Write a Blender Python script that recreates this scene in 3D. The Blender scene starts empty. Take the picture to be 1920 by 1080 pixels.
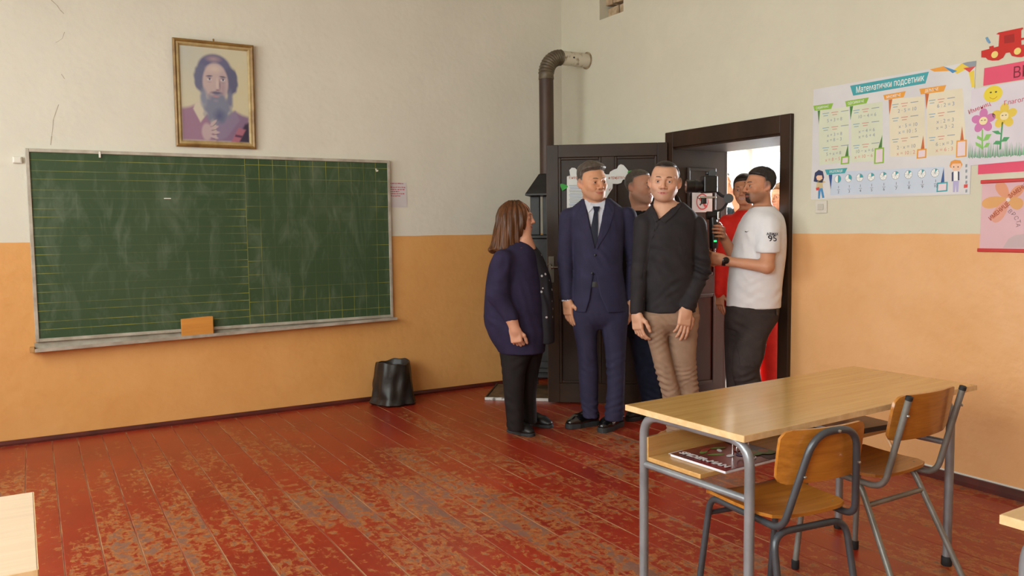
import bpy, bmesh, math, random
import numpy as np
from mathutils import Vector, Matrix, noise
from mathutils.bvhtree import BVHTree

random.seed(7)
rng = np.random.default_rng(7)
scene = bpy.context.scene
COL = scene.collection

# ------------------------------------------------------------------ camera
F_PX, YAW, PITCH, ROLL = 1522.77, 0.532807, 0.0750457, -0.0114425
CAM = np.array([-4.14145, -6.10838, 1.37])
FWD = np.array([math.sin(YAW) * math.cos(PITCH), math.cos(YAW) * math.cos(PITCH), -math.sin(PITCH)])
_R = np.array([math.cos(YAW), -math.sin(YAW), 0.0])
_U = np.cross(_R, FWD)
RGT = _R * math.cos(ROLL) + _U * math.sin(ROLL)
UPV = -_R * math.sin(ROLL) + _U * math.cos(ROLL)
FH = np.array([math.sin(YAW), math.cos(YAW), 0.0])
RH = np.array([math.cos(YAW), -math.sin(YAW), 0.0])
cd = bpy.data.cameras.new('camera')
cd.sensor_width = 36.0
cd.lens = F_PX * 36.0 / 1920.0
cd.clip_start = 0.05
cam = bpy.data.objects.new('camera', cd)
COL.objects.link(cam)
cam.matrix_world = Matrix(((RGT[0], UPV[0], -FWD[0], CAM[0]), (RGT[1], UPV[1], -FWD[1], CAM[1]),
                           (RGT[2], UPV[2], -FWD[2], CAM[2]), (0, 0, 0, 1)))
scene.camera = cam

# ------------------------------------------------------------------ light and exposure
world = bpy.data.worlds.new('overcast_sky')
scene.world = world
world.use_nodes = True
bg = world.node_tree.nodes['Background']
bg.inputs['Color'].default_value = (0.86, 0.93, 1.0, 1)
bg.inputs['Strength'].default_value = 5.0
vs = scene.view_settings
vs.view_transform = 'Standard'
vs.look = 'None'
vs.gamma = 1.0
vs.use_curve_mapping = False
vs.exposure = 0.0

ROOM_X0, ROOM_Y0, CEIL = -6.1, -9.0, 3.75
WIN_SPANS = [(-2.6, -1.1), (-4.9, -3.4), (-7.2, -5.7)]
WIN_Z = (1.0, 3.1)
HALL_X1 = 3.1


def area(name, loc, direction, sx, sy, power, color=(1, 1, 1)):
    ld = bpy.data.lights.new(name, 'AREA')
    ld.shape = 'RECTANGLE'
    ld.size, ld.size_y, ld.energy, ld.color = sx, sy, power, color
    o = bpy.data.objects.new(name, ld)
    COL.objects.link(o)
    o.location = loc
    o.rotation_euler = Vector(direction).to_track_quat('-Z', 'Z').to_euler()
    return o


DAY = (0.91, 1.0, 0.93)
for (a, b), watt in zip(WIN_SPANS, (62, 96, 140)):
    area('window_daylight', (ROOM_X0 - 0.1, (a + b) / 2, sum(WIN_Z) / 2), (1, 0, -0.6), 1.45, 2.0, watt, DAY)
area('hall_fill_daylight', (HALL_X1 + 0.05, -1.3, 1.65), (-1, 0, -0.1), 1.15, 1.35, 430, (0.95, 0.98, 1.0))  # added lamp, lights the hall from an unseen second window


def ray(u, v):
    return FWD + RGT * ((u - 960) / F_PX) - UPV * ((v - 540) / F_PX)


def on_x(u, v, x=0.0):
    d = ray(u, v)
    return CAM + d * ((x - CAM[0]) / d[0])


def on_y(u, v, y=0.0):
    d = ray(u, v)
    return CAM + d * ((y - CAM[1]) / d[1])


def on_z(u, v, z=0.0):
    d = ray(u, v)
    return CAM + d * ((z - CAM[2]) / d[2])


# ------------------------------------------------------------------ materials
def lin(c):
    out = []
    for x in c[:3]:
        x = x / 255.0
        out.append(x / 12.92 if x <= 0.04045 else ((x + 0.055) / 1.055) ** 2.4)
    return tuple(out)


def rgba(c):
    return (*lin(c), 1.0)


class NT:
    def __init__(self, m):
        self.t = m.node_tree

    def n(self, typ, **kw):
        nd = self.t.nodes.new(typ)
        for k, v in kw.items():
            if k.startswith('_'):
                setattr(nd, k[1:], v)
            else:
                key = int(k[1:]) if k[0] == 'i' and k[1:].isdigit() else k
                self.put(nd.inputs[key], v)
        return nd

    def put(self, sock, v):
        if hasattr(v, 'is_linked') or isinstance(v, bpy.types.NodeSocket):
            self.t.links.new(v, sock)
        else:
            sock.default_value = v

    def m(self, op, a, b=0.0, c=0.0):
        nd = self.n('ShaderNodeMath', _operation=op)
        for i, v in enumerate((a, b, c)):
            self.put(nd.inputs[i], v)
        return nd.outputs[0]

    def mix(self, f, a, b, blend='MIX'):
        nd = self.n('ShaderNodeMix', _data_type='RGBA', _blend_type=blend)
        self.put(nd.inputs[0], f)
        self.put(nd.inputs[6], a)
        self.put(nd.inputs[7], b)
        return nd.outputs[2]

    def ramp(self, f, lo, hi):
        nd = self.n('ShaderNodeMapRange', _clamp=True)
        for i, v in enumerate((f, lo, hi, 0.0, 1.0)):
            self.put(nd.inputs[i], v)
        return nd.outputs[0]

    def noise(self, vec, scale, detail=3.0, rough=0.5, dist=0.0):
        nd = self.n('ShaderNodeTexNoise')
        self.put(nd.inputs['Vector'], vec)
        nd.inputs['Scale'].default_value = scale
        nd.inputs['Detail'].default_value = detail
        nd.inputs['Roughness'].default_value = rough
        nd.inputs['Distortion'].default_value = dist
        return nd.outputs[0]

    def mapping(self, vec, scale=(1, 1, 1), loc=(0, 0, 0)):
        nd = self.n('ShaderNodeMapping')
        self.put(nd.inputs['Vector'], vec)
        nd.inputs['Scale'].default_value = scale
        nd.inputs['Location'].default_value = loc
        return nd.outputs[0]

    def bump(self, h, strength, dist=0.01):
        nd = self.n('ShaderNodeBump')
        nd.inputs['Strength'].default_value = strength
        nd.inputs['Distance'].default_value = dist
        self.put(nd.inputs['Height'], h)
        return nd.outputs[0]


MATS = {}


def new_mat(name):
    m = bpy.data.materials.new(name)
    m.use_nodes = True
    t = NT(m)
    bs = m.node_tree.nodes['Principled BSDF']
    return m, t, bs


def mat(name, col, col2=None, rough=0.5, metal=0.0, scale=6.0, stretch=(1, 1, 1), bump=0.0, bscale=60.0,
        lo=0.35, hi=0.65, spec=0.5, sheen=0.0, coat=0.0, emit=0.0, alpha=None):
    if name in MATS:
        return MATS[name]
    m, t, bs = new_mat(name)
    tc = t.n('ShaderNodeTexCoord').outputs['Object']
    if stretch != (1, 1, 1):
        tc = t.mapping(tc, stretch)
    if col2 is not None:
        f = t.ramp(t.noise(tc, scale, 4.0, 0.55), lo, hi)
        t.put(bs.inputs['Base Color'], t.mix(f, rgba(col), rgba(col2)))
    else:
        f = t.noise(tc, scale, 2.0)
        k = t.ramp(f, 0.2, 0.8)
        a = tuple(x * 0.94 for x in lin(col)) + (1,)
        b = tuple(min(1, x * 1.06) for x in lin(col)) + (1,)
        t.put(bs.inputs['Base Color'], t.mix(k, a, b))
    bs.inputs['Roughness'].default_value = rough
    bs.inputs['Metallic'].default_value = metal
    bs.inputs['Specular IOR Level'].default_value = spec
    bs.inputs['Sheen Weight'].default_value = sheen
    bs.inputs['Coat Weight'].default_value = coat
    bs.inputs['Coat Roughness'].default_value = 0.15
    if bump:
        t.put(bs.inputs['Normal'], t.bump(t.noise(tc, bscale, 3.0), bump, 0.005))
    if emit:
        bs.inputs['Emission Color'].default_value = rgba(col)
        bs.inputs['Emission Strength'].default_value = emit
    MATS[name] = m
    return m


def wall_mat(name, white, orange, split):
    m, t, bs = new_mat(name)
    pos = t.n('ShaderNodeNewGeometry').outputs['Position']
    z = t.n('ShaderNodeSeparateXYZ', i0=pos).outputs[2]
    wob = t.m('MULTIPLY', t.m('SUBTRACT', t.noise(pos, 3.0), 0.5), 0.012)
    f = t.ramp(t.m('ADD', z, wob), split - 0.0015, split + 0.0015)
    n1 = t.ramp(t.noise(pos, 1.3, 5.0, 0.6), 0.3, 0.7)
    n2 = t.ramp(t.noise(pos, 7.0, 5.0, 0.65, 0.6), 0.45, 0.8)
    wcol = t.mix(n1, rgba(white), rgba(tuple(x * 0.965 for x in white)))
    wcol = t.mix(t.m('MULTIPLY', n2, 0.25), wcol, rgba(tuple(x * 0.93 for x in white)))
    ocol = t.mix(n1, rgba(orange), rgba((orange[0] * 0.97, orange[1] * 0.94, orange[2] * 0.88)))
    ocol = t.mix(t.m('MULTIPLY', n2, 0.35), ocol, rgba((orange[0] * 0.92, orange[1] * 0.86, orange[2] * 0.76)))
    t.put(bs.inputs['Base Color'], t.mix(f, ocol, wcol))
    rg = t.n('ShaderNodeMapRange', i0=f, i3=0.42, i4=0.85)
    t.put(bs.inputs['Roughness'], rg.outputs[0])
    h = t.m('ADD', t.m('MULTIPLY', t.noise(pos, 3.5, 3.0), 1.0), t.m('MULTIPLY', t.noise(pos, 22.0, 4.0), 0.22))
    t.put(bs.inputs['Normal'], t.bump(h, 0.55, 0.02))
    MATS[name] = m
    return m


WALL = wall_mat('two_tone_plaster', (224, 219, 204), (227, 170, 104), 1.308)
WALL_R = wall_mat('two_tone_plaster_peach', (213, 207, 186), (229, 176, 124), 1.308)  # peachier paint; cream also darkened to offset the bright light here
PLAIN = mat('plain_plaster', (222, 217, 206), rough=0.9, bump=0.1, bscale=12)
HALLW = mat('hall_plaster', (228, 226, 220), rough=0.8, bump=0.1, bscale=12)


def floor_mat():
    m, t, bs = new_mat('worn_red_paint')
    pos = t.n('ShaderNodeNewGeometry').outputs['Position']
    st = t.mapping(pos, (7.0, 0.8, 1.0))
    rnd = t.n('ShaderNodeObjectInfo').outputs['Random']
    big = t.noise(pos, 1.1, 2.0, 0.5)
    streak = t.noise(st, 1.8, 5.0, 0.65)
    fine = t.noise(t.mapping(pos, (1.25, 1.0, 1.0)), 19.0, 6.0, 0.74, 0.15)
    s = t.m('ADD', t.m('ADD', t.m('MULTIPLY', big, 0.5), t.m('MULTIPLY', streak, 0.5)), t.m('MULTIPLY', fine, 1.0))
    s = t.m('ADD', s, t.m('MULTIPLY', t.m('SUBTRACT', rnd, 0.5), 0.13))
    # wear is heavier in the walked middle of the room
    sep = t.n('ShaderNodeSeparateXYZ', i0=pos)
    mid = t.ramp(t.m('MULTIPLY', sep.outputs[1], -1.0), 0.2, 2.4)
    s = t.m('ADD', s, t.m('MULTIPLY', t.m('SUBTRACT', mid, 1.0), 0.13))
    edge = t.ramp(s, 0.99, 1.025)
    bare = t.ramp(s, 1.06, 1.13)
    red = t.mix(t.ramp(t.noise(pos, 2.2, 3.0), 0.3, 0.7), rgba((158, 50, 27)), rgba((136, 39, 23)))
    ochre = t.mix(t.ramp(t.noise(pos, 34.0, 3.0), 0.35, 0.7), rgba((158, 80, 40)), rgba((182, 116, 62)))
    grey = t.mix(t.ramp(streak, 0.35, 0.65), rgba((140, 98, 74)), rgba((124, 84, 72)))
    c = t.mix(edge, red, ochre)
    c = t.mix(bare, c, grey)
    t.put(bs.inputs['Base Color'], c)
    r = t.n('ShaderNodeMapRange', i0=bare, i3=0.30, i4=0.48)
    t.put(bs.inputs['Roughness'], r.outputs[0])
    h = t.m('SUBTRACT', t.m('MULTIPLY', t.noise(st, 4.0, 3.0), 0.3), t.m('MULTIPLY', edge, 0.25))
    t.put(bs.inputs['Normal'], t.bump(h, 0.35, 0.004))
    MATS['floor'] = m
    return m


FLOOR = floor_mat()
JOINT = mat('scuffed_plank_edge', (162, 112, 78), (138, 48, 28), rough=0.6, scale=5, stretch=(1, 1.0, 1), lo=0.42, hi=0.56)
UNDER = mat('dark_subfloor', (62, 34, 24), rough=0.9)


# ------------------------------------------------------------------ mesh helpers
def link(o, parent=None):
    COL.objects.link(o)
    if parent is not None:
        o.parent = parent
    return o


def tag(o, label=None, cat=None, group=None, kind=None):
    if label:
        o['label'] = label
    if cat:
        o['category'] = cat
    if group:
        o['group'] = group
    if kind:
        o['kind'] = kind
    return o


def empty(name, loc=(0, 0, 0), rz=0.0, mtx=None, **kw):
    o = bpy.data.objects.new(name, None)
    o.empty_display_size = 0.1
    COL.objects.link(o)
    if mtx is not None:
        o.matrix_world = mtx
    else:
        o.location = loc
        o.rotation_euler = (0, 0, rz)
    return tag(o, **kw)


class MB:
    def __init__(self):
        self.v, self.f, self.mi, self.cur = [], [], [], 0

    def add(self, vs_, fs_):
        b = len(self.v)
        self.v += [tuple(map(float, x)) for x in vs_]
        for f in fs_:
            self.f.append([b + i for i in f])
            self.mi.append(self.cur)
        return self

    def box(self, c, s, R=None):
        hx, hy, hz = s[0] / 2, s[1] / 2, s[2] / 2
        vs_ = [(x, y, z) for x in (-hx, hx) for y in (-hy, hy) for z in (-hz, hz)]
        if R is not None:
            vs_ = [tuple(R @ Vector(q)) for q in vs_]
        vs_ = [(q[0] + c[0], q[1] + c[1], q[2] + c[2]) for q in vs_]
        return self.add(vs_, [(0, 1, 3, 2), (4, 6, 7, 5), (0, 4, 5, 1), (2, 3, 7, 6), (0, 2, 6, 4), (1, 5, 7, 3)])

    def box2(self, a, b):
        return self.box([(a[i] + b[i]) / 2 for i in range(3)], [abs(b[i] - a[i]) for i in range(3)])

    def tube(self, pts, r, seg=12, cap=True, closed=False):
        pts = [Vector(q) for q in pts]
        n = len(pts)
        rs = r if isinstance(r, (list, tuple)) else [r] * n
        vs_, fs_ = [], []
        up = None
        for i, q in enumerate(pts):
            if closed:
                d = (pts[(i + 1) % n] - pts[i - 1])
            else:
                d = pts[min(i + 1, n - 1)] - pts[max(i - 1, 0)]
            d.normalize()
            if up is None:
                up = d.orthogonal().normalized()
            else:
                up = (up - d * up.dot(d))
                up = up.normalized() if up.length > 1e-6 else d.orthogonal().normalized()
            w = d.cross(up)
            for k in range(seg):
                a = 2 * math.pi * k / seg
                vs_.append(q + (up * math.cos(a) + w * math.sin(a)) * rs[i])
        rng_ = n if closed else n - 1
        for i in range(rng_):
            j = (i + 1) % n
            for k in range(seg):
                k2 = (k + 1) % seg
                fs_.append((i * seg + k, i * seg + k2, j * seg + k2, j * seg + k))
        if cap and not closed:
            fs_.append(tuple(reversed(range(seg))))
            fs_.append(tuple((n - 1) * seg + k for k in range(seg)))
        return self.add(vs_, fs_)

    def lathe(self, prof, c=(0, 0, 0), seg=20, axis='z'):
        vs_, fs_ = [], []
        for r, h in prof:
            for k in range(seg):
                a = 2 * math.pi * k / seg
                x, y = r * math.cos(a), r * math.sin(a)
                q = {'z': (x, y, h), 'y': (x, h, y), 'x': (h, x, y)}[axis]
                vs_.append((q[0] + c[0], q[1] + c[1], q[2] + c[2]))
        for i in range(len(prof) - 1):
            for k in range(seg):
                k2 = (k + 1) % seg
                fs_.append((i * seg + k, i * seg + k2, (i + 1) * seg + k2, (i + 1) * seg + k))
        fs_.append(tuple(reversed(range(seg))))
        fs_.append(tuple((len(prof) - 1) * seg + k for k in range(seg)))
        return self.add(vs_, fs_)

    def prism(self, pts, z0, z1, fn=None):
        """polygon in (x, y) extruded z0..z1; fn maps (x, y, z) elsewhere"""
        n = len(pts)
        vs_ = [(x, y, z0) for x, y in pts] + [(x, y, z1) for x, y in pts]
        if fn:
            vs_ = [fn(*q) for q in vs_]
        fs_ = [tuple(reversed(range(n))), tuple(range(n, 2 * n))]
        fs_ += [(i, (i + 1) % n, n + (i + 1) % n, n + i) for i in range(n)]
        return self.add(vs_, fs_)

    def build(self, name, mats, parent=None, smooth=False, bevel=0.0, seg=2, auto=True):
        me = bpy.data.meshes.new(name)
        me.from_pydata(self.v, [], self.f)
        mats = mats if isinstance(mats, (list, tuple)) else [mats]
        for m_ in mats:
            me.materials.append(m_)
        if len(mats) > 1:
            me.polygons.foreach_set('material_index', self.mi)
        bm = bmesh.new()
        bm.from_mesh(me)
        bmesh.ops.recalc_face_normals(bm, faces=bm.faces)
        if smooth:
            for f in bm.faces:
                f.smooth = True
            for e in bm.edges:
                if len(e.link_faces) == 2 and e.calc_face_angle(0) > 0.7:
                    e.smooth = False
        bm.to_mesh(me)
        bm.free()
        o = bpy.data.objects.new(name, me)
        link(o, parent)
        if bevel:
            md = o.modifiers.new('bevel', 'BEVEL')
            md.width, md.segments, md.limit_method, md.angle_limit = bevel, seg, 'ANGLE', 0.6
        return o


def arc(p0, p1, p2, r, n=6):
    """points of a rounded corner at p1 between p0 and p2"""
    p0, p1, p2 = Vector(p0), Vector(p1), Vector(p2)
    a, b = (p0 - p1).normalized(), (p2 - p1).normalized()
    s, e = p1 + a * r, p1 + b * r
    return [tuple((s * (1 - t) + p1 * t) * (1 - t) + (p1 * (1 - t) + e * t) * t) for t in [i / n for i in range(n + 1)]]


def bent(pts, r, n=6):
    out = [tuple(pts[0])]
    for i in range(1, len(pts) - 1):
        out += arc(pts[i - 1], pts[i], pts[i + 1], r if not isinstance(r, (list, tuple)) else r[i - 1], n)
    out.append(tuple(pts[-1]))
    return out


def wall_rects(u0, u1, z0, z1, holes):
    """split a wall rectangle around rectangular holes"""
    us = sorted({u0, u1, *[h[0] for h in holes], *[h[1] for h in holes]})
    zs = sorted({z0, z1, *[h[2] for h in holes], *[h[3] for h in holes]})
    out = []
    for a, b in zip(us[:-1], us[1:]):
        run = None
        for c, d in zip(zs[:-1], zs[1:]):
            inside = any(h[0] <= a and b <= h[1] and h[2] <= c and d <= h[3] for h in holes)
            if inside:
                if run:
                    out.append((a, b, *run))
                run = None
            else:
                run = (run[0], d) if run else (c, d)
        if run:
            out.append((a, b, *run))
    return out


# orientation matrices for flat things on the two visible walls
def face_mtx(X, Y, Z, o):
    return Matrix(((X[0], Y[0], Z[0], o[0]), (X[1], Y[1], Z[1], o[1]), (X[2], Y[2], Z[2], o[2]), (0, 0, 0, 1)))


def right_wall_root(name, y, z, off=0.0, **kw):
    return empty(name, mtx=face_mtx((0, -1, 0), (0, 0, 1), (-1, 0, 0), (-off, y, z)), **kw)


def front_wall_root(name, x, z, off=0.0, **kw):
    return empty(name, mtx=face_mtx((1, 0, 0), (0, 0, 1), (0, -1, 0), (x, -off, z)), **kw)


def flat(parent, name, pts, z, material, th=0.0004):
    mb = MB()
    mb.prism(pts, z, z + th)
    return mb.build(name, material, parent)


def ell_pts(cx, cy, rx, ry, n=18, rot=0.0, a0=0.0, a1=2 * math.pi):
    out = []
    full = abs(a1 - a0 - 2 * math.pi) < 1e-6
    for i in range(n if full else n + 1):
        a = a0 + (a1 - a0) * i / n
        x, y = rx * math.cos(a), ry * math.sin(a)
        out.append((cx + x * math.cos(rot) - y * math.sin(rot), cy + x * math.sin(rot) + y * math.cos(rot)))
    return out


def text(parent, name, s, x, y, size, z, material, rot=0.0, align='CENTER', bold=0.0, sx=1.0, th=0.0002):
    cu = bpy.data.curves.new(name, 'FONT')
    cu.body = s
    cu.size = size
    cu.align_x = align
    cu.align_y = 'CENTER'
    cu.offset = bold
    cu.resolution_u = 3
    cu.extrude = th
    o = bpy.data.objects.new(name, cu)
    COL.objects.link(o)
    dg = bpy.context.evaluated_depsgraph_get()
    me = bpy.data.meshes.new_from_object(o.evaluated_get(dg))
    COL.objects.unlink(o)
    bpy.data.objects.remove(o)
    me.materials.clear()
    me.materials.append(material)
    me.name = name
    t_ = bpy.data.objects.new(name, me)
    link(t_, parent)
    t_.location = (x, y, z)
    t_.rotation_euler = (0, 0, rot)
    t_.scale = (sx, 1, 1)
    return t_


def copy_tree(o, parent=None):
    c = o.copy()
    COL.objects.link(c)
    c.parent = parent
    for ch in list(o.children):
        copy_tree(ch, c)
    return c

# ------------------------------------------------------------------ room shell
def build_room():
    fl = MB().box2((ROOM_X0, ROOM_Y0, -0.12), (0.5, 0.3, -0.022)).build('floor', UNDER)
    tag(fl, 'worn red painted plank floor of the classroom', None, kind='structure')
    # planks run towards the blackboard wall
    pw, gap, ch = 0.146, 0.0012, 0.0038
    nx = int(-ROOM_X0 / pw) + 1
    me = None
    for i in range(nx):
        x0 = -i * pw - pw
        cuts = [ROOM_Y0, ROOM_Y0 + 0.4 + 3.4 * ((i * 0.37) % 1), -0.45 - 3.2 * ((i * 0.618 + 0.2) % 1), 0.0]
        for a, b in zip(cuts[:-1], cuts[1:]):
            if me is None:
                mb = MB()
                w = pw - gap
                # long bevelled plank, unit length along y
                e = 0.0
                mb.add([(0, 0, -0.022), (w, 0, -0.022), (w, 0, -0.0012), (w - ch, 0, 0), (ch, 0, 0), (0, 0, -0.0012),
                        (0, 1, -0.022), (w, 1, -0.022), (w, 1, -0.0012), (w - ch, 1, 0), (ch, 1, 0), (0, 1, -0.0012)], [])
                mb.cur = 0
                mb.add([], [])
                mb.f += [[4, 3, 9, 10]]
                mb.mi += [0]
                mb.f += [[3, 2, 8, 9], [5, 4, 10, 11], [2, 1, 7, 8], [0, 5, 11, 6]]
                mb.mi += [1] * 4
                mb.f += [[0, 1, 2, 3, 4, 5], [11, 10, 9, 8, 7, 6]]
                mb.mi += [1, 1]
                o = mb.build('plank', [FLOOR, JOINT], fl)
                me = o.data
            else:
                o = link(bpy.data.objects.new('plank', me), fl)
            o.location = (x0, a + 0.0012, random.uniform(-0.0006, 0.0002))
            o.scale = (1, b - a - 0.0024, 1)
    # blackboard wall
    fw = MB().box2((ROOM_X0 - 0.3, 0, 0), (0.5, 0.3, CEIL)).build('wall_front', WALL)
    tag(fw, 'cream and orange wall behind the blackboard', kind='structure')
    crack = mat('plaster_crack', (178, 166, 148), rough=0.95)

    def crack_line(pts, w):
        P = [on_y(u, v) for u, v in pts]
        mb = MB()
        for i in range(len(P) - 1):
            a, b = P[i], P[i + 1]
            d = (b - a) / np.linalg.norm(b - a)
            n_ = np.array([-d[2], 0, d[0]]) * w * random.uniform(0.6, 1.3)
            off = np.array([0, -0.0008, 0])
            mb.add([a - n_ + off, b - n_ * 0.7 + off, b + n_ * 0.7 + off, a + n_ + off], [(0, 1, 2, 3)])
        mb.build('crack', crack, fw)
    crack_line([(96, 0), (107, 10), (113, 19), (120, 26)], 0.0035)
    crack_line([(115, 139), (118, 143), (121, 148)], 0.004)
    crack_line([(110, 196), (105, 210), (100, 224), (99, 240), (97, 255), (95, 272)], 0.0028)
    crack_line([(121, 60), (117, 72), (110, 77), (104, 80)], 0.0018)
    # door wall with doorway and open vent
    dy0, dy1, dz = -2.52, -1.475, 1.95
    vent = (-0.88, -0.565, 3.07, 3.42)
    mb = MB()
    for a, b, c, d in wall_rects(ROOM_Y0, 0.0, 0.0, CEIL, [(dy0, dy1, 0.0, dz), vent]):
        mb.box2((0, a, c), (0.5, b, d))
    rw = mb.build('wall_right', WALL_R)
    tag(rw, 'cream and orange wall with the doorway', kind='structure')
    brick_m = mat('old_brick', (196, 172, 140), (150, 122, 92), rough=0.9, scale=14, bump=0.4, bscale=40)
    MB().box2((0.2, vent[0], vent[2]), (0.24, vent[1], vent[3])).build('vent_back', mat('vent_dark_brown', (60, 48, 38), rough=0.95), rw)  # plain dark brown sheet behind the bricks
    for r in range(3):
        for k in range(2):
            w = (vent[1] - vent[0]) / 2
            y0 = vent[0] + k * w + (0.06 if r % 2 else 0.0)
            y1 = min(y0 + w, vent[1])
            z0 = vent[2] + 0.012 + r * 0.105
            bb = MB().box(((0.07 if r % 2 else 0.09) + 0.05, (y0 + y1) / 2, z0 + 0.045), (0.12, y1 - y0 - 0.012, 0.086),
                          Matrix.Rotation(0.05 if r == 1 else -0.03, 3, 'X')).build('brick', brick_m, rw, bevel=0.006)
    # window wall (behind the camera's left), back wall and ceiling
    mb = MB()
    for a, b, c, d in wall_rects(ROOM_Y0, 0.0, 0.0, CEIL, [(s[0], s[1], *WIN_Z) for s in WIN_SPANS]):
        mb.box2((ROOM_X0 - 0.3, a, c), (ROOM_X0, b, d))
    tag(mb.build('wall_left', WALL), 'cream and orange wall with tall windows', kind='structure')
    tag(MB().box2((ROOM_X0 - 0.3, ROOM_Y0 - 0.3, 0), (0.5, ROOM_Y0, CEIL)).build('wall_back', WALL),
        'cream and orange wall at the back of the classroom', kind='structure')
    tag(MB().box2((ROOM_X0 - 0.3, ROOM_Y0 - 0.3, CEIL), (0.5, 0.3, CEIL + 0.2)).build('ceiling', PLAIN),
        'plain white ceiling', kind='structure')
    white = mat('white_paint', (225, 222, 214), rough=0.4)
    for k, (a, b) in enumerate(WIN_SPANS):
        w = empty('window_%d' % (k + 1), (ROOM_X0, (a + b) / 2, WIN_Z[0]), label='tall white framed classroom window', kind='structure')
        h, hw = WIN_Z[1] - WIN_Z[0], (b - a) / 2
        fr = MB()
        for s in (-1, 1):
            fr.box((0, s * (hw - 0.03), h / 2), (0.06, 0.06, h))
        fr.box((0, 0, 0.03), (0.06, 2 * hw, 0.06)).box((0, 0, h - 0.03), (0.06, 2 * hw, 0.06))
        fr.build('window_frame', white, w)
        MB().box((0, 0, h / 2), (0.05, 0.05, h)).build('mullion', white, w)
        MB().box((0, 0, h * 0.68), (0.05, 2 * hw, 0.05)).build('transom', white, w)
    # skirting
    sk = mat('oxblood_skirting', (92, 26, 18), (66, 22, 16), rough=0.4, scale=5)
    mb = MB()
    mb.prism([(0, 0), (-0.028, 0), (-0.028, 0.012), (-0.012, 0.030), (0, 0.030)], ROOM_X0, 0.0, lambda x, y, z: (z, x, y))
    tag(mb.build('baseboard_front', sk), 'thin oxblood skirting under the blackboard wall', kind='structure')
    for k, (a, b) in enumerate([(ROOM_Y0, -2.59), (-1.40, 0.0)]):
        mb = MB()
        mb.prism([(0, 0), (-0.035, 0), (-0.035, 0.022), (-0.016, 0.048), (0, 0.048)], a, b, lambda x, y, z: (x, z, y))
        o = mb.build('baseboard_right' if k == 0 else 'baseboard_corner', sk)
        tag(o, 'oxblood skirting along the door wall' if k == 0 else 'oxblood skirting between door and corner', kind='structure')
        MB().box2((-0.004, a, 0.048), (0, b, 0.056)).build('caulk_line', white, o)
    # door frame
    brown = DOORM
    df = MB()
    o0, o1, oz = -2.582, -1.412, 2.057
    df.box2((-0.03, o0, 0), (0.0, o0 + 0.085, oz)).box2((-0.03, o1 - 0.085, 0), (0.0, o1, oz)).box2((-0.03, o0 + 0.085, oz - 0.115), (0.0, o1 - 0.085, oz))
    fr = df.build('trim_1', brown, bevel=0.004)
    tag(fr, 'dark brown glossy door casing', kind='structure')
    ln = MB()
    ln.box2((-0.005, dy0, 0), (0.5, dy0 + 0.022, dz)).box2((-0.005, dy1 - 0.022, 0), (0.5, dy1, dz)).box2((-0.005, dy0 + 0.022, dz - 0.022), (0.5, dy1 - 0.022, dz))
    ln.build('door_lining', brown, fr)
    for z0, z1 in ((0.14, 0.84), (0.98, 1.80)):
        yl = dy1 - 0.022
        p = MB()
        p.box2((0.11, yl - 0.012, z0), (0.135, yl, z1)).box2((0.375, yl - 0.012, z0), (0.40, yl, z1))
        p.box2((0.135, yl - 0.012, z0), (0.375, yl, z0 + 0.025)).box2((0.135, yl - 0.012, z1 - 0.025), (0.375, yl, z1))
        p.build('lining_moulding', brown, fr, bevel=0.004)
    c2 = MB()
    c2.box2((0.5, o0, 0), (0.53, o0 + 0.085, oz)).box2((0.5, o1 - 0.085, 0), (0.53, o1, oz)).box2((0.5, o0 + 0.085, oz - 0.115), (0.53, o1 - 0.085, oz))
    c2.build('hall_casing', brown, fr, bevel=0.004)
    MB().box2((-0.02, dy0 + 0.022, 0), (0.5, dy1 - 0.022, 0.012)).build('threshold', mat('worn_threshold', (104, 70, 46), (70, 42, 28), rough=0.5, scale=9), fr)
    # hall beyond the doorway
    tag(MB().box2((0.5, -6, -0.12), (HALL_X1 + 0.3, 3, 0.0)).build('hall_floor', mat('hall_terrazzo', (196, 194, 190), (172, 170, 168), rough=0.25, scale=40)),
        'pale polished floor of the hall', kind='structure')
    tag(MB().box2((0.5, -6, 3.2), (HALL_X1 + 0.3, 3, 3.4)).build('hall_ceiling', PLAIN), 'white ceiling of the hall', kind='structure')
    A, B = on_x(1398, 300, HALL_X1), on_x(1462, 300, HALL_X1)
    wt, wb = on_x(1430, 276, HALL_X1)[2], 0.95
    hy0, hy1 = min(A[1], B[1]), max(A[1], B[1])
    mb = MB()
    for a, b, c, d in wall_rects(-6, 3, 0, 3.2, [(hy0, hy1, wb, wt), (-1.9, -0.7, wb, wt)]):
        mb.box2((HALL_X1, a, c), (HALL_X1 + 0.3, b, d))
    tag(mb.build('wall_hall', HALLW), 'white far wall of the hall', kind='structure')
    tag(MB().box2((0.5, 3, 0), (HALL_X1 + 0.3, 3.2, 3.2)).box2((0.5, -6.2, 0), (HALL_X1 + 0.3, -6, 3.2)).build('wall_hall_ends', HALLW),
        'white end walls of the hall', kind='structure')
    glass = new_mat('window_glass')
    glass[2].inputs['Base Color'].default_value = (0.95, 0.97, 1, 1)
    glass[2].inputs['Transmission Weight'].default_value = 1.0
    glass[2].inputs['Roughness'].default_value = 0.0
    glass[2].inputs['IOR'].default_value = 1.01
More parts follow.
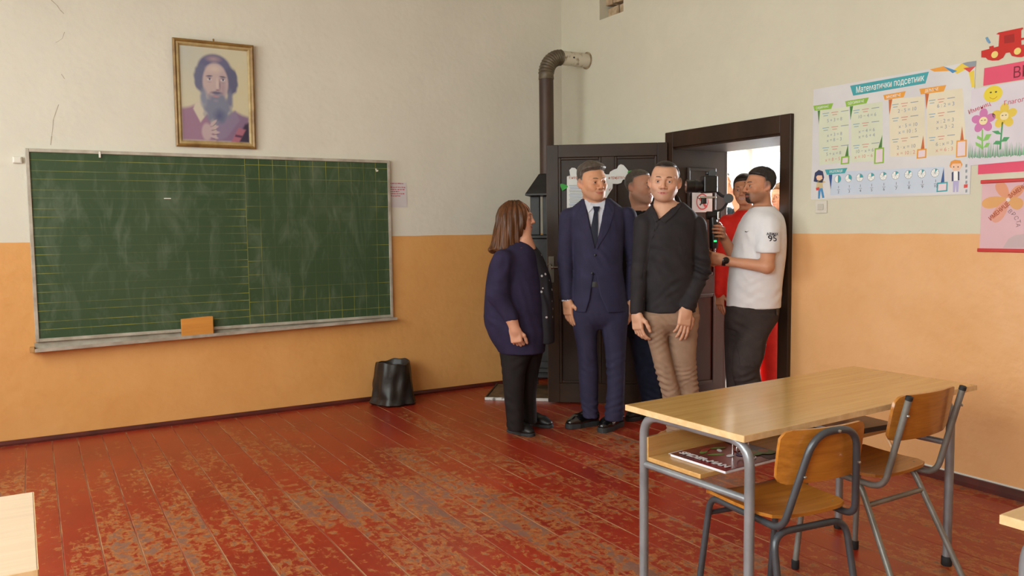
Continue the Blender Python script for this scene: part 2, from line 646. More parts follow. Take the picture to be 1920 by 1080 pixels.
    for k, (a, b) in enumerate([(hy0, hy1), (-1.9, -0.7)]):  # second window is unseen, added to hold the hall lamp
        w = empty('window_%d' % (k + 4), (HALL_X1 + 0.12, (a + b) / 2, wb), label='white framed window in the hall wall', kind='structure')
        h, hw = wt - wb, (b - a) / 2
        fr2 = MB()
        for s in (-1, 1):
            fr2.box((0, s * (hw - 0.03), h / 2), (0.06, 0.06, h))
        fr2.box((0, 0, 0.03), (0.06, 2 * hw - 0.12, 0.06)).box((0, 0, h - 0.03), (0.06, 2 * hw - 0.12, 0.06))
        fr2.build('window_frame', white, w)
        MB().box((0, 0, h / 2), (0.004, 2 * hw - 0.12, h - 0.12)).build('pane', glass[0], w)
        MB().box((-0.14, 0, -0.015), (0.2, 2 * hw, 0.03)).build('window_sill', white, w)


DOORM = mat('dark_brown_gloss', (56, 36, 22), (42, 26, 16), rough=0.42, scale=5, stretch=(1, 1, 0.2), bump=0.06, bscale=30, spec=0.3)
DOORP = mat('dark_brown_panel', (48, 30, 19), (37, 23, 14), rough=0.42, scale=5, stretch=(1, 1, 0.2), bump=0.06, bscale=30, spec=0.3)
build_room()

# ------------------------------------------------------------------ door leaf
DA, DB = np.array([-0.753, -0.896, 0.012]), np.array([-0.040, -1.452, 0.012])
DX = (DB - DA) / np.linalg.norm(DB - DA)
DZ = np.cross(DX, [0, 0, 1])
DW, DH = float(np.linalg.norm(DB - DA)), 1.972


def door_uv(u, v):
    d = ray(u, v)
    t = np.dot(DA - CAM, DZ) / np.dot(d, DZ)
    q = CAM + d * t - DA
    return float(np.dot(q, DX)), float(q[2])


def build_door():
    r = empty('door_1', mtx=face_mtx(DX, (0, 0, 1), DZ, DA), label='dark brown panelled door leaf swung open into the classroom', kind='structure')
    T = 0.042
    ws = [0.0, 0.09, 0.415, 0.512, DW - 0.075, DW]
    zs = [0.0, 0.15, 0.80, 0.94, DH - 0.095, DH]
    MB().box2((0, 0, -T), (ws[1], DH, 0)).build('stile', DOORM, r, bevel=0.003)
    MB().box2((ws[4], 0, -T), (DW, DH, 0)).build('stile', DOORM, r, bevel=0.003)
    MB().box2((ws[2], zs[1], -T), (ws[3], zs[4], 0)).build('muntin', DOORM, r, bevel=0.003)
    for a, b in ((0, 1), (2, 3), (4, 5)):
        if a == 2:
            for c, d in ((1, 2), (3, 4)):
                MB().box2((ws[c], zs[a], -T), (ws[d], zs[b], 0)).build('rail', DOORM, r, bevel=0.003)
        else:
            MB().box2((ws[1], zs[a], -T), (ws[4], zs[b], 0)).build('rail', DOORM, r, bevel=0.003)
    for c, d in ((1, 2), (3, 4)):
        for a, b in ((1, 2), (3, 4)):
            x0, x1, y0, y1 = ws[c], ws[d], zs[a], zs[b]
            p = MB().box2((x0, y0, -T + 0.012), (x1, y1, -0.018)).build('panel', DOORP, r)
            mo = MB()
            m = 0.02
            mo.box2((x0, y0, -0.018), (x0 + m, y1, -0.004)).box2((x1 - m, y0, -0.018), (x1, y1, -0.004))
            mo.box2((x0 + m, y0, -0.018), (x1 - m, y0 + m, -0.004)).box2((x0 + m, y1 - m, -0.018), (x1 - m, y1, -0.004))
            mo.build('moulding', DOORM, p, bevel=0.005)
    worn = mat('worn_bare_wood', (128, 92, 60), (60, 40, 27), rough=0.6, scale=18, stretch=(1, 0.3, 1))
    MB().box2((-0.0016, 0.01, -T + 0.004), (0.0, DH - 0.02, -0.006)).build('worn_edge', worn, r)
    st = mat('old_steel', (120, 112, 100), rough=0.35, metal=0.9)
    lk = MB().box2((0.012, 0.93, 0), (0.055, 1.13, 0.006)).build('lock_plate', st, r, bevel=0.002)
    MB().tube(bent([(0.034, 1.05, 0), (0.034, 1.05, 0.05), (0.13, 1.045, 0.05)], 0.015), 0.008, 10).build('lever', st, lk, smooth=True)
    MB().tube(bent([(-0.012, 1.045, -0.02), (0.004, 1.07, 0.004), (0.03, 1.075, 0.012), (0.03, 1.03, 0.012)], 0.012), 0.004, 8).build('latch_hook', st, lk, smooth=True)
    for z in (0.25, DH - 0.25):
        MB().tube([(DW + 0.004, z - 0.05, 0.004), (DW + 0.004, z + 0.05, 0.004)], 0.009, 10).build('hinge', st, r, smooth=True)
    # cloud-shaped class poster on the door
    paper = mat('poster_paper', (214, 214, 210), rough=0.7)
    out = [(1063, 400), (1063, 331), (1069, 329), (1067.5, 319), (1072, 314.5), (1078, 315), (1083, 319.5), (1090, 316), (1100, 312), (1112, 316),
           (1125, 318), (1136, 327), (1142, 327), (1144, 322), (1151, 318), (1157, 316), (1160, 310), (1164, 308), (1169, 309.5), (1174, 315),
           (1178, 320), (1178, 335), (1168, 337), (1165, 343), (1158, 345), (1149, 344.5), (1148.5, 353), (1144, 360), (1139.5, 367), (1132, 380), (1120, 400)]
    P = [door_uv(*q) for q in out]
    x0, y0 = P[0]
    X, Y, Z = DX, (0, 0, 1), DZ
    org = DA + DX * x0 + np.array([0, 0, y0]) + DZ * 0.0015
    pr = empty('cloud_poster', mtx=face_mtx(X, Y, Z, org), label='white cloud-shaped paper poster with green leaves stuck on the dark door', cat='poster')
    Q = lambda u, v: tuple(np.subtract(door_uv(u, v), (x0, y0)))
    flat(pr, 'paper_sheet', [Q(*q) for q in out], 0, paper, 0.0012)
    rust = mat('rust_ink', (176, 92, 62), rough=0.7)
    a, b = Q(1077, 333), Q(1158, 333)
    text(pr, 'lettering', 'Енерг', a[0], a[1], 0.030, 0.0016, rust, bold=0.0002)
    text(pr, 'lettering', 'и пријатеља', b[0], b[1], 0.030, 0.0016, rust, bold=0.0002, sx=0.78)
    ink = mat('grey_blue_ink', (128, 140, 158), rough=0.7)
    ln = MB()
    for k in range(17):
        p0, p1 = Q(1067, 348 + k * 2.9), Q(1094, 348 + k * 2.9)
        ln.box(((p0[0] + p1[0]) / 2, p0[1], 0.0016), (p1[0] - p0[0] - 0.006 * (k % 3), 0.0042, 0.0004))
    tag(ln.build('text_lines', ink, pr), kind='stuff')
    gr = mat('green_paper', (58, 152, 62), rough=0.7)
    for cx, cy, w, h, rot in ((1057, 350, 7.5, 8, 0.3), (1182.5, 326, 5.5, 11, -0.15)):
        pts = []
        for k in range(20):
            t = 2 * math.pi * k / 20
            hx = (0.75 * math.sin(t) ** 3 + 0.25 * math.sin(t)) * w
            hy = -(0.8 * math.cos(t) - 0.25 * math.cos(2 * t)) * h
            pts.append(Q(cx + hx * math.cos(rot) - hy * math.sin(rot), cy + hx * math.sin(rot) + hy * math.cos(rot)))
        flat(pr, 'leaf', pts, 0.0014, gr, 0.001)
    tick = mat('red_ink', (168, 52, 44), rough=0.7)
    flat(pr, 'tick_mark', [Q(1140, 353), Q(1142, 356), Q(1146, 352), Q(1142.5, 358)], 0.0014, tick)


build_door()

# no-entry style sign on the door lining
def build_sign():
    yl = -1.475 - 0.022
    A, B = on_y(1295, 398, yl), on_y(1333, 362, yl)
    w, h = B[0] - A[0], B[2] - A[2]
    r = empty('prohibition_sign', mtx=face_mtx((1, 0, 0), (0, 0, 1), (0, -1, 0), (A[0], yl - 0.0135, A[2])),
              label='white sign with red crossed circle on the dark door lining', cat='sign')
    flat(r, 'sign_plate', [(0, 0), (w, 0), (w, h), (0, h)], 0, mat('sign_white', (214, 212, 208), rough=0.4), 0.002)
    red = mat('sign_red', (190, 38, 36), rough=0.4)
    cx, cy, R = w * 0.5, h * 0.54, min(w, h) * 0.42
    mb = MB()
    o_, i_ = ell_pts(cx, cy, R, R, 28), ell_pts(cx, cy, R * 0.84, R * 0.84, 28)
    mb.add([(*q, 0.0026) for q in o_] + [(*q, 0.0026) for q in i_], [(k, (k + 1) % 28, 28 + (k + 1) % 28, 28 + k) for k in range(28)])
    mb.build('ring', red, r)
    s = R * 0.7
    flat(r, 'slash', [(cx - s - 0.01, cy + s - 0.004), (cx - s + 0.008, cy + s + 0.006), (cx + s + 0.01, cy - s + 0.004), (cx + s - 0.008, cy - s - 0.006)], 0.0024, red)
    flat(r, 'pictogram', [(cx - R * 0.5, cy - R * 0.35), (cx - R * 0.1, cy - R * 0.05), (cx, cy + R * 0.05), (cx - R * 0.05, cy - R * 0.25), (cx - R * 0.3, cy - R * 0.5)],
         0.0022, mat('black_ink', (30, 30, 32), rough=0.6))


build_sign()


# ------------------------------------------------------------------ blackboard and things around it
def board_mat():
    m, t, bs = new_mat('green_chalkboard')
    pos = t.n('ShaderNodeNewGeometry').outputs['Position']
    s = t.n('ShaderNodeSeparateXYZ', i0=pos)
    x, z = s.outputs[0], s.outputs[2]
    smear = t.ramp(t.noise(t.mapping(pos, (2.2, 1, 0.9)), 2.4, 5.0, 0.6, 1.2), 0.5, 0.82)
    fine = t.ramp(t.noise(t.mapping(pos, (9, 1, 2.2)), 2.0, 4.0, 0.6, 0.8), 0.55, 0.85)
    base = t.mix(t.ramp(t.noise(pos, 1.6, 3.0), 0.3, 0.7), rgba((52, 74, 46)), rgba((60, 80, 52)))
    c = t.mix(t.m('MULTIPLY', smear, 0.26), base, rgba((150, 158, 140)))
    c = t.mix(t.m('MULTIPLY', fine, 0.12), c, rgba((175, 182, 165)))
    xc = -2.79
    left = t.m('LESS_THAN', x, xc)

    def line(coord, off, period, w):
        f = t.m('MODULO', t.m('ADD', t.m('SUBTRACT', coord, off), period * 100), period)
        return t.m('LESS_THAN', f, w)
    l1 = t.m('MAXIMUM', line(z, 0.735, 0.122, 0.0035), line(z, 0.787, 0.122, 0.0035))
    l1 = t.m('MULTIPLY', l1, left)
    g = t.m('MAXIMUM', line(z, 0.74, 0.1, 0.003), line(x, xc, 0.1, 0.003))
    g = t.m('MULTIPLY', g, t.m('SUBTRACT', 1.0, left))
    # lines worn away in the middle of each half
    ez = t.m('ABSOLUTE', t.m('SUBTRACT', z, 1.3))
    ex = t.m('MINIMUM', t.m('MINIMUM', t.m('ABSOLUTE', t.m('SUBTRACT', x, -4.12)), t.m('ABSOLUTE', t.m('SUBTRACT', x, -1.7))), t.m('ABSOLUTE', t.m('SUBTRACT', x, xc)))
    keep = t.m('MAXIMUM', t.ramp(ez, 0.30, 0.55), t.ramp(t.m('MULTIPLY', ex, -1.0), -0.16, -0.03))
    keep = t.m('MULTIPLY', keep, t.ramp(t.noise(pos, 4.0, 3.0), 0.28, 0.62))
    ln = t.m('MULTIPLY', t.m('MAXIMUM', l1, g), t.m('ADD', t.m('MULTIPLY', keep, 0.62), 0.07))
    c = t.mix(ln, c, rgba((176, 172, 52)))
    t.put(bs.inputs['Base Color'], c)
    bs.inputs['Roughness'].default_value = 0.62
    bs.inputs['Specular IOR Level'].default_value = 0.35
    return m


def build_board():
    x0, x1, z0, z1 = -4.128, -1.690, 0.680, 1.884
    r = empty('blackboard', (x0, -0.002, z0), label='wide green chalkboard with yellow ruled lines and pale metal frame', cat='blackboard')
    W, H = x1 - x0, z1 - z0
    MB().box2((0, -0.024, 0), (W, 0, H)).build('writing_surface', board_mat(), r)
    fm = mat('pale_aluminium', (190, 182, 168), (160, 150, 134), rough=0.45, scale=9)
    t = 0.022
    for a, b in (((-t, -0.034, -t), (0, 0, H + t)), ((W, -0.034, -t), (W + t, 0, H + t)), ((0, -0.034, H), (W, 0, H + t)), ((0, -0.034, -t), (W, 0, 0))):
        MB().box2(a, b).build('frame_strip', fm, r, bevel=0.003)
    # tray hangs a little crooked
    zl, zr = 0.600 - z0, 0.642 - z0
    mb = MB()
    prof = [(0, 0.052), (0, 0.0), (-0.092, 0.0), (-0.095, 0.022), (-0.088, 0.022), (-0.085, 0.008), (-0.008, 0.008), (-0.008, 0.052)]
    L, R_ = -0.03, W + 0.03
    n = len(prof)
    mb.add([(L, p[0], zl + p[1]) for p in prof] + [(R_, p[0], zr + p[1]) for p in prof],
           [tuple(range(n)), tuple(reversed(range(n, 2 * n)))] + [(i, (i + 1) % n, n + (i + 1) % n, n + i) for i in range(n)])
    mb.build('chalk_tray', fm, r)
    MB().box2((L - 0.028, -0.093, zl), (L, 0, zl + 0.03)).build('tray_end', mat('bare_pine', (186, 140, 84), rough=0.6), r, bevel=0.003)
    ck = mat('white_chalk', (226, 222, 210), rough=0.9)
    A = on_y(187, 290, -0.03)
    MB().box2((A[0] - x0 - 0.006, -0.04, A[2] - z0 - 0.02), (A[0] - x0 + 0.006, -0.02, A[2] - z0 + 0.02)).build('frame_clip', ck, r, bevel=0.002)
    B = on_y(314, 372, -0.026)
    MB().box((B[0] - x0, -0.0244, B[2] - z0), (0.045, 0.001, 0.006)).build('chalk_mark', ck, r)
    C = on_y(707, 319, -0.026)
    text(r, 'chalk_mark', 'ъ', 0, 0, 0.05, 0, ck).matrix_local = face_mtx((1, 0, 0), (0, 0, 1), (0, -1, 0), (C[0] - x0, -0.0246, C[2] - z0))
    # eraser block on the tray
    a, b = on_y(340, 615, -0.075), on_y(400, 615, -0.075)
    s = (a[0] + b[0]) / 2 - x0
    zt = zl + (zr - zl) * s / W
    e = empty('board_eraser', (x0 + s, -0.07, z0 + zt + 0.009), label='flat orange wooden block standing in the chalk tray', cat='eraser')
    em = mat('orange_wood_block', (214, 146, 62), (194, 124, 50), rough=0.55, scale=7, stretch=(0.3, 1, 2))
    w = (b[0] - a[0])
    MB().prism([(-w / 2, 0), (w / 2, 0), (w / 2, 0.135), (w / 2 - 0.03, 0.137), (0, 0.134), (-w / 2, 0.128)], -0.012, 0.012, lambda x, y, z: (x, z, y)).build('block', em, e, bevel=0.003)
    fe = mat('grey_felt', (120, 112, 100), rough=0.95)
    MB().box((0, 0.017, 0.065), (w - 0.01, 0.01, 0.115)).build('felt_pad', fe, e)
    # small junction box
    a, b = on_y(24, 306, 0), on_y(41, 294, 0)
    j = empty('junction_box', ((a[0] + b[0]) / 2, -0.001, (a[2] + b[2]) / 2), label='small white junction box beside the blackboard', cat='switch')
    wh = mat('white_plastic', (222, 218, 206), rough=0.4)
    MB().box((0, -0.012, 0), (b[0] - a[0], 0.024, b[2] - a[2])).build('housing', wh, j, bevel=0.004)
    MB().box((0, -0.025, 0), (b[0] - a[0] - 0.012, 0.004, b[2] - a[2] - 0.01)).build('cover', wh, j, bevel=0.002)
    # note with red handwriting
    pts = [on_y(u, v) for u, v in ((729, 341), (761, 343), (763, 388), (731, 389))]
    o = pts[3]
    n_ = front_wall_root('paper_note', o[0], o[2], 0.003, label='small white paper note with red handwriting beside the blackboard', cat='paper')
    q = [(p[0] - o[0], p[2] - o[2]) for p in pts]
    flat(n_, 'sheet', q, 0, mat('note_paper', (208, 200, 202), rough=0.8), 0.0008)
    red = mat('red_pen', (176, 44, 58), rough=0.7)
    ln = MB()
    xw = q[1][0]
    for k, (fa, fb) in enumerate([(0.05, 0.78), (0.05, 0.95), (0.05, 0.82), (0.06, 0.6), (0.07, 0.9), (0.07, 0.55)]):
        yy = q[0][1] - 0.012 - (k + (0.8 if k else 0)) * 0.017
        x = xw * fa
        while x < xw * fb:
            wd = random.uniform(0.006, 0.016)
            ln.box((x + wd / 2, yy + random.uniform(-0.001, 0.001), 0.001), (wd, random.uniform(0.004, 0.007), 0.0004))
            x += wd + random.uniform(0.002, 0.005)
    tag(ln.build('handwriting', red, n_), kind='stuff')


build_board()


def build_portrait():
    P = [on_y(u, v, -0.02) for u, v in ((321, 71), (474, 86), (480, 279), (331, 275))]
    xl, xr = (P[0][0] + P[3][0]) / 2, (P[1][0] + P[2][0]) / 2
    zb, zt = (P[2][2] + P[3][2]) / 2, (P[0][2] + P[1][2]) / 2
    W, H = xr - xl, zt - zb
    # hung from a nail: the top leans a little off the wall
    tilt = 0.03
    r = empty('framed_portrait', mtx=face_mtx((1, 0, 0), (0, -math.sin(tilt), math.cos(tilt)), (0, -math.cos(tilt), -math.sin(tilt)), (xl, -0.006, zb)),
              label='gilt framed portrait of a bearded man in a purple robe above the blackboard', cat='picture')
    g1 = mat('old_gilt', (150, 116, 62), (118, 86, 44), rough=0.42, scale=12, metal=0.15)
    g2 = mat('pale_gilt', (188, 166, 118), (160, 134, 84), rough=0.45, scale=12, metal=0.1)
    t = 0.045

    def strip(x0, y0, x1, y1, horiz):
        mb = MB()
        prof = [(0, 0), (0, 0.018), (0.012, 0.024), (0.022, 0.017), (0.034, 0.019), (0.045, 0.008), (0.045, 0)]
        n = len(prof)
        vs_ = []
        for e in (0, 1):
            for d, h in prof:
                if horiz == 0:    # left
                    vs_.append((d, d if e == 0 else H - d, h))
                elif horiz == 1:
                    vs_.append((W - d, d if e == 0 else H - d, h))
                elif horiz == 2:
                    vs_.append((d if e == 0 else W - d, d, h))
                else:
                    vs_.append((d if e == 0 else W - d, H - d, h))
        fs_ = []
        for i in range(n):
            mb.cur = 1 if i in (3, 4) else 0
            j = (i + 1) % n
            mb.v = vs_
            mb.f.append([i, j, n + j, n + i])
            mb.mi.append(mb.cur)
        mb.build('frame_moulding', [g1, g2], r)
    for k in range(4):
        strip(0, 0, 0, 0, k)
    MB().box2((0.02, 0.02, 0), (W - 0.02, H - 0.02, 0.004)).build('backing', g1, r)
    # painted sheet: soft blobs of colour on a fine grid
    nx, ny = 110, 148
    u, v = np.meshgrid(np.linspace(0, 1, nx), np.linspace(0, 1, ny))
    v = 1 - v              # v runs downwards from the top
    asp = (W - 2 * t) / (H - 2 * t)
    C = np.zeros((ny, nx, 3))
    C[:] = lin((204, 198, 168))

    def blend(mask, col):
        mask = np.clip(mask, 0, 1)[..., None]
        C[:] = C * (1 - mask) + np.array(lin(col)) * mask

    def ell(cx, cy, rx, ry, soft, col, rot=0.0, a=1.0, nz=0.0):
        du, dv = (u - cx), (v - cy) / asp
        c, s = math.cos(rot), math.sin(rot)
        x, y = du * c + dv * s, -du * s + dv * c
        d = np.sqrt((x / rx) ** 2 + (y / (ry / asp)) ** 2)
        if nz:
            d = d + nz * (np.sin(u * 61 + v * 23) + np.sin(u * 37 - v * 71)) * 0.5
        blend(a * (1 - (d - 1 + soft) / soft), col)
    def poly(pts, col, soft=0.01, a=1.0):
        pts = np.array(pts)
        ins = np.zeros(u.shape, bool)
        dmin = np.full(u.shape, 9.0)
        j = len(pts) - 1
        for i in range(len(pts)):
            x0, y0, x1, y1 = *pts[i], *pts[j]
            cnd = ((y0 > v) != (y1 > v)) & (u < (x1 - x0) * (v - y0) / (y1 - y0 + 1e-9) + x0)
            ins ^= cnd
            tt = np.clip(((u - x0) * (x1 - x0) + (v - y0) * (y1 - y0)) / ((x1 - x0) ** 2 + (y1 - y0) ** 2 + 1e-9), 0, 1)
            dmin = np.minimum(dmin, np.hypot(u - x0 - tt * (x1 - x0), v - y0 - tt * (y1 - y0)))
            j = i
        sd = np.where(ins, dmin, -dmin)
        blend(a * (sd / soft + 0.5), col)
    ell(0.05, 0.05, 0.6, 0.5, 0.9, (188, 190, 178), a=0.8)
    ell(0.9, 0.45, 0.45, 0.6, 0.9, (208, 196, 150), a=0.6)
    poly([(0, 0.66), (0.12, 0.64), (0.25, 0.60), (0.40, 0.72), (0.5, 1.0), (0, 1.0)], (154, 116, 144), 0.04)
    poly([(0.78, 0.66), (0.9, 0.70), (1, 0.72), (1, 1), (0.5, 1), (0.55, 0.8)], (132, 104, 138), 0.04)
    poly([(0.94, 0.80), (1, 0.78), (1, 1), (0.80, 1), (0.86, 0.9)], (52, 42, 70), 0.03)
    poly([(0.84, 0.84), (0.95, 0.86), (0.84, 1), (0.72, 1)], (172, 100, 122), 0.02)
    poly([(0.79, 0.915), (0.90, 0.925), (0.88, 0.95), (0.78, 0.94)], (88, 48, 82), 0.012)
    poly([(0.21, 0.59), (0.30, 0.57), (0.40, 0.68), (0.27, 0.80), (0.17, 0.66)], (206, 196, 174), 0.02)
    poly([(0.62, 0.74), (0.80, 0.66), (0.86, 0.76), (0.66, 0.95), (0.5, 1), (0.5, 0.8)], (138, 120, 152), 0.03)
    ell(0.50, 0.22, 0.27, 0.17, 0.16, (98, 100, 138))             # hair
    ell(0.31, 0.33, 0.13, 0.17, 0.22, (104, 108, 138), nz=0.05)
    ell(0.74, 0.34, 0.12, 0.17, 0.22, (92, 94, 128), nz=0.05)
    ell(0.49, 0.115, 0.15, 0.045, 0.7, (168, 142, 152), a=0.8)
    ell(0.51, 0.37, 0.205, 0.23, 0.14, (190, 168, 166))           # face
    ell(0.50, 0.22, 0.16, 0.06, 0.6, (206, 186, 176), a=0.7)
    ell(0.62, 0.42, 0.08, 0.2, 0.8, (158, 132, 148), a=0.6)
    ell(0.53, 0.645, 0.235, 0.19, 0.3, (122, 128, 152), nz=0.08)   # beard
    ell(0.33, 0.54, 0.07, 0.14, 0.6, (132, 138, 160), nz=0.05)
    ell(0.72, 0.54, 0.06, 0.14, 0.6, (116, 120, 148), nz=0.05)
    ell(0.56, 0.72, 0.12, 0.1, 0.6, (84, 92, 132), a=0.7, nz=0.05)
    ell(0.52, 0.475, 0.115, 0.022, 0.6, (102, 98, 128))           # moustache
    ell(0.51, 0.515, 0.07, 0.014, 0.6, (178, 130, 142))
    ell(0.51, 0.56, 0.05, 0.02, 0.8, (150, 140, 160), a=0.7)
    for ex in (0.42, 0.62):
        ell(ex, 0.30, 0.065, 0.012, 0.6, (92, 84, 112), rot=-0.08 if ex < 0.5 else 0.08)
        ell(ex, 0.335, 0.042, 0.016, 0.4, (204, 196, 200))
        ell(ex + 0.005, 0.333, 0.016, 0.014, 0.4, (70, 74, 110))
        ell(ex, 0.322, 0.046, 0.006, 0.6, (100, 84, 104))
        ell(ex, 0.365, 0.045, 0.01, 0.9, (160, 138, 148), a=0.7)
    ell(0.535, 0.38, 0.028, 0.09, 0.5, (204, 184, 176), a=0.8)
    ell(0.575, 0.39, 0.016, 0.08, 0.7, (132, 106, 126), a=0.8)
    ell(0.54, 0.445, 0.04, 0.014, 0.6, (150, 116, 128))
    ell(0.36, 0.90, 0.09, 0.11, 0.3, (186, 162, 166))             # hand at the chest
    for k, (fx, fy, rt) in enumerate([(0.46, 0.80, -0.75), (0.47, 0.85, -0.35), (0.48, 0.90, 0.0), (0.46, 0.95, 0.3)]):
        ell(fx, fy, 0.085, 0.018, 0.4, (192, 168, 170), rot=rt)
        ell(fx + 0.01, fy + 0.024, 0.07, 0.008, 0.7, (116, 88, 118), rot=rt, a=0.8)
    C[:] = C * 0.86 + 0.14 * C.mean(axis=2, keepdims=True)
    verts = [(t + (W - 2 * t) * float(a), t + (H - 2 * t) * (1 - float(b)), 0.006) for b, row in zip(v[:, 0], u) for a in row]
    faces = [(j * nx + i, j * nx + i + 1, (j + 1) * nx + i + 1, (j + 1) * nx + i) for j in range(ny - 1) for i in range(nx - 1)]
    me = bpy.data.meshes.new('painted_sheet')
    me.from_pydata(verts, [], faces)
    at = me.color_attributes.new('Col', 'FLOAT_COLOR', 'POINT')
    at.data.foreach_set('color', np.concatenate([C.reshape(-1, 3), np.ones((nx * ny, 1))], 1).astype(np.float32).ravel())
    m, tt, bs = new_mat('portrait_print')
    tt.put(bs.inputs['Base Color'], tt.n('ShaderNodeAttribute', _attribute_name='Col').outputs['Color'])
    bs.inputs['Roughness'].default_value = 0.35
    me.materials.append(m)
    link(bpy.data.objects.new('painted_sheet', me), r)
    MB().tube([(W * 0.5, H - 0.004, 0.01), (W * 0.5, H + 0.018, 0.006)], 0.006, 8).build('hanging_loop', g1, r)


build_portrait()


def build_stove():
    e1, e2 = np.array([0.78, -0.626, 0]), np.array([0.626, 0.78, 0])
    A = np.array([-1.095, -0.505, 0.0])
    rz = math.atan2(e1[1], e1[0])
    p = empty('floor_plate', tuple(A), rz, label='dusty tin hearth plate with white edge under the stove', cat='plate')
    MB().box2((0, 0, 0.001), (0.84, 0.60, 0.014)).build('plate', mat('dusty_tin', (110, 88, 62), (70, 56, 44), rough=0.6, scale=12), p)
    wm = mat('chipped_white_edge', (206, 204, 200), (120, 112, 104), rough=0.5, scale=22, lo=0.55, hi=0.66)
    MB().box2((-0.004, -0.006, 0.0), (0.844, 0.012, 0.022)).build('edge_strip', wm, p, bevel=0.002)
    MB().box2((-0.008, 0.012, 0.0), (0.006, 0.60, 0.02)).build('edge_strip', mat('dark_edge', (48, 42, 38), rough=0.6), p, bevel=0.002)
    c = np.array([-0.415, -0.385, 0.014])
    s = empty('iron_stove', tuple(c), rz, label='tall dark iron stove with pyramid hood standing in the corner', cat='stove')
    ir = mat('dark_iron', (46, 45, 44), (34, 32, 31), rough=0.45, metal=0.3, scale=12)
    for sx in (-1, 1):
        for sy in (-1, 1):
            MB().box((sx * 0.12, sy * 0.12, 0.05), (0.035, 0.035, 0.1)).build('leg', ir, s)
    MB().box2((-0.165, -0.16, 0.1), (0.165, 0.16, 1.26)).build('body', ir, s, bevel=0.008)
    MB().box2((-0.18, -0.175, 1.26), (0.18, 0.175, 1.285)).build('top_plate', ir, s, bevel=0.004)
    MB().box2((-0.175, -0.23, 0.16), (0.175, -0.16, 0.19)).build('ash_ledge', ir, s, bevel=0.004)
    d1 = MB().box2((-0.11, -0.176, 0.62), (0.11, -0.16, 0.92)).build('fire_door', ir, s, bevel=0.004)
    MB().box2((0.06, -0.2, 0.75), (0.09, -0.176, 0.79)).build('handle', ir, d1, bevel=0.003)
    MB().box2((-0.11, -0.174, 0.24), (0.11, -0.16, 0.44)).build('ash_door', ir, s, bevel=0.004)
    MB().box2((-0.14, -0.03, 1.285), (-0.060, 0.03, 1.61)).build('heat_column', ir, s, bevel=0.006)
    MB().box2((-0.036, -0.03, 1.285), (0.135, 0.03, 1.61)).build('heat_column', ir, s, bevel=0.006)
    hd = MB()
    b, t_ = 0.165, 0.062
    hd.add([(-b, -b, 1.61), (b, -b, 1.61), (b, b, 1.61), (-b, b, 1.61), (-b, -b, 1.625), (b, -b, 1.625), (b, b, 1.625), (-b, b, 1.625),
            (-t_, -t_, 1.79), (t_, -t_, 1.79), (t_, t_, 1.79), (-t_, t_, 1.79)],
           [(3, 2, 1, 0), (0, 1, 5, 4), (1, 2, 6, 5), (2, 3, 7, 6), (3, 0, 4, 7), (4, 5, 9, 8), (5, 6, 10, 9), (6, 7, 11, 10), (7, 4, 8, 11), (8, 9, 10, 11)])
    hd.build('hood', ir, s, bevel=0.003)
    # flue pipe
    f = empty('flue_pipe', (c[0], c[1], 1.807), label='brown stove pipe rising and bending into the cream wall', cat='pipe')
    br = mat('scorched_brown_pipe', (78, 58, 46), (56, 42, 36), rough=0.5, metal=0.2, scale=8, stretch=(1, 1, 0.3))
    ol = mat('ribbed_grey_elbow', (110, 98, 76), (78, 66, 52), rough=0.5, metal=0.2, scale=9)
    wh = mat('sooty_white_pipe', (206, 198, 178), (120, 96, 66), rough=0.5, scale=16, lo=0.58, hi=0.72)
    R = 0.060
    ez = on_x(1097, 115)[2] - 1.807
    MB().tube([(0, 0, 0), (0, 0, 0.02), (0, 0, ez - 0.24), (0, 0, ez - 0.18)], R, 20).build('vertical_pipe', br, f, smooth=True)
    el = []
    er = 0.15
    for k in range(25):
        a = k / 24 * math.pi / 2
        el.append((er - er * math.cos(a), 0, ez - er + er * math.sin(a)))
    el = [(0, 0, ez - er - 0.04)] + el
    rr = [R + 0.004] + [R + 0.002 + (0.005 if k % 2 else -0.001) for k in range(25)]
    MB().tube(el, rr, 20).build('elbow', ol, f, smooth=True)
    xw = -c[0]
    MB().tube([(er, 0, ez), (er + 0.03, 0, ez), (xw + 0.02, 0, ez)], R - 0.002, 20).build('horizontal_pipe', wh, f, smooth=True)
    rs = mat('rosette_soot', (112, 92, 68), (170, 152, 120), rough=0.9, scale=20)
    MB().tube([(xw - 0.006, 0, ez), (xw - 0.001, 0, ez)], R + 0.012, 20).build('wall_collar', rs, f)
    blk = mat('soot_hole', (30, 26, 24), rough=0.9)
    MB().tube([(er + 0.09, -R + 0.006, ez), (er + 0.09, -R - 0.0006, ez)], 0.008, 8).build('rivet_hole', blk, f)


build_stove()


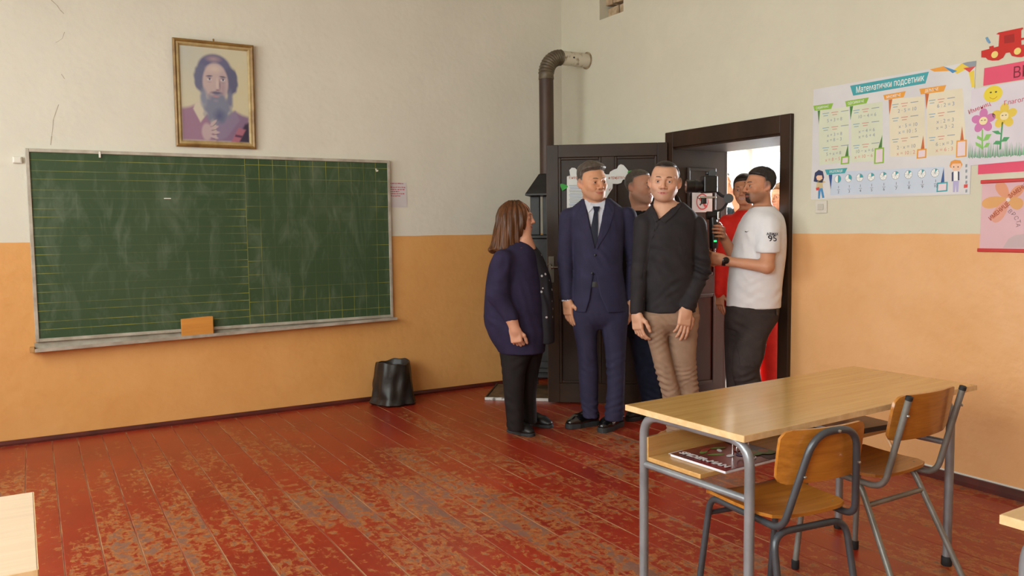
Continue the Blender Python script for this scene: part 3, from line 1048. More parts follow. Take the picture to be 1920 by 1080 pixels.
def build_bin():
    c = (-1.75, -0.20, 0.0)
    r = empty('waste_bin', c, label='small waste bin lined with a crumpled black bag', cat='bin')
    bag = mat('black_bag_plastic', (38, 31, 27), (26, 22, 20), rough=0.42, scale=9, bump=0.6, bscale=16)
    mb = MB()
    n, rows = 56, 22
    vs_, fs_ = [], []
    for i in range(rows):
        t = i / (rows - 1)
        z = 0.325 * t
        rad = 0.168 - 0.036 * t + 0.012 * math.exp(-((t - 0.06) / 0.06) ** 2) - (0.018 if i == 0 else 0)
        for k in range(n):
            a = 2 * math.pi * k / n
            fold = 0.006 * math.sin(5 * a + 2 * t) + 0.004 * math.sin(11 * a - 5 * t + 1.0) + 0.010 * noise.noise(Vector((math.cos(a) * 2.2, math.sin(a) * 2.2, t * 3)))
            rr = rad + fold * (0.5 + 0.9 * (1 - t))
            zz = z + 0.010 * math.sin(2 * a + 0.6) * t + 0.004 * math.sin(7 * a) * t
            vs_.append((rr * math.cos(a), rr * math.sin(a), zz))
    top = vs_[-n:]
    for d, (sr, dz) in enumerate(((0.94, 0.004), (0.88, -0.008), (0.84, -0.10), (0.76, -0.26))):
        vs_ += [(q[0] * sr, q[1] * sr, q[2] + dz) for q in top]
    tot = rows + 4
    for i in range(tot - 1):
        for k in range(n):
            fs_.append((i * n + k, i * n + (k + 1) % n, (i + 1) * n + (k + 1) % n, (i + 1) * n + k))
    fs_.append(tuple(reversed(range(n))))
    fs_.append(tuple((tot - 1) * n + k for k in range(n)))
    mb.add(vs_, fs_)
    o = mb.build('bag_liner', bag, r, smooth=True)
    MB().lathe([(0.105, 0.006), (0.108, 0.01), (0.098, 0.05), (0.098, 0.0505)], seg=24).build('bin_base', mat('bin_plastic', (30, 30, 32), rough=0.5), r)
    pk = mat('crumpled_paper', (150, 140, 128), rough=0.8)
    g = MB()
    vs2, fs2 = [], []
    for i in range(7):
        for k in range(10):
            th, ph = math.pi * i / 6, 2 * math.pi * k / 10
            q = Vector((math.sin(th) * math.cos(ph), math.sin(th) * math.sin(ph), math.cos(th)))
            q = q * (0.028 * (1 + 0.4 * noise.noise(q * 2.3)))
            vs2.append((q.x + 0.04, q.y + 0.03, q.z + 0.085))
    for i in range(6):
        for k in range(10):
            fs2.append((i * 10 + k, i * 10 + (k + 1) % 10, (i + 1) * 10 + (k + 1) % 10, (i + 1) * 10 + k))
    g.add(vs2, fs2)
    g.build('crumpled_litter', pk, r)


build_bin()


# ------------------------------------------------------------------ posters on the door wall
def wall_poly(o):
    return lambda u, v: (o[1] - on_x(u, v)[1], on_x(u, v)[2] - o[2])


def build_posters():
    ink = mat('dark_ink', (70, 66, 72), rough=0.7)
    # light switch
    a, b = on_x(1530, 400), on_x(1552, 376)
    s = right_wall_root('light_switch', a[1], a[2], 0.001, label='white light switch plate below the maths poster', cat='switch')
    wh = mat('switch_plastic', (212, 206, 194), rough=0.35)
    w, h = a[1] - b[1], b[2] - a[2]
    MB().box2((0, 0, 0), (w, h, 0.009)).build('plate', wh, s, bevel=0.003)
    MB().box2((w * 0.26, h * 0.26, 0.009), (w * 0.74, h * 0.74, 0.016)).build('rocker', mat('rocker_plastic', (196, 190, 178), rough=0.35), s, bevel=0.003)
    # maths poster
    o = on_x(1521, 374)
    m = right_wall_root('maths_poster', o[1], o[2], 0.002, label='large white Cyrillic maths poster with sums and fraction circles beside the door', cat='poster')
    W_ = wall_poly(o)
    K = lambda cx, cy: W_(1500 + cx / 3.4853, 90 + cy / 3.4839)
    paper = mat('poster_white', (216, 213, 212), (206, 203, 206), rough=0.45, scale=3)
    flat(m, 'sheet', [W_(1521, 374), W_(1819, 364), W_(1830, 114), W_(1526, 168)], 0, paper, 0.0012)
    teal, green, orange = mat('teal_print', (62, 158, 166), rough=0.5), mat('green_print', (140, 184, 62), rough=0.5), mat('orange_print', (226, 154, 52), rough=0.5)
    dgreen, dorange, navy = mat('deep_green_print', (70, 122, 56), rough=0.5), mat('rust_print', (192, 100, 48), rough=0.5), mat('navy_print', (48, 82, 138), rough=0.5)
    red, blue, yellow = mat('red_print', (212, 70, 60), rough=0.5), mat('blue_print', (70, 140, 190), rough=0.5), mat('yellow_print', (228, 200, 70), rough=0.5)
    white = mat('white_print', (236, 236, 232), rough=0.5)
    pg, py, pb = mat('pale_green_print', (210, 214, 190), rough=0.5), mat('pale_yellow_print', (222, 212, 186), rough=0.5), mat('pale_blue_print', (196, 206, 220), rough=0.5)
    grey, gblue, gred = mat('grey_print', (142, 150, 158), rough=0.6), mat('grey_blue_print', (128, 164, 184), rough=0.6), mat('soft_red_print', (206, 138, 122), rough=0.6)

    def kp(name, pts, z, mm):
        return flat(m, name, [K(*q) for q in pts], z, mm, 0.0002)
    kp('title_banner', [(350, 312), (330, 247), (845, 155), (822, 232)], 0.0013, teal)
    c = K(582, 238)
    text(m, 'title_lettering', 'Математички подсетник', c[0], c[1], 0.050, 0.0018, white, rot=0.012, bold=0.0002, sx=0.70)
    # corner ribbon
    kp('ribbon', [(850, 140), (940, 120), (1000, 150), (880, 155)], 0.0013, orange)
    kp('ribbon', [(940, 120), (1030, 150), (1000, 165)], 0.0015, blue)
    kp('ribbon', [(1000, 150), (1060, 100), (1110, 128), (1030, 170)], 0.0014, yellow)
    kp('ribbon', [(1070, 132), (1150, 120), (1110, 160)], 0.0016, red)
    kp('ribbon', [(1105, 158), (1140, 145), (1145, 255), (1125, 258)], 0.0013, yellow)
    kp('ribbon', [(1095, 92), (1153, 84), (1150, 122), (1075, 130), (1060, 102)], 0.0012, grey)
    cols = [((125, 400), (320, 385), (322, 745), (128, 765), pg), ((335, 380), (540, 350), (545, 735), (335, 748), pg),
            ((585, 335), (815, 315), (825, 700), (590, 712), py), ((828, 290), (1065, 262), (1090, 690), (832, 706), py)]
    for A, B, C_, D, mm in cols:
        kp('column_panel', [A, B, C_, D], 0.0013, mm)
    tabs = [((90, 378), (220, 360), (206, 398), (97, 410), green, dgreen, 'САБИРАЊЕ', (118, 410), (134, 408), (125, 500)),
            ((298, 348), (452, 323), (437, 362), (305, 384), green, dgreen, 'ОДУЗИМАЊЕ', (328, 382), (350, 378), (332, 472)),
            ((547, 308), (694, 282), (680, 322), (556, 340), orange, dorange, 'МНОЖЕЊЕ', (582, 338), (606, 334), (587, 440)),
            ((783, 268), (958, 242), (942, 284), (792, 304), orange, dorange, 'ДЕЉЕЊЕ', (820, 300), (846, 298), (828, 402))]
    for A, B, C_, D, mm, dm, s_, p0, p1, p2 in tabs:
        kp('column_tab', [A, B, C_, D], 0.0015, mm)
        kp('tab_fold', [p0, p1, p2], 0.0014, dm)
        cc = K((A[0] + C_[0]) / 2, (A[1] + C_[1]) / 2)
        text(m, 'tab_lettering', s_, cc[0], cc[1], 0.021, 0.0019, white, rot=0.01, sx=0.75)
    sums = [('5 + 3 = 8', 228, 470), ('x + 3 = 8', 228, 566), ('x = 8 − 3', 226, 600), ('5 + x = 8', 222, 690), ('x = 8 − 5', 216, 728),
            ('10 − 4 = 6', 440, 443), ('x − 4 = 6', 438, 540), ('x = 6 + 4', 438, 575), ('10 − x = 6', 424, 672), ('x = 10 − 6', 418, 708),
            ('2 · 5 = 10', 702, 405), ('x · 5 = 10', 708, 506), ('x = 10 : 5', 706, 545), ('2 · x = 10', 696, 646), ('x = 10 : 2', 694, 686),
            ('6 : 2 = 3', 955, 372), ('x : 2 = 3', 952, 476), ('x = 3 · 2', 950, 516), ('6 : x = 3', 946, 624), ('x = 6 : 3', 946, 664)]
    for k, (s_, x, y) in enumerate(sums):
        cc = K(x, y)
        text(m, 'sum_lettering', s_, cc[0], cc[1], 0.028, 0.0017, gred if k % 5 == 4 else grey, rot=0.01)
    dash = {gblue: MB(), gred: MB(), grey: MB()}
    for x0, ys in ((150, (430, 525, 655)), (350, (410, 500, 640)), (605, (372, 462, 600)), (845, (345, 435, 588))):
        for y in ys:
            for dx, wd, mm in ((0, 42, gblue), (58, 44, gred), (120, 50, grey)):
                sl = -0.13
                p0, p1 = K(x0 + dx, y + sl * dx), K(x0 + dx + wd, y + sl * (dx + wd))
                dash[mm].box(((p0[0] + p1[0]) / 2, (p0[1] + p1[1]) / 2, 0.0016), (p1[0] - p0[0], 0.004, 0.0003))
                if mm is not grey:
                    dash[mm].box(((p0[0] + p1[0]) / 2, (p0[1] + p1[1]) / 2 - 0.014, 0.0016), ((p1[0] - p0[0]) * 0.7, 0.004, 0.0003))
    for mm, d in dash.items():
        tag(d.build('dash_marks', mm, m), kind='stuff')
    # framed boxes (their codes are left out)
    for x0, y0, x1, y1, tip, mm, dm in ((272, 710, 326, 762, (316, 628), green, dgreen), (490, 655, 552, 758, (540, 568), green, dgreen),
                                       (768, 662, 830, 724, (808, 570), orange, dorange), (1025, 605, 1093, 716, (1062, 510), orange, dorange), (898, 880, 968, 942, (942, 780), teal, navy)):
        kp('corner_box', [(x0, y0), (x1, y0 - 6), (x1 - 2, y1 - 6), (x0 - 4, y1)], 0.0014, mm)
        kp('corner_box_inside', [(x0 + 9, y0 + 9), (x1 - 9, y0 + 4), (x1 - 11, y1 - 14), (x0 + 6, y1 - 9)], 0.0017, mat('box_pink', (226, 206, 212), rough=0.5))
        kp('box_fold', [(x0 + 24, y0), (x0 + 48, y0 - 5), tip], 0.0014, dm)
    # fractions strip
    kp('fraction_strip', [(205, 810), (945, 775), (900, 945), (200, 962)], 0.0013, pb)
    kp('fraction_tab', [(165, 795), (312, 783), (296, 818), (178, 828)], 0.0015, teal)
    kp('tab_fold', [(190, 828), (214, 826), (204, 924)], 0.0016, navy)
    cc = K(238, 806)
    text(m, 'tab_lettering', 'РАЗЛОМЦИ', cc[0], cc[1], 0.021, 0.0019, white, rot=0.01, sx=0.75)
    for k, d in enumerate((2, 3, 4, 5, 6, 7, 8, 9, 10)):
        x = (250, 320, 393, 467, 547, 627, 711, 798, 885)[k]
        y = 856 - 40 * (x - 250) / 635
        cc = K(x, y)
        r_ = 0.0235
        flat(m, 'fraction_circle', ell_pts(cc[0], cc[1], r_, r_, 22), 0.0015, white, 0.0002)
        ring = MB()
        a_, b_ = ell_pts(cc[0], cc[1], r_, r_, 22), ell_pts(cc[0], cc[1], r_ * 0.9, r_ * 0.9, 22)
        ring.add([(*q, 0.0019) for q in a_] + [(*q, 0.0019) for q in b_], [(i, (i + 1) % 22, 22 + (i + 1) % 22, 22 + i) for i in range(22)])
        for j in range(d if d > 2 else 0):
            an = math.pi / 2 - 2 * math.pi * j / d
            p0, p1 = (cc[0], cc[1]), (cc[0] + r_ * 0.95 * math.cos(an), cc[1] + r_ * 0.95 * math.sin(an))
            nx_, ny_ = -math.sin(an) * 0.0006, math.cos(an) * 0.0006
            ring.add([(p0[0] - nx_, p0[1] - ny_, 0.0019), (p1[0] - nx_, p1[1] - ny_, 0.0019), (p1[0] + nx_, p1[1] + ny_, 0.0019), (p0[0] + nx_, p0[1] + ny_, 0.0019)], [(0, 1, 2, 3)])
        ring.build('circle_outline', grey, m)
        a1 = math.pi / 2
        a0 = a1 - 2 * math.pi / d
        flat(m, 'fraction_slice', [(cc[0], cc[1])] + ell_pts(cc[0], cc[1], r_ * 0.92, r_ * 0.92, 10, 0, a0, a1), 0.0017, teal, 0.0001)
        y2 = K(x + 4, y + 54)
        text(m, 'fraction_lettering', '1', y2[0], y2[1], 0.022, 0.0017, ink)
        y3 = K(x + 4, y + 70)
        MB().box((y3[0], y3[1], 0.0017), (0.02, 0.0016, 0.0002)).build('fraction_bar', ink, m)
        y4 = K(x + 4, y + 86)
        text(m, 'fraction_lettering', str(d), y4[0], y4[1], 0.022, 0.0017, ink)
    # cartoon girl and boy printed on the sheet
    skin, navyh, ginger = mat('cartoon_skin', (232, 190, 160), rough=0.5), mat('cartoon_navy', (44, 54, 92), rough=0.5), mat('cartoon_ginger', (222, 146, 60), rough=0.5)
    lil = mat('cartoon_lilac', (176, 168, 206), rough=0.5)
    kp('girl_hair', [(92, 872), (100, 815), (125, 796), (152, 806), (160, 845), (150, 880), (120, 878)], 0.0015, navyh)
    kp('girl_face', [(108, 842), (118, 832), (146, 832), (150, 855), (132, 866), (114, 862)], 0.0017, skin)
    kp('girl_body', [(118, 866), (150, 864), (172, 876), (150, 884), (154, 915), (120, 918), (108, 920), (112, 880)], 0.0015, mat('cartoon_tan', (204, 184, 140), rough=0.5))
    kp('girl_legs', [(122, 916), (150, 914), (162, 978), (148, 980), (138, 930), (132, 984), (120, 984)], 0.0014, blue)
    kp('girl_book', [(106, 914), (128, 908), (130, 926), (110, 932)], 0.0018, red)
    kp('boy_hair', [(980, 770), (988, 742), (1015, 730), (1050, 734), (1064, 760), (1058, 780), (985, 782)], 0.0015, ginger)
    kp('boy_face', [(990, 772), (1000, 756), (1054, 754), (1058, 778), (1042, 800), (1004, 802)], 0.0017, skin)
    kp('boy_shirt', [(1004, 806), (1036, 804), (1042, 866), (1002, 868)], 0.0015, white)
    kp('boy_vest', [(994, 814), (1006, 806), (1006, 868), (994, 872)], 0.0016, navyh)
    kp('boy_vest', [(1034, 804), (1044, 810), (1044, 864), (1034, 866)], 0.0016, navyh)
    kp('boy_legs', [(1002, 868), (1042, 866), (1036, 940), (1024, 942), (1021, 885), (1014, 942), (1002, 942)], 0.0014, lil)
    for fx in (1008, 1036):
        cc = K(fx, 777)
        flat(m, 'boy_eye', ell_pts(cc[0], cc[1], 0.003, 0.004, 8), 0.0019, ink, 0.0001)
    kp('red_stamp', [(1074, 892), (1099, 889), (1097, 912), (1073, 915)], 0.0015, red)
    for y in (760, 795, 835, 868, 925):
        kp('side_print', [(1084, y), (1096, y - 2), (1095, y + 18), (1083, y + 20)], 0.0015, grey)

    # red train cut-out
    o = on_x(1841, 112)
    Q = wall_poly(o)
    T = lambda cx, cy: Q(1800 + cx / 3.6, 30 + cy / 3.6)
    t = right_wall_root('train_cutout', o[1], o[2], 0.002, label='red paper train cut-out with yellow wheels above the pink banner', cat='cutout')
    redp = mat('red_card', (196, 42, 32), rough=0.7)
    flat(t, 'train_body', [T(*q) for q in ((146, 280), (146, 236), (200, 222), (200, 206), (228, 200), (230, 214), (262, 205), (268, 126), (246, 124), (262, 112), (426, 78), (428, 86), (414, 96), (414, 150), (470, 138), (470, 150), (414, 164), (416, 196), (470, 186), (470, 262), (440, 268), (420, 278), (390, 278), (352, 270), (338, 246), (310, 250), (292, 282), (262, 300), (220, 302), (190, 296), (176, 282))], 0, redp, 0.0012)
    yel = mat('yellow_card', (232, 208, 120), rough=0.7)
    for cx, cy in ((237, 261), (391, 238)):
        c = T(cx, cy)
        w_ = flat(t, 'wheel', ell_pts(c[0], c[1], 0.0165, 0.0165, 18), 0.0014, yel, 0.0008)
    flat(t, 'cab_window', [T(*q) for q in ((300, 134), (368, 120), (370, 176), (302, 186))], 0.0014, mat('dark_red_card', (160, 32, 26), rough=0.7), 0.0004)
    b = right_wall_root('paper_smoke', on_x(1853, 76)[1], on_x(1853, 76)[2], 0.002, label='little blue paper puff stuck beside the red train', cat='cutout')
    c0 = on_x(1853, 76)
    B_ = wall_poly(c0)
    flat(b, 'puff', [B_(*q) for q in ((1848, 71), (1852, 69), (1858, 80), (1855, 82), (1851, 78))], 0, mat('blue_card', (110, 152, 186), rough=0.7), 0.001)
    # pink banner sheet with writing
    pink = mat('pink_card', (222, 84, 112), rough=0.75)
    o = on_x(1844, 161)
    Q = wall_poly(o)
    p = right_wall_root('pink_banner', o[1], o[2], 0.0015, label='bright pink paper banner with dark lettering under the red train', cat='banner')
    yR = o[1] - 0.62
    def rect(q0, q1):
        """left edge from pixels, run to the right at the slope of the pixels"""
        return q0, q1
    a0, a1 = Q(1844, 161), Q(1846, 128)
    flat(p, 'sheet', [a0, (0.62, a0[1] + 0.005), (0.62, a1[1] + 0.005), a1], 0, pink, 0.001)
    c = Q(1899, 138)
    text(p, 'lettering', 'ВР', c[0], c[1], 0.075, 0.0012, mat('maroon_marker', (122, 30, 48), rough=0.7), align='LEFT', sx=0.85)
    # flower drawing
    o = on_x(1817, 311)
    Q = wall_poly(o)
    F = lambda cx, cy: Q(1800 + cx / 3.6, 30 + cy / 3.6)
    f = right_wall_root('flower_drawing', o[1], o[2], 0.0045, label='white sheet with a drawn sun, pink flower and yellow flower', cat='drawing')
    flat(f, 'sheet', [F(62, 1010), (0.60, F(62, 1010)[1] + 0.01), (0.60, F(80, 496)[1] + 0.012), F(80, 496)], 0, mat('drawing_paper', (214, 206, 214), rough=0.75), 0.0008)
    sun, pk, yl, gr1, gr2 = (mat('sun_pencil', (228, 206, 66), rough=0.8), mat('pink_pencil', (202, 122, 172), rough=0.8), mat('yellow_pencil', (226, 198, 84), rough=0.8),
                             mat('light_green_pencil', (140, 196, 106), rough=0.8), mat('green_pencil', (82, 158, 104), rough=0.8))
    cream = mat('cream_pencil', (236, 218, 170), rough=0.8)
    c = F(227, 527)
    flat(f, 'sun', ell_pts(c[0], c[1], 0.046, 0.040, 24), 0.001, sun, 0.0002)
    for ex, ey in ((212, 517), (247, 513)):
        c = F(ex, ey)
        flat(f, 'sun_eye', ell_pts(c[0], c[1], 0.0055, 0.004, 10), 0.0013, ink, 0.0001)
    mp = [F(205 + 10 * k, 550 + 14 * math.sin(math.pi * k / 5) - 1.5 * k) for k in range(6)]
    MB().tube([(q[0], q[1], 0.0013) for q in mp], 0.0012, 5).build('sun_smile', mat('orange_pencil', (196, 130, 40), rough=0.8), f)
    for (cx, cy), mm, nm in (((162, 708), pk, 'pink'), ((303, 675), yl, 'yellow')):
        c = F(cx, cy)
        for k in range(5):
            an = math.pi / 2 + 2 * math.pi * k / 5
            flat(f, 'petal', ell_pts(c[0] + 0.036 * math.cos(an), c[1] + 0.036 * math.sin(an), 0.026, 0.021, 16, an), 0.001, mm, 0.0001)
        flat(f, 'flower_face', ell_pts(c[0], c[1], 0.021, 0.020, 18), 0.0013, cream, 0.0001)
        for s_ in (-1, 1):
            flat(f, 'flower_eye', ell_pts(c[0] + s_ * 0.008, c[1] + 0.003, 0.005, 0.002, 8), 0.0016, ink, 0.0001)
    flat(f, 'stem', [F(150, 768), F(160, 766), F(160, 900), F(148, 902)], 0.001, gr1, 0.0001)
    flat(f, 'stem', [F(286, 715), F(296, 714), F(280, 900), F(268, 902)], 0.001, gr2, 0.0001)
    for pts, mm in ((((152, 845), (118, 826), (122, 806), (150, 822)), gr1), (((158, 845), (180, 800), (218, 796), (196, 836)), gr1), (((150, 895), (112, 874), (108, 850), (146, 868)), gr1), (((160, 890), (184, 856), (208, 858), (190, 886)), gr1),
                    (((286, 800), (250, 798), (218, 778), (262, 774)), gr2), (((280, 850), (300, 818), (340, 818), (318, 846)), gr2), (((274, 868), (226, 866), (246, 842), (282, 844)), gr2)):
        flat(f, 'leaf', [F(*q) for q in pts], 0.0011, mm, 0.0001)
    gm, gm2 = MB(), MB()
    rr = random.Random(3)
    for k in range(58):
        x = 62 + k * 6.6
        p0, p1 = F(x, 960 - 0.05 * (x - 60) + rr.uniform(-6, 6)), F(x + rr.uniform(-5, 8), 870 - 0.05 * (x - 60) + rr.uniform(-35, 35))
        g_ = gm if k % 3 else gm2
        g_.add([(p0[0] - 0.002, p0[1], 0.0011), (p0[0] + 0.002, p0[1], 0.0011), (p1[0], p1[1], 0.0011)], [(0, 1, 2)])
    tag(gm.build('grass', mat('grass_pencil', (104, 166, 118), rough=0.8), f), kind='stuff')
    tag(gm2.build('grass', mat('dark_grass_pencil', (74, 128, 104), rough=0.8), f), kind='stuff')
    rp = mat('crimson_pencil', (188, 62, 84), rough=0.8)
    c = F(134, 622)
    text(f, 'lettering', 'Имениц', c[0], c[1], 0.030, 0.0012, rp, rot=0.28)
    c = F(300, 592)
    text(f, 'lettering', 'Глаголи', c[0], c[1], 0.030, 0.0012, rp, rot=0.08, align='LEFT')
    # pink sheet under the drawing
    o = on_x(1834, 327)
    Q = wall_poly(o)
    u_ = right_wall_root('pink_backing', o[1], o[2], 0.0012, label='bright pink paper sheet showing below the flower drawing', cat='paper')
    a1 = Q(1834, 300)
    flat(u_, 'sheet', [(0, 0), (0.58, 0.002), (0.58, a1[1]), (0, a1[1])], 0, pink, 0.001)
    # pale pink chart held by two red rods
    o = on_x(1834, 472)
    Q = wall_poly(o)
    V = lambda cx, cy: Q(1810 + cx / 6.355, 320 + cy / 6.353)
    h = right_wall_root('hanging_chart', o[1], o[2], 0.002, label='pale pink paper chart with orange petals between two red rods', cat='chart')
    top, bot = V(205, 135), V(165, 945)
    flat(h, 'sheet', [(bot[0] + 0.003, bot[1]), (0.66, bot[1] + 0.004), (0.66, top[1] + 0.004), (top[0], top[1])], 0, mat('pale_pink_paper', (216, 176, 182), rough=0.75), 0.001)
    rod = mat('red_plastic_rod', (190, 34, 30), rough=0.4)
    for q in (top, bot):
        MB().box2((q[0] - 0.006, q[1] - 0.009, -0.001), (0.68, q[1] + 0.009, 0.008)).build('rod', rod, h, bevel=0.003)
    pet = [mat('peach_petal', (220, 152, 118), rough=0.75), mat('apricot_petal', (218, 162, 104), rough=0.75), mat('rose_petal', (220, 156, 136), rough=0.75)]
    cc = V(515, 345)
    for k, (tx, ty, wd) in enumerate(((425, 190, 0.034), (285, 385, 0.036), (385, 540, 0.036), (640, 230, 0.03), (640, 400, 0.036))):
        e = V(tx, ty)
        an = math.atan2(e[1] - cc[1], e[0] - cc[0])
        L = math.hypot(e[0] - cc[0], e[1] - cc[1])
        pts = []
        for j in range(20):
            a = 2 * math.pi * j / 20
            x = L * 0.75 * (1 + math.cos(a)) * 0.92
            y = wd * math.sin(a) * (0.55 + 0.45 * x / (1.4 * L))
            pts.append((cc[0] + x * math.cos(an) - y * math.sin(an), min(top[1] - 0.01, cc[1] + x * math.sin(an) + y * math.cos(an))))
        flat(h, 'petal', pts, 0.0012 + 0.0001 * k, pet[k % 3], 0.0001)
    flat(h, 'petal_centre', ell_pts(cc[0], cc[1], 0.010, 0.010, 12), 0.0022, mat('white_pencil', (222, 204, 204), rough=0.8), 0.0001)
    bm_ = mat('brown_marker', (170, 78, 52), rough=0.75)
    c = V(408, 485)
    text(h, 'lettering', 'ИМЕНИЦЕ', c[0], c[1], 0.030, 0.0024, bm_, rot=0.72, bold=0.0006, sx=0.8)
    c = V(625, 245)
    text(h, 'lettering', 'ЗАМЕНИ', c[0], c[1], 0.028, 0.0024, bm_, rot=0.62, bold=0.0006, sx=0.8)
    gp = mat('grey_marker', (140, 112, 112), rough=0.75)
    for ch_, cx, cy, rt in (('В', 535, 487, -0.9), ('Р', 575, 520, -0.9), ('С', 608, 565, -1.1), ('Т', 634, 607, -1.3), ('А', 630, 650, -1.5)):
        c = V(cx, cy)
        text(h, 'lettering', ch_, c[0], c[1], 0.028, 0.0016, gp, rot=rt)
    flat(h, 'stem_drawing', [V(450, 920), V(520, 810), V(600, 765), V(760, 750), V(760, 920)], 0.0012, mat('grey_pencil_fill', (196, 172, 174), rough=0.8), 0.0001)
    # cable on the wall behind the desk
    a = [on_x(u, v) for u, v in ((1664, 800), (1666, 822), (1676, 843), (1688, 858), (1703, 868))]
    cb = empty('wall_cable', (0, a[0][1], a[0][2]), label='thin pale cable drooping down the orange wall behind the desk', cat='cable')
    MB().tube([(-0.008, q[1] - a[0][1], q[2] - a[0][2]) for q in a], 0.006, 8).build('cord', mat('pale_cable', (222, 190, 150), rough=0.5), cb, smooth=True)


build_posters()

# ------------------------------------------------------------------ desks and chairs
def wood_mat(name, c1, c2, rough=0.35, axis=0, coat=0.3):
    m, t, bs = new_mat(name)
    tc = t.n('ShaderNodeTexCoord').outputs['Object']
    st = [22, 22, 22]
    st[axis] = 1.2
    n1 = t.noise(t.mapping(tc, tuple(st)), 1.6, 4.0, 0.6, 0.6)
    n2 = t.noise(t.mapping(tc, tuple(x * 4 for x in st)), 2.0, 3.0)
    f = t.ramp(t.m('ADD', t.m('MULTIPLY', n1, 0.7), t.m('MULTIPLY', n2, 0.3)), 0.36, 0.64)
    t.put(bs.inputs['Base Color'], t.mix(f, rgba(c1), rgba(c2)))
    bs.inputs['Roughness'].default_value = rough
    bs.inputs['Coat Weight'].default_value = coat
    bs.inputs['Coat Roughness'].default_value = 0.12
    MATS[name] = m
    return m


BEECH = wood_mat('beech_laminate', (206, 162, 92), (188, 142, 74), 0.24, 0, 0.55)
EDGE = mat('pale_edge_band', (226, 192, 146), (210, 172, 122), rough=0.5, scale=30)
SHELFM = wood_mat('shelf_laminate', (204, 158, 96), (186, 138, 78), 0.4, 0)
PLY = wood_mat('varnished_plywood', (186, 122, 46), (158, 96, 32), 0.28, 0, 0.4)
GREYT = mat('grey_enamel_tube', (146, 148, 152), (128, 130, 134), rough=0.32, metal=0.35, scale=8)
DARKT = mat('slate_enamel_tube', (78, 80, 86), (66, 68, 72), rough=0.35, metal=0.3, scale=8)
WORNT = mat('worn_grey_tube', (138, 138, 134), (116, 112, 104), rough=0.4, metal=0.35, scale=10)
RUB = mat('black_rubber', (26, 26, 28), rough=0.7)


def make_desk(label, x, y, rz, top_m=None):
    r = empty('school_desk', (x, y, 0), rz, label=label, cat='desk')
    L, D, z1, th = 1.365, 0.55, 0.72, 0.022
    top = MB().box2((-L / 2, -D / 2, z1 - th), (L / 2, D / 2, z1)).build('desktop', top_m or BEECH, r, bevel=0.002)
    for a, b in (((-L / 2 - 0.0015, -D / 2, z1 - th + 0.001), (-L / 2, D / 2, z1 - 0.001)), ((L / 2, -D / 2, z1 - th + 0.001), (L / 2 + 0.0015, D / 2, z1 - 0.001)),
                 ((-L / 2, -D / 2 - 0.0015, z1 - th + 0.001), (L / 2, -D / 2, z1 - 0.001)), ((-L / 2, D / 2, z1 - th + 0.001), (L / 2, D / 2 + 0.0015, z1 - 0.001))):
        MB().box2(a, b).build('edge_band', EDGE, top)
    R = 0.0165
    zt = z1 - th - R
    for sx in (-0.62, 0.552):
        pts = bent([(sx, 0.245, 0.03), (sx, 0.245, zt), (sx, -0.245, zt), (sx, -0.245, 0.03)], 0.085, 8)
        fr = MB().tube(pts, R, 16).build('leg_frame', GREYT, r, smooth=True)
        for s in (-1, 1):
            MB().lathe([(0.018, 0.0), (0.0205, 0.004), (0.0205, 0.034), (0.0175, 0.038)], (sx, s * 0.245, 0), 14).build('rubber_foot', RUB, fr, smooth=True)
        MB().tube([(sx, 0.245, 0.497), (sx, -0.245, 0.497)], 0.0125, 12).build('crossbar', GREYT, r, smooth=True)
    MB().box2((-0.62, -0.035, 0.511), (0.565, 0.222, 0.527)).build('book_shelf', SHELFM, r, bevel=0.002)
    MB().box2((-0.62, 0.222, 0.511), (0.565, 0.240, 0.60)).build('shelf_lip', SHELFM, r, bevel=0.002)
    wire = mat('steel_wire', (190, 190, 192), rough=0.25, metal=0.9)
    for hx, hy in ((-0.40, 0.02), (-0.375, -0.03)):
        MB().tube([(hx, hy, 0.70), (hx, hy, 0.545)], 0.003, 8).build('wire_hook', wire, r, smooth=True)
    ring = [(-0.388 + 0.02 * math.cos(a), -0.005, 0.572 + 0.02 * math.sin(a)) for a in [2 * math.pi * k / 18 for k in range(18)]]
    MB().tube(ring, 0.0028, 8, closed=True).build('hook_ring', wire, r, smooth=True)
    return r


DESK_RZ = math.radians(2.6)
DESK_C = (-1.612, -4.045)
main_desk = make_desk('beech school desk with grey tube legs and a comic magazine on its shelf', *DESK_C, DESK_RZ)
make_desk('pale pinkish school desk with empty top standing before the blackboard', -4.165 - 0.6825, -4.055, 0.012, wood_mat('pale_pink_laminate', (206, 180, 152), (196, 168, 140), 0.4, 0, 0.1))
make_desk('pale beech school desk with empty top behind the two plywood chairs', -2.30 + 0.6825 - 0.01, -5.40, 0.02, wood_mat('pale_laminate', (212, 176, 124), (202, 164, 112), 0.4, 0, 0.1))


def desk_pt(lx, ly, z):
    c, s = math.cos(DESK_RZ), math.sin(DESK_RZ)
    return (DESK_C[0] + lx * c - ly * s, DESK_C[1] + lx * s + ly * c, z)


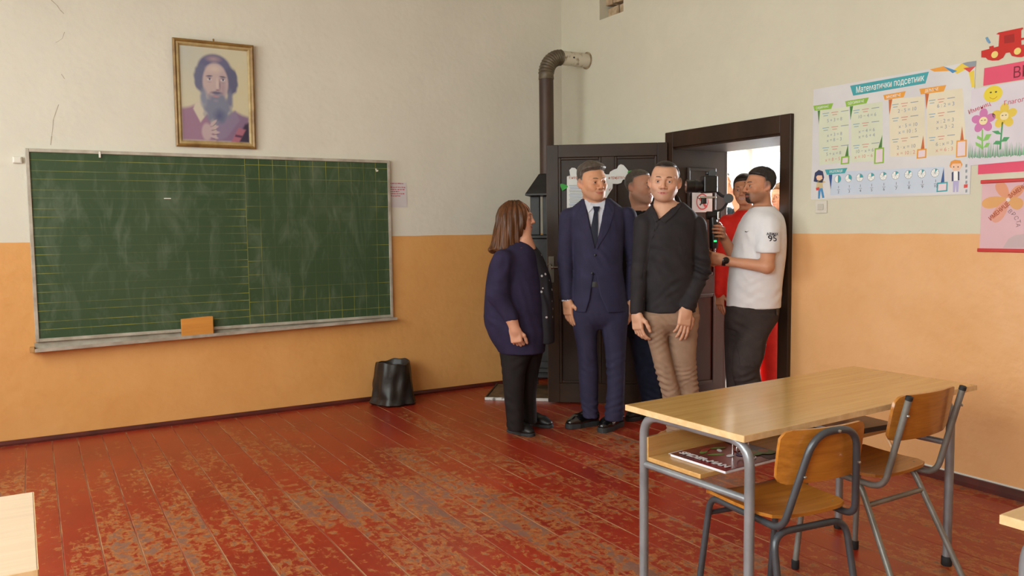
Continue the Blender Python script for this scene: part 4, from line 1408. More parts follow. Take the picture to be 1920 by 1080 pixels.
def build_books():
    z0 = 0.528
    p = [on_z(u, v, z0 + 0.01) for u, v in ((1262, 851), (1357, 888), (1480, 856), (1392, 824))]
    c = (p[0] + p[1] + p[2] + p[3]) / 4
    rz = DESK_RZ + 0.0
    W, H = 0.335, 0.262      # along x, along y
    r = empty('comic_magazine', (c[0], c[1] + 0.012, z0), rz, label='glossy dark red comic magazine lying on the desk shelf', cat='magazine')
    pg = mat('magazine_pages', (214, 210, 216), rough=0.7)
    cov = mat('maroon_cover', (136, 34, 36), (78, 26, 34), rough=0.25, scale=5, coat=0.4)
    MB().box2((-W / 2, -H / 2, 0), (W / 2, H / 2, 0.009)).build('pages', pg, r, bevel=0.002)
    mb = MB()
    n = 14
    # cover sags slightly along its spine side
    vs_, fs_ = [], []
    for i in range(n + 1):
        x = -W / 2 + W * i / n
        z = 0.0095 + 0.004 * math.sin(math.pi * i / n) * (1 - i / n)
        for y in (-H / 2, H / 2):
            vs_ += [(x, y, z), (x, y, z + 0.0008)]
    for i in range(n):
        a, b = i * 4, i * 4 + 4
        fs_ += [(a + 1, b + 1, b + 3, a + 3), (a, a + 2, b + 2, b), (a, b, b + 1, a + 1), (a + 2, a + 3, b + 3, b + 2)]
    fs_ += [(0, 1, 3, 2), (n * 4, n * 4 + 2, n * 4 + 3, n * 4 + 1)]
    mb.add(vs_, fs_)
    mb.build('cover', cov, r)
    zt = 0.0145
    wt = mat('white_title', (224, 222, 222), rough=0.4)
    text(r, 'title_lettering', 'SPIDER-MAN', -W / 2 + 0.035, 0, 0.041, zt, wt, rot=-math.pi / 2, bold=0.0018, sx=0.98)
    gr, dk, rd, bl, og = (mat('cover_green', (92, 128, 48), rough=0.3), mat('cover_dark', (44, 34, 44), rough=0.3), mat('cover_red', (150, 40, 36), rough=0.3),
                          mat('cover_blue', (58, 60, 120), rough=0.3), mat('cover_orange', (160, 92, 44), rough=0.3))
    rr = random.Random(5)
    flat(r, 'cover_art', [(0.06, -H / 2 + 0.005), (W / 2 - 0.005, -H / 2 + 0.005), (W / 2 - 0.005, H / 2 - 0.01), (0.11, H / 2 - 0.01)], zt - 0.0028, dk, 0.0004)
    for k, (x, y, a, b, mm, rt) in enumerate(((-0.06, 0.07, 0.03, 0.012, gr, 0.4), (-0.05, 0.02, 0.034, 0.012, gr, -0.5), (-0.035, 0.085, 0.03, 0.012, rd, 0.3), (0.0, 0.05, 0.02, 0.009, wt, 0.9),
                                             (-0.02, -0.02, 0.02, 0.012, wt, 0.2), (0.03, -0.03, 0.03, 0.02, bl, 0.3), (0.075, -0.045, 0.036, 0.03, gr, 0.1), (0.125, -0.06, 0.034, 0.032, gr, 0.2),
                                             (0.125, -0.045, 0.022, 0.018, og, 0.2), (0.02, 0.075, 0.032, 0.01, gr, -0.4), (0.06, 0.02, 0.03, 0.012, rd, 0.7), (0.075, -0.04, 0.018, 0.014, og, 0.1))):
        flat(r, 'cover_art', ell_pts(x, y, a, b, 10, rt), zt - 0.001 + 0.0001 * k, mm, 0.0001)
    rg = MB()
    c2 = (0.02, -0.075)
    a_, b_ = ell_pts(*c2, 0.024, 0.022, 24), ell_pts(*c2, 0.020, 0.018, 24)
    rg.add([(*q, zt + 0.001) for q in a_] + [(*q, zt + 0.001) for q in b_], [(i, (i + 1) % 24, 24 + (i + 1) % 24, 24 + i) for i in range(24)])
    rg.build('round_badge', wt, r)
    # loose white sheet peeping out at the far corner
    q = desk_pt(-0.50, 0.16, z0)
    s = empty('loose_sheet', (q[0], q[1], z0 - 0.0005), rz + 0.05, label='white paper sheet tucked beside the magazine on the desk shelf', cat='paper')
    MB().box2((-0.03, -0.06, 0.0005), (0.045, 0.05, 0.002)).build('sheet', pg, s)
    # books at the other end of the shelf
    q = desk_pt(0.36, 0.07, z0)
    b = empty('picture_book', (q[0], q[1], z0), rz - 0.12, label='brown covered book with dark spine at the far end of the desk shelf', cat='book')
    MB().box2((-0.14, -0.10, 0.003), (0.139, 0.10, 0.017)).build('pages', pg, b)
    MB().box2((-0.142, -0.105, 0.017), (0.142, 0.105, 0.0205)).build('cover', mat('brown_cover', (138, 84, 62), (100, 52, 44), rough=0.35, scale=7), b)
    MB().box2((-0.142, -0.105, 0.0), (0.142, 0.105, 0.003)).build('back_cover', mat('brown_back', (90, 58, 46), rough=0.4), b)
    MB().box2((-0.144, -0.109, 0.0), (0.144, -0.105, 0.0205)).build('spine', mat('dark_spine', (52, 50, 54), rough=0.4), b)
    q = desk_pt(0.135, 0.06, z0)
    e = empty('grey_notebook', (q[0], q[1], z0), rz + 0.1, label='thin blue grey notebook next to the brown book on the shelf', cat='notebook')
    MB().box2((-0.06, -0.085, 0.0), (0.06, 0.085, 0.006)).build('pages', pg, e)
    MB().box2((-0.062, -0.087, 0.006), (0.062, 0.087, 0.0075)).build('cover', mat('blue_grey_cover', (150, 160, 172), rough=0.5), e)


build_books()


def ply_sheet(name, W, D, fn, th, parent, n=14, m=8, rc=0.03):
    """rounded rectangle of bent plywood; fn(u, v) -> (point, normal) with u, v in metres"""
    def outline_x(v):
        # corner rounding: half width at height v
        d = min(v + D / 2, D / 2 - v)
        if d < rc:
            return W / 2 - rc + math.sqrt(max(0, rc * rc - (rc - d) ** 2))
        return W / 2
    vv = [-D / 2 + D * (0.5 - 0.5 * math.cos(math.pi * j / m)) for j in range(m + 1)]
    mb = MB()
    vs_, fs_ = [], []
    for side in (0, 1):
        for v in vv:
            hx = max(outline_x(v), 0.004)
            for i in range(n + 1):
                u = -hx + 2 * hx * i / n
                p, nn = fn(u, v)
                vs_.append(tuple(Vector(p) + Vector(nn) * (th / 2 if side else -th / 2)))
    N = (n + 1) * (m + 1)
    for j in range(m):
        for i in range(n):
            a = j * (n + 1) + i
            fs_.append((a, a + n + 1, a + n + 2, a + 1))
            fs_.append((N + a, N + a + 1, N + a + n + 2, N + a + n + 1))
    rim = [j * (n + 1) for j in range(m + 1)] + [m * (n + 1) + i for i in range(1, n + 1)] + [j * (n + 1) + n for j in range(m - 1, -1, -1)] + [i for i in range(n - 1, 0, -1)]
    for k in range(len(rim)):
        a, b = rim[k], rim[(k + 1) % len(rim)]
        fs_.append((a, N + a, N + b, b))
    mb.add(vs_, fs_)
    return mb.build(name, PLY, parent, smooth=True)


def chair_common(r, back_y, back_z, bw, bh, lean, mt, curve=0.03):
    def seat(u, v):
        z = 0.446 + 0.010 * (abs(u) / 0.17) ** 2 - 0.006 * math.cos(v / 0.17 * 1.5) - (0.02 * max(0, (v - 0.12) / 0.05) ** 2 if v > 0.12 else 0)
        return (u * (1.0 + 0.25 * v), v, z), (0, 0, 1)
    s = ply_sheet('seat', 0.345, 0.345, seat, 0.011, r, rc=0.05)

    def back(u, v):
        y = back_y + curve * (u / (bw / 2)) ** 2 - lean * v
        return (u, y, back_z + v), (0, -1, 0)
    ply_sheet('backrest', bw, bh, back, 0.011, r, rc=0.035)
    st = mat('screw_steel', (176, 172, 164), rough=0.3, metal=0.9)
    for sx in (-0.13, 0.13):
        for sy in (-0.13, 0.12):
            MB().lathe([(0.006, 0.4505), (0.006, 0.454), (0.003, 0.456)], (sx, sy, 0), 10).build('screw', st, s)
    return st


def feet(mb_pts, r):
    for q in mb_pts:
        MB().lathe([(0.0135, 0.0), (0.0155, 0.003), (0.0155, 0.034), (0.0125, 0.037)], (q[0], q[1], 0), 12).build('rubber_foot', RUB, r, smooth=True)


def chair_arch():
    r = empty('school_chair', (-2.012, -4.235, 0), math.radians(-7), label='small plywood school chair on dark slate tubes with arched back tube', cat='chair')
    chair_common(r, -0.232, 0.655, 0.345, 0.175, 0.14, DARKT)
    R = 0.0115
    zs = 0.425
    p = [(-0.165, 0.205, 0.03), (-0.150, 0.150, zs), (-0.150, -0.205, zs), (-0.085, -0.268, 0.738), (0.085, -0.268, 0.738), (0.150, -0.205, zs), (0.150, 0.150, zs), (0.165, 0.205, 0.03)]
    MB().tube(bent(p, [0.05, 0.05, 0.075, 0.075, 0.05, 0.05], 8), R, 14).build('main_tube', DARKT, r, smooth=True)
    q = [(-0.160, -0.235, 0.03), (-0.150, -0.165, zs - 0.024), (0.150, -0.165, zs - 0.024), (0.160, -0.235, 0.03)]
    MB().tube(bent(q, 0.06, 8), R, 14).build('rear_leg_tube', DARKT, r, smooth=True)
    MB().tube([(-0.156, 0.165, 0.36), (0.156, 0.165, 0.36)], 0.009, 10).build('stretcher', DARKT, r, smooth=True)
    feet([(-0.165, 0.205), (0.165, 0.205), (-0.160, -0.235), (0.160, -0.235)], r)
    st = MATS['screw_steel']
    for x, z in ((0.0, 0.737), (-0.108, 0.60), (0.108, 0.62)):
        MB().lathe([(0.005, 0), (0.005, 0.006), (0.002, 0.008)], (0, 0, 0), 8).build('screw', st, r).matrix_local = face_mtx((1, 0, 0), (0, 0, 1), (0, -1, 0), (x, -0.268 + (0.737 - z) * 0.2 - 0.010, z))


def chair_posts():
    r = empty('school_chair', (-1.398, -4.127, 0), math.radians(0.5), label='small plywood school chair on pale grey tubes with two capped back posts', cat='chair')
    chair_common(r, -0.262, 0.682, 0.36, 0.17, 0.20, WORNT)
    R = 0.0115
    zs = 0.425
    for s in (-1, 1):
        MB().tube(bent([(s * 0.185, 0.16, 0.03), (s * 0.160, 0.130, zs), (s * 0.160, -0.10, zs), (s * 0.195, -0.30, 0.03)], 0.05, 8), R, 14).build('leg_tube', WORNT, r, smooth=True)
        up = MB().tube(bent([(s * 0.160, 0.03, zs - 0.001), (s * 0.160, -0.20, zs - 0.005), (s * 0.162, -0.290, 0.762)], 0.055, 8), R, 14).build('back_post', WORNT, r, smooth=True)
        MB().tube([(s * 0.162, -0.2885, 0.757), (s * 0.162, -0.292, 0.770)], 0.0128, 12).build('end_cap', RUB, up, smooth=True)
        MB().lathe([(0.005, 0), (0.005, 0.006), (0.002, 0.008)], (0, 0, 0), 8).build('screw', MATS['screw_steel'], up).matrix_local = face_mtx((1, 0, 0), (0, 0, 1), (0, -1, 0), (s * 0.162, -0.286, 0.70))
        feet([(s * 0.185, 0.16), (s * 0.195, -0.30)], r)
    MB().tube([(-0.168, -0.141, 0.342), (0.168, -0.141, 0.342)], 0.010, 10).build('stretcher', WORNT, r, smooth=True)
    MB().tube([(-0.164, 0.134, 0.37), (0.164, 0.134, 0.37)], 0.009, 10).build('stretcher', WORNT, r, smooth=True)


chair_arch()
chair_posts()

# ------------------------------------------------------------------ implicit-surface figures
class SDF:
    def __init__(self):
        self.p = []

    def add(self, fn, lo, hi, k=0.01, op='u'):
        self.p.append((op, k, fn, np.array(lo, float), np.array(hi, float)))
        return self

    def rc(self, a, b, ra, rb, k=0.012, op='u', n=None, s=1.0):
        """tapered capsule a-b; n, s flatten it along direction n by factor s"""
        a, b = np.array(a, float), np.array(b, float)
        R = max(ra, rb) * max(1.0, s)
        lo, hi = np.minimum(a, b) - R, np.maximum(a, b) + R
        if n is not None:
            n = np.array(n, float)
            n = n / np.linalg.norm(n)
        ab = b - a
        if n is not None:
            ab2 = ab + n * (np.dot(ab, n) * (1 / s - 1))
        else:
            ab2 = ab
        L2 = float(ab2 @ ab2) + 1e-12

        def fn(X, Y, Z):
            x, y, z = X - a[0], Y - a[1], Z - a[2]
            if n is not None:
                q = (x * n[0] + y * n[1] + z * n[2]) * (1 / s - 1)
                x, y, z = x + n[0] * q, y + n[1] * q, z + n[2] * q
            t = np.clip((x * ab2[0] + y * ab2[1] + z * ab2[2]) / L2, 0, 1)
            return np.sqrt((x - ab2[0] * t) ** 2 + (y - ab2[1] * t) ** 2 + (z - ab2[2] * t) ** 2) - (ra + (rb - ra) * t)
        return self.add(fn, lo, hi, k, op)

    def chain(self, pts, rs, k=0.012, **kw):
        for i in range(len(pts) - 1):
            self.rc(pts[i], pts[i + 1], rs[i], rs[i + 1], k, **kw)
        return self

    def ell(self, c, r, k=0.012, op='u', M=None):
        c, r = np.array(c, float), np.array(r, float)
        R = float(r.max())

        def fn(X, Y, Z):
            x, y, z = X - c[0], Y - c[1], Z - c[2]
            if M is not None:
                x, y, z = (M[0][0] * x + M[1][0] * y + M[2][0] * z, M[0][1] * x + M[1][1] * y + M[2][1] * z, M[0][2] * x + M[1][2] * y + M[2][2] * z)
            k0 = np.sqrt((x / r[0]) ** 2 + (y / r[1]) ** 2 + (z / r[2]) ** 2)
            k1 = np.sqrt((x / r[0] ** 2) ** 2 + (y / r[1] ** 2) ** 2 + (z / r[2] ** 2) ** 2) + 1e-9
            return k0 * (k0 - 1) / k1
        return self.add(fn, c - R, c + R, k, op)

    def box(self, c, h, rnd=0.005, k=0.01, op='u', M=None):
        c, h = np.array(c, float), np.array(h, float)
        R = float(np.linalg.norm(h)) if M is not None else h

        def fn(X, Y, Z):
            x, y, z = X - c[0], Y - c[1], Z - c[2]
            if M is not None:
                x, y, z = (M[0][0] * x + M[1][0] * y + M[2][0] * z, M[0][1] * x + M[1][1] * y + M[2][1] * z, M[0][2] * x + M[1][2] * y + M[2][2] * z)
            qx, qy, qz = np.abs(x) - h[0] + rnd, np.abs(y) - h[1] + rnd, np.abs(z) - h[2] + rnd
            o = np.sqrt(np.maximum(qx, 0) ** 2 + np.maximum(qy, 0) ** 2 + np.maximum(qz, 0) ** 2)
            return o + np.minimum(np.maximum(qx, np.maximum(qy, qz)), 0) - rnd
        return self.add(fn, c - R, c + R, k, op)

    def loft(self, keys, k=0.02, op='u', pw=2.3, cap=0.0):
        """vertical loft; keys rows of z, cx, cy, rx, ry (any z order)"""
        K = np.array(sorted(keys), float)
        zz = np.linspace(K[0, 0], K[-1, 0], 160)
        cur = [np.interp(zz, K[:, 0], K[:, i]) for i in range(1, 5)]
        w = np.hanning(23)
        w /= w.sum()
        cur = [np.convolve(np.pad(c, 11, mode='edge'), w, 'valid') for c in cur]
        lo = [min(cur[0] - cur[2]), min(cur[1] - cur[3]), zz[0]]
        hi = [max(cur[0] + cur[2]), max(cur[1] + cur[3]), zz[-1]]

        def fn(X, Y, Z):
            cx, cy, rx, ry = [np.interp(Z, zz, c) for c in cur]
            d = (np.abs((X - cx) / rx) ** pw + np.abs((Y - cy) / ry) ** pw) ** (1 / pw)
            d = (d - 1) * np.minimum(rx, ry)
            e = np.maximum(zz[0] - Z, Z - zz[-1])
            return np.maximum(d, e + 0 * d)
        return self.add(fn, lo, hi, k, op)

    def prism_y(self, poly, y0, y1, k=0.004, op='s'):
        """polygon in (x, z) extruded along y"""
        P = np.array(poly, float)

        def fn(X, Y, Z):
            X_, Z_ = np.broadcast_arrays(X + 0 * Z, Z + 0 * X)
            d2 = np.full(X_.shape, 9.0)
            ins = np.zeros(X_.shape, bool)
            j = len(P) - 1
            for i in range(len(P)):
                ax, az, bx, bz = P[i][0], P[i][1], P[j][0], P[j][1]
                ex, ez = bx - ax, bz - az
                t = np.clip(((X_ - ax) * ex + (Z_ - az) * ez) / (ex * ex + ez * ez + 1e-12), 0, 1)
                d2 = np.minimum(d2, (X_ - ax - ex * t) ** 2 + (Z_ - az - ez * t) ** 2)
                ins ^= ((az > Z_) != (bz > Z_)) & (X_ < ex * (Z_ - az) / (ez + 1e-12) + ax)
                j = i
            d = np.where(ins, -1, 1) * np.sqrt(d2)
            return np.maximum(d, np.maximum(y0 - Y, Y - y1))
        return self.add(fn, (P[:, 0].min(), y0, P[:, 1].min()), (P[:, 0].max(), y1, P[:, 1].max()), k, op)

    @staticmethod
    def comb(A, D, k, op):
        if op == 'u':
            h = np.maximum(k - np.abs(A - D), 0) / k
            return np.minimum(A, D) - h * h * k * 0.25
        if op == 's':
            D = -D
        h = np.maximum(k - np.abs(A - D), 0) / k
        return np.maximum(A, D) + h * h * k * 0.25

    def at(self, P):
        X, Y, Z = P[:, 0], P[:, 1], P[:, 2]
        A = np.full(len(P), 1.0)
        for op, k, fn, lo, hi in self.p:
            A = self.comb(A, fn(X, Y, Z), max(k, 1e-5), op)
        return A

    def bounds(self):
        us = [q for q in self.p if q[0] == 'u']
        return np.min([q[3] for q in us], 0), np.max([q[4] for q in us], 0)

    def grid(self, xs, ys, zs):
        A = np.full((len(xs), len(ys), len(zs)), 1.0, np.float32)
        ax = (xs, ys, zs)
        for op, k, fn, lo, hi in self.p:
            sl = []
            for i in range(3):
                if op == 'i':
                    sl.append(slice(0, len(ax[i])))
                else:
                    a = np.searchsorted(ax[i], lo[i] - k - 0.02)
                    b = np.searchsorted(ax[i], hi[i] + k + 0.02)
                    sl.append(slice(a, b))
            X = xs[sl[0]][:, None, None].astype(np.float32)
            Y = ys[sl[1]][None, :, None].astype(np.float32)
            Z = zs[sl[2]][None, None, :].astype(np.float32)
            if 0 in (X.size, Y.size, Z.size):
                continue
            D = fn(X, Y, Z)
            A[tuple(sl)] = self.comb(A[tuple(sl)], D, max(k, 1e-5), op)
        return A


def axis_pts(lo, hi, coarse, zones):
    pts = [lo]
    x = lo
    while x < hi:
        st = coarse
        for a, b, f in zones:
            if a - coarse * 0.5 <= x <= b:
                st = min(st, f)
        x += st
        pts.append(x)
    return np.array(pts)


def nets(F, xs, ys, zs):
    S = F < 0
    c = np.zeros(tuple(n - 1 for n in S.shape), np.int8)
    offs = [(i, j, k) for i in (0, 1) for j in (0, 1) for k in (0, 1)]
    sh = S.shape
    for i, j, k in offs:
        c += S[i:sh[0] - 1 + i, j:sh[1] - 1 + j, k:sh[2] - 1 + k]
    act = (c > 0) & (c < 8)
    I = np.argwhere(act)
    idx = np.full(act.shape, -1, np.int32)
    idx[act] = np.arange(len(I))
    V = np.stack([F[I[:, 0] + o[0], I[:, 1] + o[1], I[:, 2] + o[2]] for o in offs], 1).astype(np.float64)
    acc, cnt = np.zeros((len(I), 3)), np.zeros(len(I))
    for a in range(8):
        for b in range(a + 1, 8):
            if sum(abs(offs[a][q] - offs[b][q]) for q in range(3)) != 1:
                continue
            m = (V[:, a] < 0) != (V[:, b] < 0)
            t = V[m, a] / (V[m, a] - V[m, b])
            acc[m] += np.array(offs[a]) + (np.array(offs[b]) - np.array(offs[a])) * t[:, None]
            cnt[m] += 1
    fr = acc / cnt[:, None]
    P = np.stack([ax[I[:, q]] + fr[:, q] * (ax[I[:, q] + 1] - ax[I[:, q]]) for q, ax in enumerate((xs, ys, zs))], 1)
    faces = []
    for axis in range(3):
        sl0 = [slice(1, -1)] * 3
        sl1 = [slice(1, -1)] * 3
        sl0[axis], sl1[axis] = slice(0, -1), slice(1, None)
        A, B = S[tuple(sl0)], S[tuple(sl1)]
        L = np.argwhere(A != B)
        if not len(L):
            continue
        ins = A[A != B]
        i, j, k = L[:, 0], L[:, 1], L[:, 2]
        if axis == 0:
            q = [(i, j, k), (i, j + 1, k), (i, j + 1, k + 1), (i, j, k + 1)]
        elif axis == 1:
            q = [(i, j, k), (i, j, k + 1), (i + 1, j, k + 1), (i + 1, j, k)]
        else:
            q = [(i, j, k), (i + 1, j, k), (i + 1, j + 1, k), (i, j + 1, k)]
        fq = np.stack([idx[a] for a in q], 1)
        fq[~ins] = fq[~ins][:, ::-1]
        faces.append(fq)
    return P, np.concatenate(faces)


def vnormals(P, Fq):
    n = np.cross(P[Fq[:, 2]] - P[Fq[:, 0]], P[Fq[:, 3]] - P[Fq[:, 1]])
    N = np.zeros_like(P)
    for q in range(4):
        for a in range(3):
            N[:, a] += np.bincount(Fq[:, q], n[:, a], len(P))
    return N / (np.linalg.norm(N, axis=1, keepdims=True) + 1e-12)


def smooth_pts(P, Fq, it, lam=0.5):
    for _ in range(it):
        S, C = np.zeros_like(P), np.zeros(len(P))
        for q in range(4):
            for d in (1, 3):
                o = Fq[:, (q + d) % 4]
                for a in range(3):
                    S[:, a] += np.bincount(Fq[:, q], P[o, a], len(P))
                C += np.bincount(Fq[:, q], minlength=len(P))
        P = P + lam * (S / C[:, None] - P)
    return P


def quad_mesh(name, P, Fq, materials, parent, colors=None):
    me = bpy.data.meshes.new(name)
    me.vertices.add(len(P))
    me.vertices.foreach_set('co', P.astype(np.float32).ravel())
    n = len(Fq)
    me.loops.add(n * 4)
    me.loops.foreach_set('vertex_index', Fq.astype(np.int32).ravel())
    me.polygons.add(n)
    me.polygons.foreach_set('loop_start', np.arange(0, n * 4, 4, dtype=np.int32))
    me.polygons.foreach_set('use_smooth', np.ones(n, bool))
    me.update(calc_edges=True)
    if colors is not None:
        at = me.color_attributes.new('Col', 'FLOAT_COLOR', 'POINT')
        at.data.foreach_set('color', np.concatenate([colors, np.ones((len(P), 1))], 1).astype(np.float32).ravel())
    for m_ in (materials if isinstance(materials, (list, tuple)) else [materials]):
        me.materials.append(m_)
    return link(bpy.data.objects.new(name, me), parent)


def cheap_noise(P, f, seed=0):
    r = np.random.default_rng(seed)
    out = np.zeros(len(P))
    for _ in range(6):
        d = r.normal(size=3) * np.array(f)
        out += np.sin(P @ d + r.uniform(0, 6.28) + 1.3 * np.sin(P @ (r.normal(size=3) * np.array(f) * 0.6)))
    return out / 6


def sdf_object(name, sdf, materials, parent, res=0.006, zones=(), folds=None, colors=None, smooth=1, xf=None):
    lo, hi = sdf.bounds()
    lo, hi = lo - 0.02, hi + 0.02
    ax = [axis_pts(lo[i], hi[i], res, [(z[0][i], z[1][i], z[2]) for z in zones]) for i in range(3)]
    P, Fq = nets(sdf.grid(*ax), *ax)
    if smooth:
        P = smooth_pts(P, Fq, smooth)
    if folds is not None:
        N = vnormals(P, Fq)
        P = P + N * folds(P)[:, None]
    col = colors(P) if colors is not None else None
    if xf is not None:
        P = xf(P)
        Fq = Fq[:, ::-1]
    return quad_mesh(name, P, Fq, materials, parent, col)


# skin and cloth materials
def attr_mat(name, rough=0.5, bump=0.0, bscale=200, sss=0.0):
    m, t, bs = new_mat(name)
    t.put(bs.inputs['Base Color'], t.n('ShaderNodeAttribute', _attribute_name='Col').outputs['Color'])
    bs.inputs['Roughness'].default_value = rough
    bs.inputs['Specular IOR Level'].default_value = 0.4
    if sss:
        bs.inputs['Subsurface Weight'].default_value = sss
        bs.inputs['Subsurface Radius'].default_value = (0.012, 0.005, 0.003)
        bs.inputs['Subsurface Scale'].default_value = 0.5
    if bump:
        tc = t.n('ShaderNodeTexCoord').outputs['Object']
        t.put(bs.inputs['Normal'], t.bump(t.noise(tc, bscale, 2.0), bump, 0.002))
    return m


SKIN = attr_mat('skin', 0.5, 0.12, 260)
EYEM = attr_mat('eye', 0.12)


def cloth(name, c, c2=None, rough=0.85, weave=380, sheen=0.0, bump=0.15):
    m, t, bs = new_mat(name)
    tc = t.n('ShaderNodeTexCoord').outputs['Object']
    c2 = c2 or tuple(x * 0.88 for x in c)
    f = t.ramp(t.noise(tc, 14.0, 4.0), 0.3, 0.7)
    t.put(bs.inputs['Base Color'], t.mix(f, rgba(c), rgba(c2)))
    bs.inputs['Roughness'].default_value = rough
    bs.inputs['Specular IOR Level'].default_value = 0.25
    bs.inputs['Sheen Weight'].default_value = sheen
    h = t.m('ADD', t.noise(tc, weave, 1.0), t.m('MULTIPLY', t.noise(tc, 26.0, 3.0, 0.5, 0.7), 2.2))
    t.put(bs.inputs['Normal'], t.bump(h, bump, 0.004))
    MATS[name] = m
    return m


def hair_mat(name, c, c2, stretch=(60, 60, 4), rough=0.45):
    m, t, bs = new_mat(name)
    tc = t.n('ShaderNodeTexCoord').outputs['Object']
    n1 = t.noise(t.mapping(tc, stretch), 1.6, 3.0, 0.6, 0.4)
    t.put(bs.inputs['Base Color'], t.mix(t.ramp(n1, 0.3, 0.7), rgba(c), rgba(c2)))
    bs.inputs['Roughness'].default_value = rough
    bs.inputs['Specular IOR Level'].default_value = 0.3
    t.put(bs.inputs['Normal'], t.bump(n1, 0.5, 0.006))
    return m


def unit(v):
    v = np.array(v, float)
    return v / np.linalg.norm(v)


class Person:
    def __init__(self, label, Zp, bx, name='person', group=None):
        self.Zp = Zp
        lat = (bx - 960) / F_PX * Zp
        loc = np.array([CAM[0], CAM[1], 0]) + FH * Zp + RH * lat
        self.o = loc
        self.root = empty(name, tuple(loc), -YAW, label=label, cat='person', group=group)
        self.body = SDF()
        self.zones = []
        self.bvh = {}

    def J(self, u, v, d=0.0):
        r = ray(u, v)
        t = (self.Zp + d) / float(r @ FH)
        P = CAM + r * t
        return np.array([float((P - self.o) @ RH), d, P[2]])

    def G(self, u, v, z=0.0):
        """pixel on the floor plane -> local"""
        P = on_z(u, v, z)
        return np.array([float((P - self.o) @ RH), float((P - self.o) @ FH), z])

    def rows(self, rr, d0=0.0):
        out = []
        for row in rr:
            v, l, r, ry = row[:4]
            d = (row[4] if len(row) > 4 else 0.0) + d0
            a, b = self.J(l, v, d), self.J(r, v, d)
            out.append((float((a[2] + b[2]) / 2), float((a[0] + b[0]) / 2), d, float((b[0] - a[0]) / 2), ry))
        return out

    def frame(self, yaw, pitch=0.0, roll=0.0):
        f = np.array([math.sin(yaw), -math.cos(yaw), 0.0])
        x = np.array([math.cos(yaw), math.sin(yaw), 0.0])
        z = np.array([0, 0, 1.0])
        f, z = f * math.cos(pitch) - z * math.sin(pitch), z * math.cos(pitch) + f * math.sin(pitch)
        x, z = x * math.cos(roll) - z * math.sin(roll), z * math.cos(roll) + x * math.sin(roll)
        return np.stack([x, f, z], 1)        # columns: side, forward, up

    # ---- head
    def head(self, c, yaw, pitch=0.0, roll=0.0, s=1.0, w=1.0, jaw=1.0, smile=0.0, neck=None, neck_r=0.054, open_mouth=0.0, skin=(196, 146, 118), nose=1.0, stubble=None, lips=(176, 104, 92)):
        M = self.frame(yaw, pitch, roll)
        c = np.array(c, float)
        self.hM, self.hc, self.hs = M, c, s
        B = self.body

        def T(x, y, z):
            return c + s * (M @ np.array([x * w, y, z]))

        def E(p, r, k=0.012, op='u', ang=0.0):
            Q = M
            if ang:
                ca, sa = math.cos(ang), math.sin(ang)
                Q = M @ np.array([[ca, -sa, 0], [sa, ca, 0], [0, 0, 1]])
            B.ell(T(*p), np.array([r[0] * w, r[1], r[2]]) * s, k * s, op, Q)

        def R(p, q, a, b, k=0.008, op='u'):
            B.rc(T(*p), T(*q), a * s, b * s, k * s, op)
        E((0, -0.012, 0.034), (0.074, 0.093, 0.082), 0.01)
        E((0, 0.022, -0.018), (0.063 * jaw, 0.066, 0.088), 0.03)
        for sg in (-1, 1):
            R((sg * 0.052 * jaw, 0.0, -0.045), (sg * 0.020, 0.066, -0.086), 0.017, 0.016, 0.03)
            E((sg * 0.042, 0.058, -0.020), (0.024, 0.022, 0.022), 0.022)
            R((sg * 0.012, 0.086, 0.027), (sg * 0.046, 0.066, 0.027), 0.010, 0.009, 0.016)
        E((0, 0.074, -0.089), (0.021, 0.018, 0.016), 0.02)
        E((0, 0.050, -0.060), (0.042 * jaw, 0.042, 0.034), 0.025)
        E((0, 0.074, -0.056), (0.030, 0.020, 0.025), 0.016)
        for sg in (-1, 1):
            E((sg * 0.0315, 0.099, 0.005), (0.0185, 0.017, 0.012), 0.009, 's')
            E((sg * 0.0315, 0.078, 0.004), (0.0155, 0.0135, 0.0125), 0.003)     # lids
            E((sg * 0.0315, 0.0945, 0.0025), (0.0130, 0.010, 0.0031 - 0.0005 * smile), 0.003, 's')  # eye opening
        R((0, 0.087, 0.020), (0, 0.109 * nose, -0.022), 0.0080, 0.0100, 0.012)
        E((0, 0.111 * nose, -0.028), (0.0125, 0.0115, 0.0100), 0.008)
        for sg in (-1, 1):
            E((sg * 0.0140, 0.094, -0.032), (0.0082, 0.0115, 0.0080), 0.007)
            E((sg * 0.0065, 0.1025, -0.0385), (0.0032, 0.0045, 0.003), 0.002, 's')
            # cheek fold beside the mouth
            if smile > 0:
                E((sg * 0.034, 0.071, -0.036), (0.016, 0.014, 0.014), 0.014)
        for sg in (-1, 1):
            R((sg * 0.019, 0.090, -0.034), (sg * (0.031 + 0.004 * smile), 0.076, -0.056), 0.0012, 0.0012, 0.005 + 0.003 * smile, 's')
        ms = 0.009 * smile
        mw = 0.025 + 0.007 * smile
        for sg in (-1, 1):
            R((0, 0.0935, -0.0575), (sg * mw, 0.0765, -0.0605 + ms), 0.0040, 0.0022, 0.006)
            R((0, 0.0915, -0.0675 - open_mouth * 0.5), (sg * mw * 0.88, 0.0765, -0.0620 + ms), 0.0052, 0.0024, 0.006)
        for sg in (-1, 1):
            R((0, 0.0995, -0.0620), (sg * mw, 0.0825, -0.0615 + ms), 0.0016 + open_mouth * 0.5, 0.0014, 0.002, 's')
        for sg in (-1, 1):
            E((sg * 0.081, -0.010, 0.0), (0.0085, 0.020, 0.032), 0.006, 'u', sg * 0.5)
            E((sg * 0.089, -0.004, 0.003), (0.005, 0.010, 0.018), 0.005, 's', sg * 0.5)
            E((sg * 0.076, -0.003, -0.024), (0.0065, 0.009, 0.010), 0.006)
        if neck is None:
            neck = T(0, -0.03, -0.19)
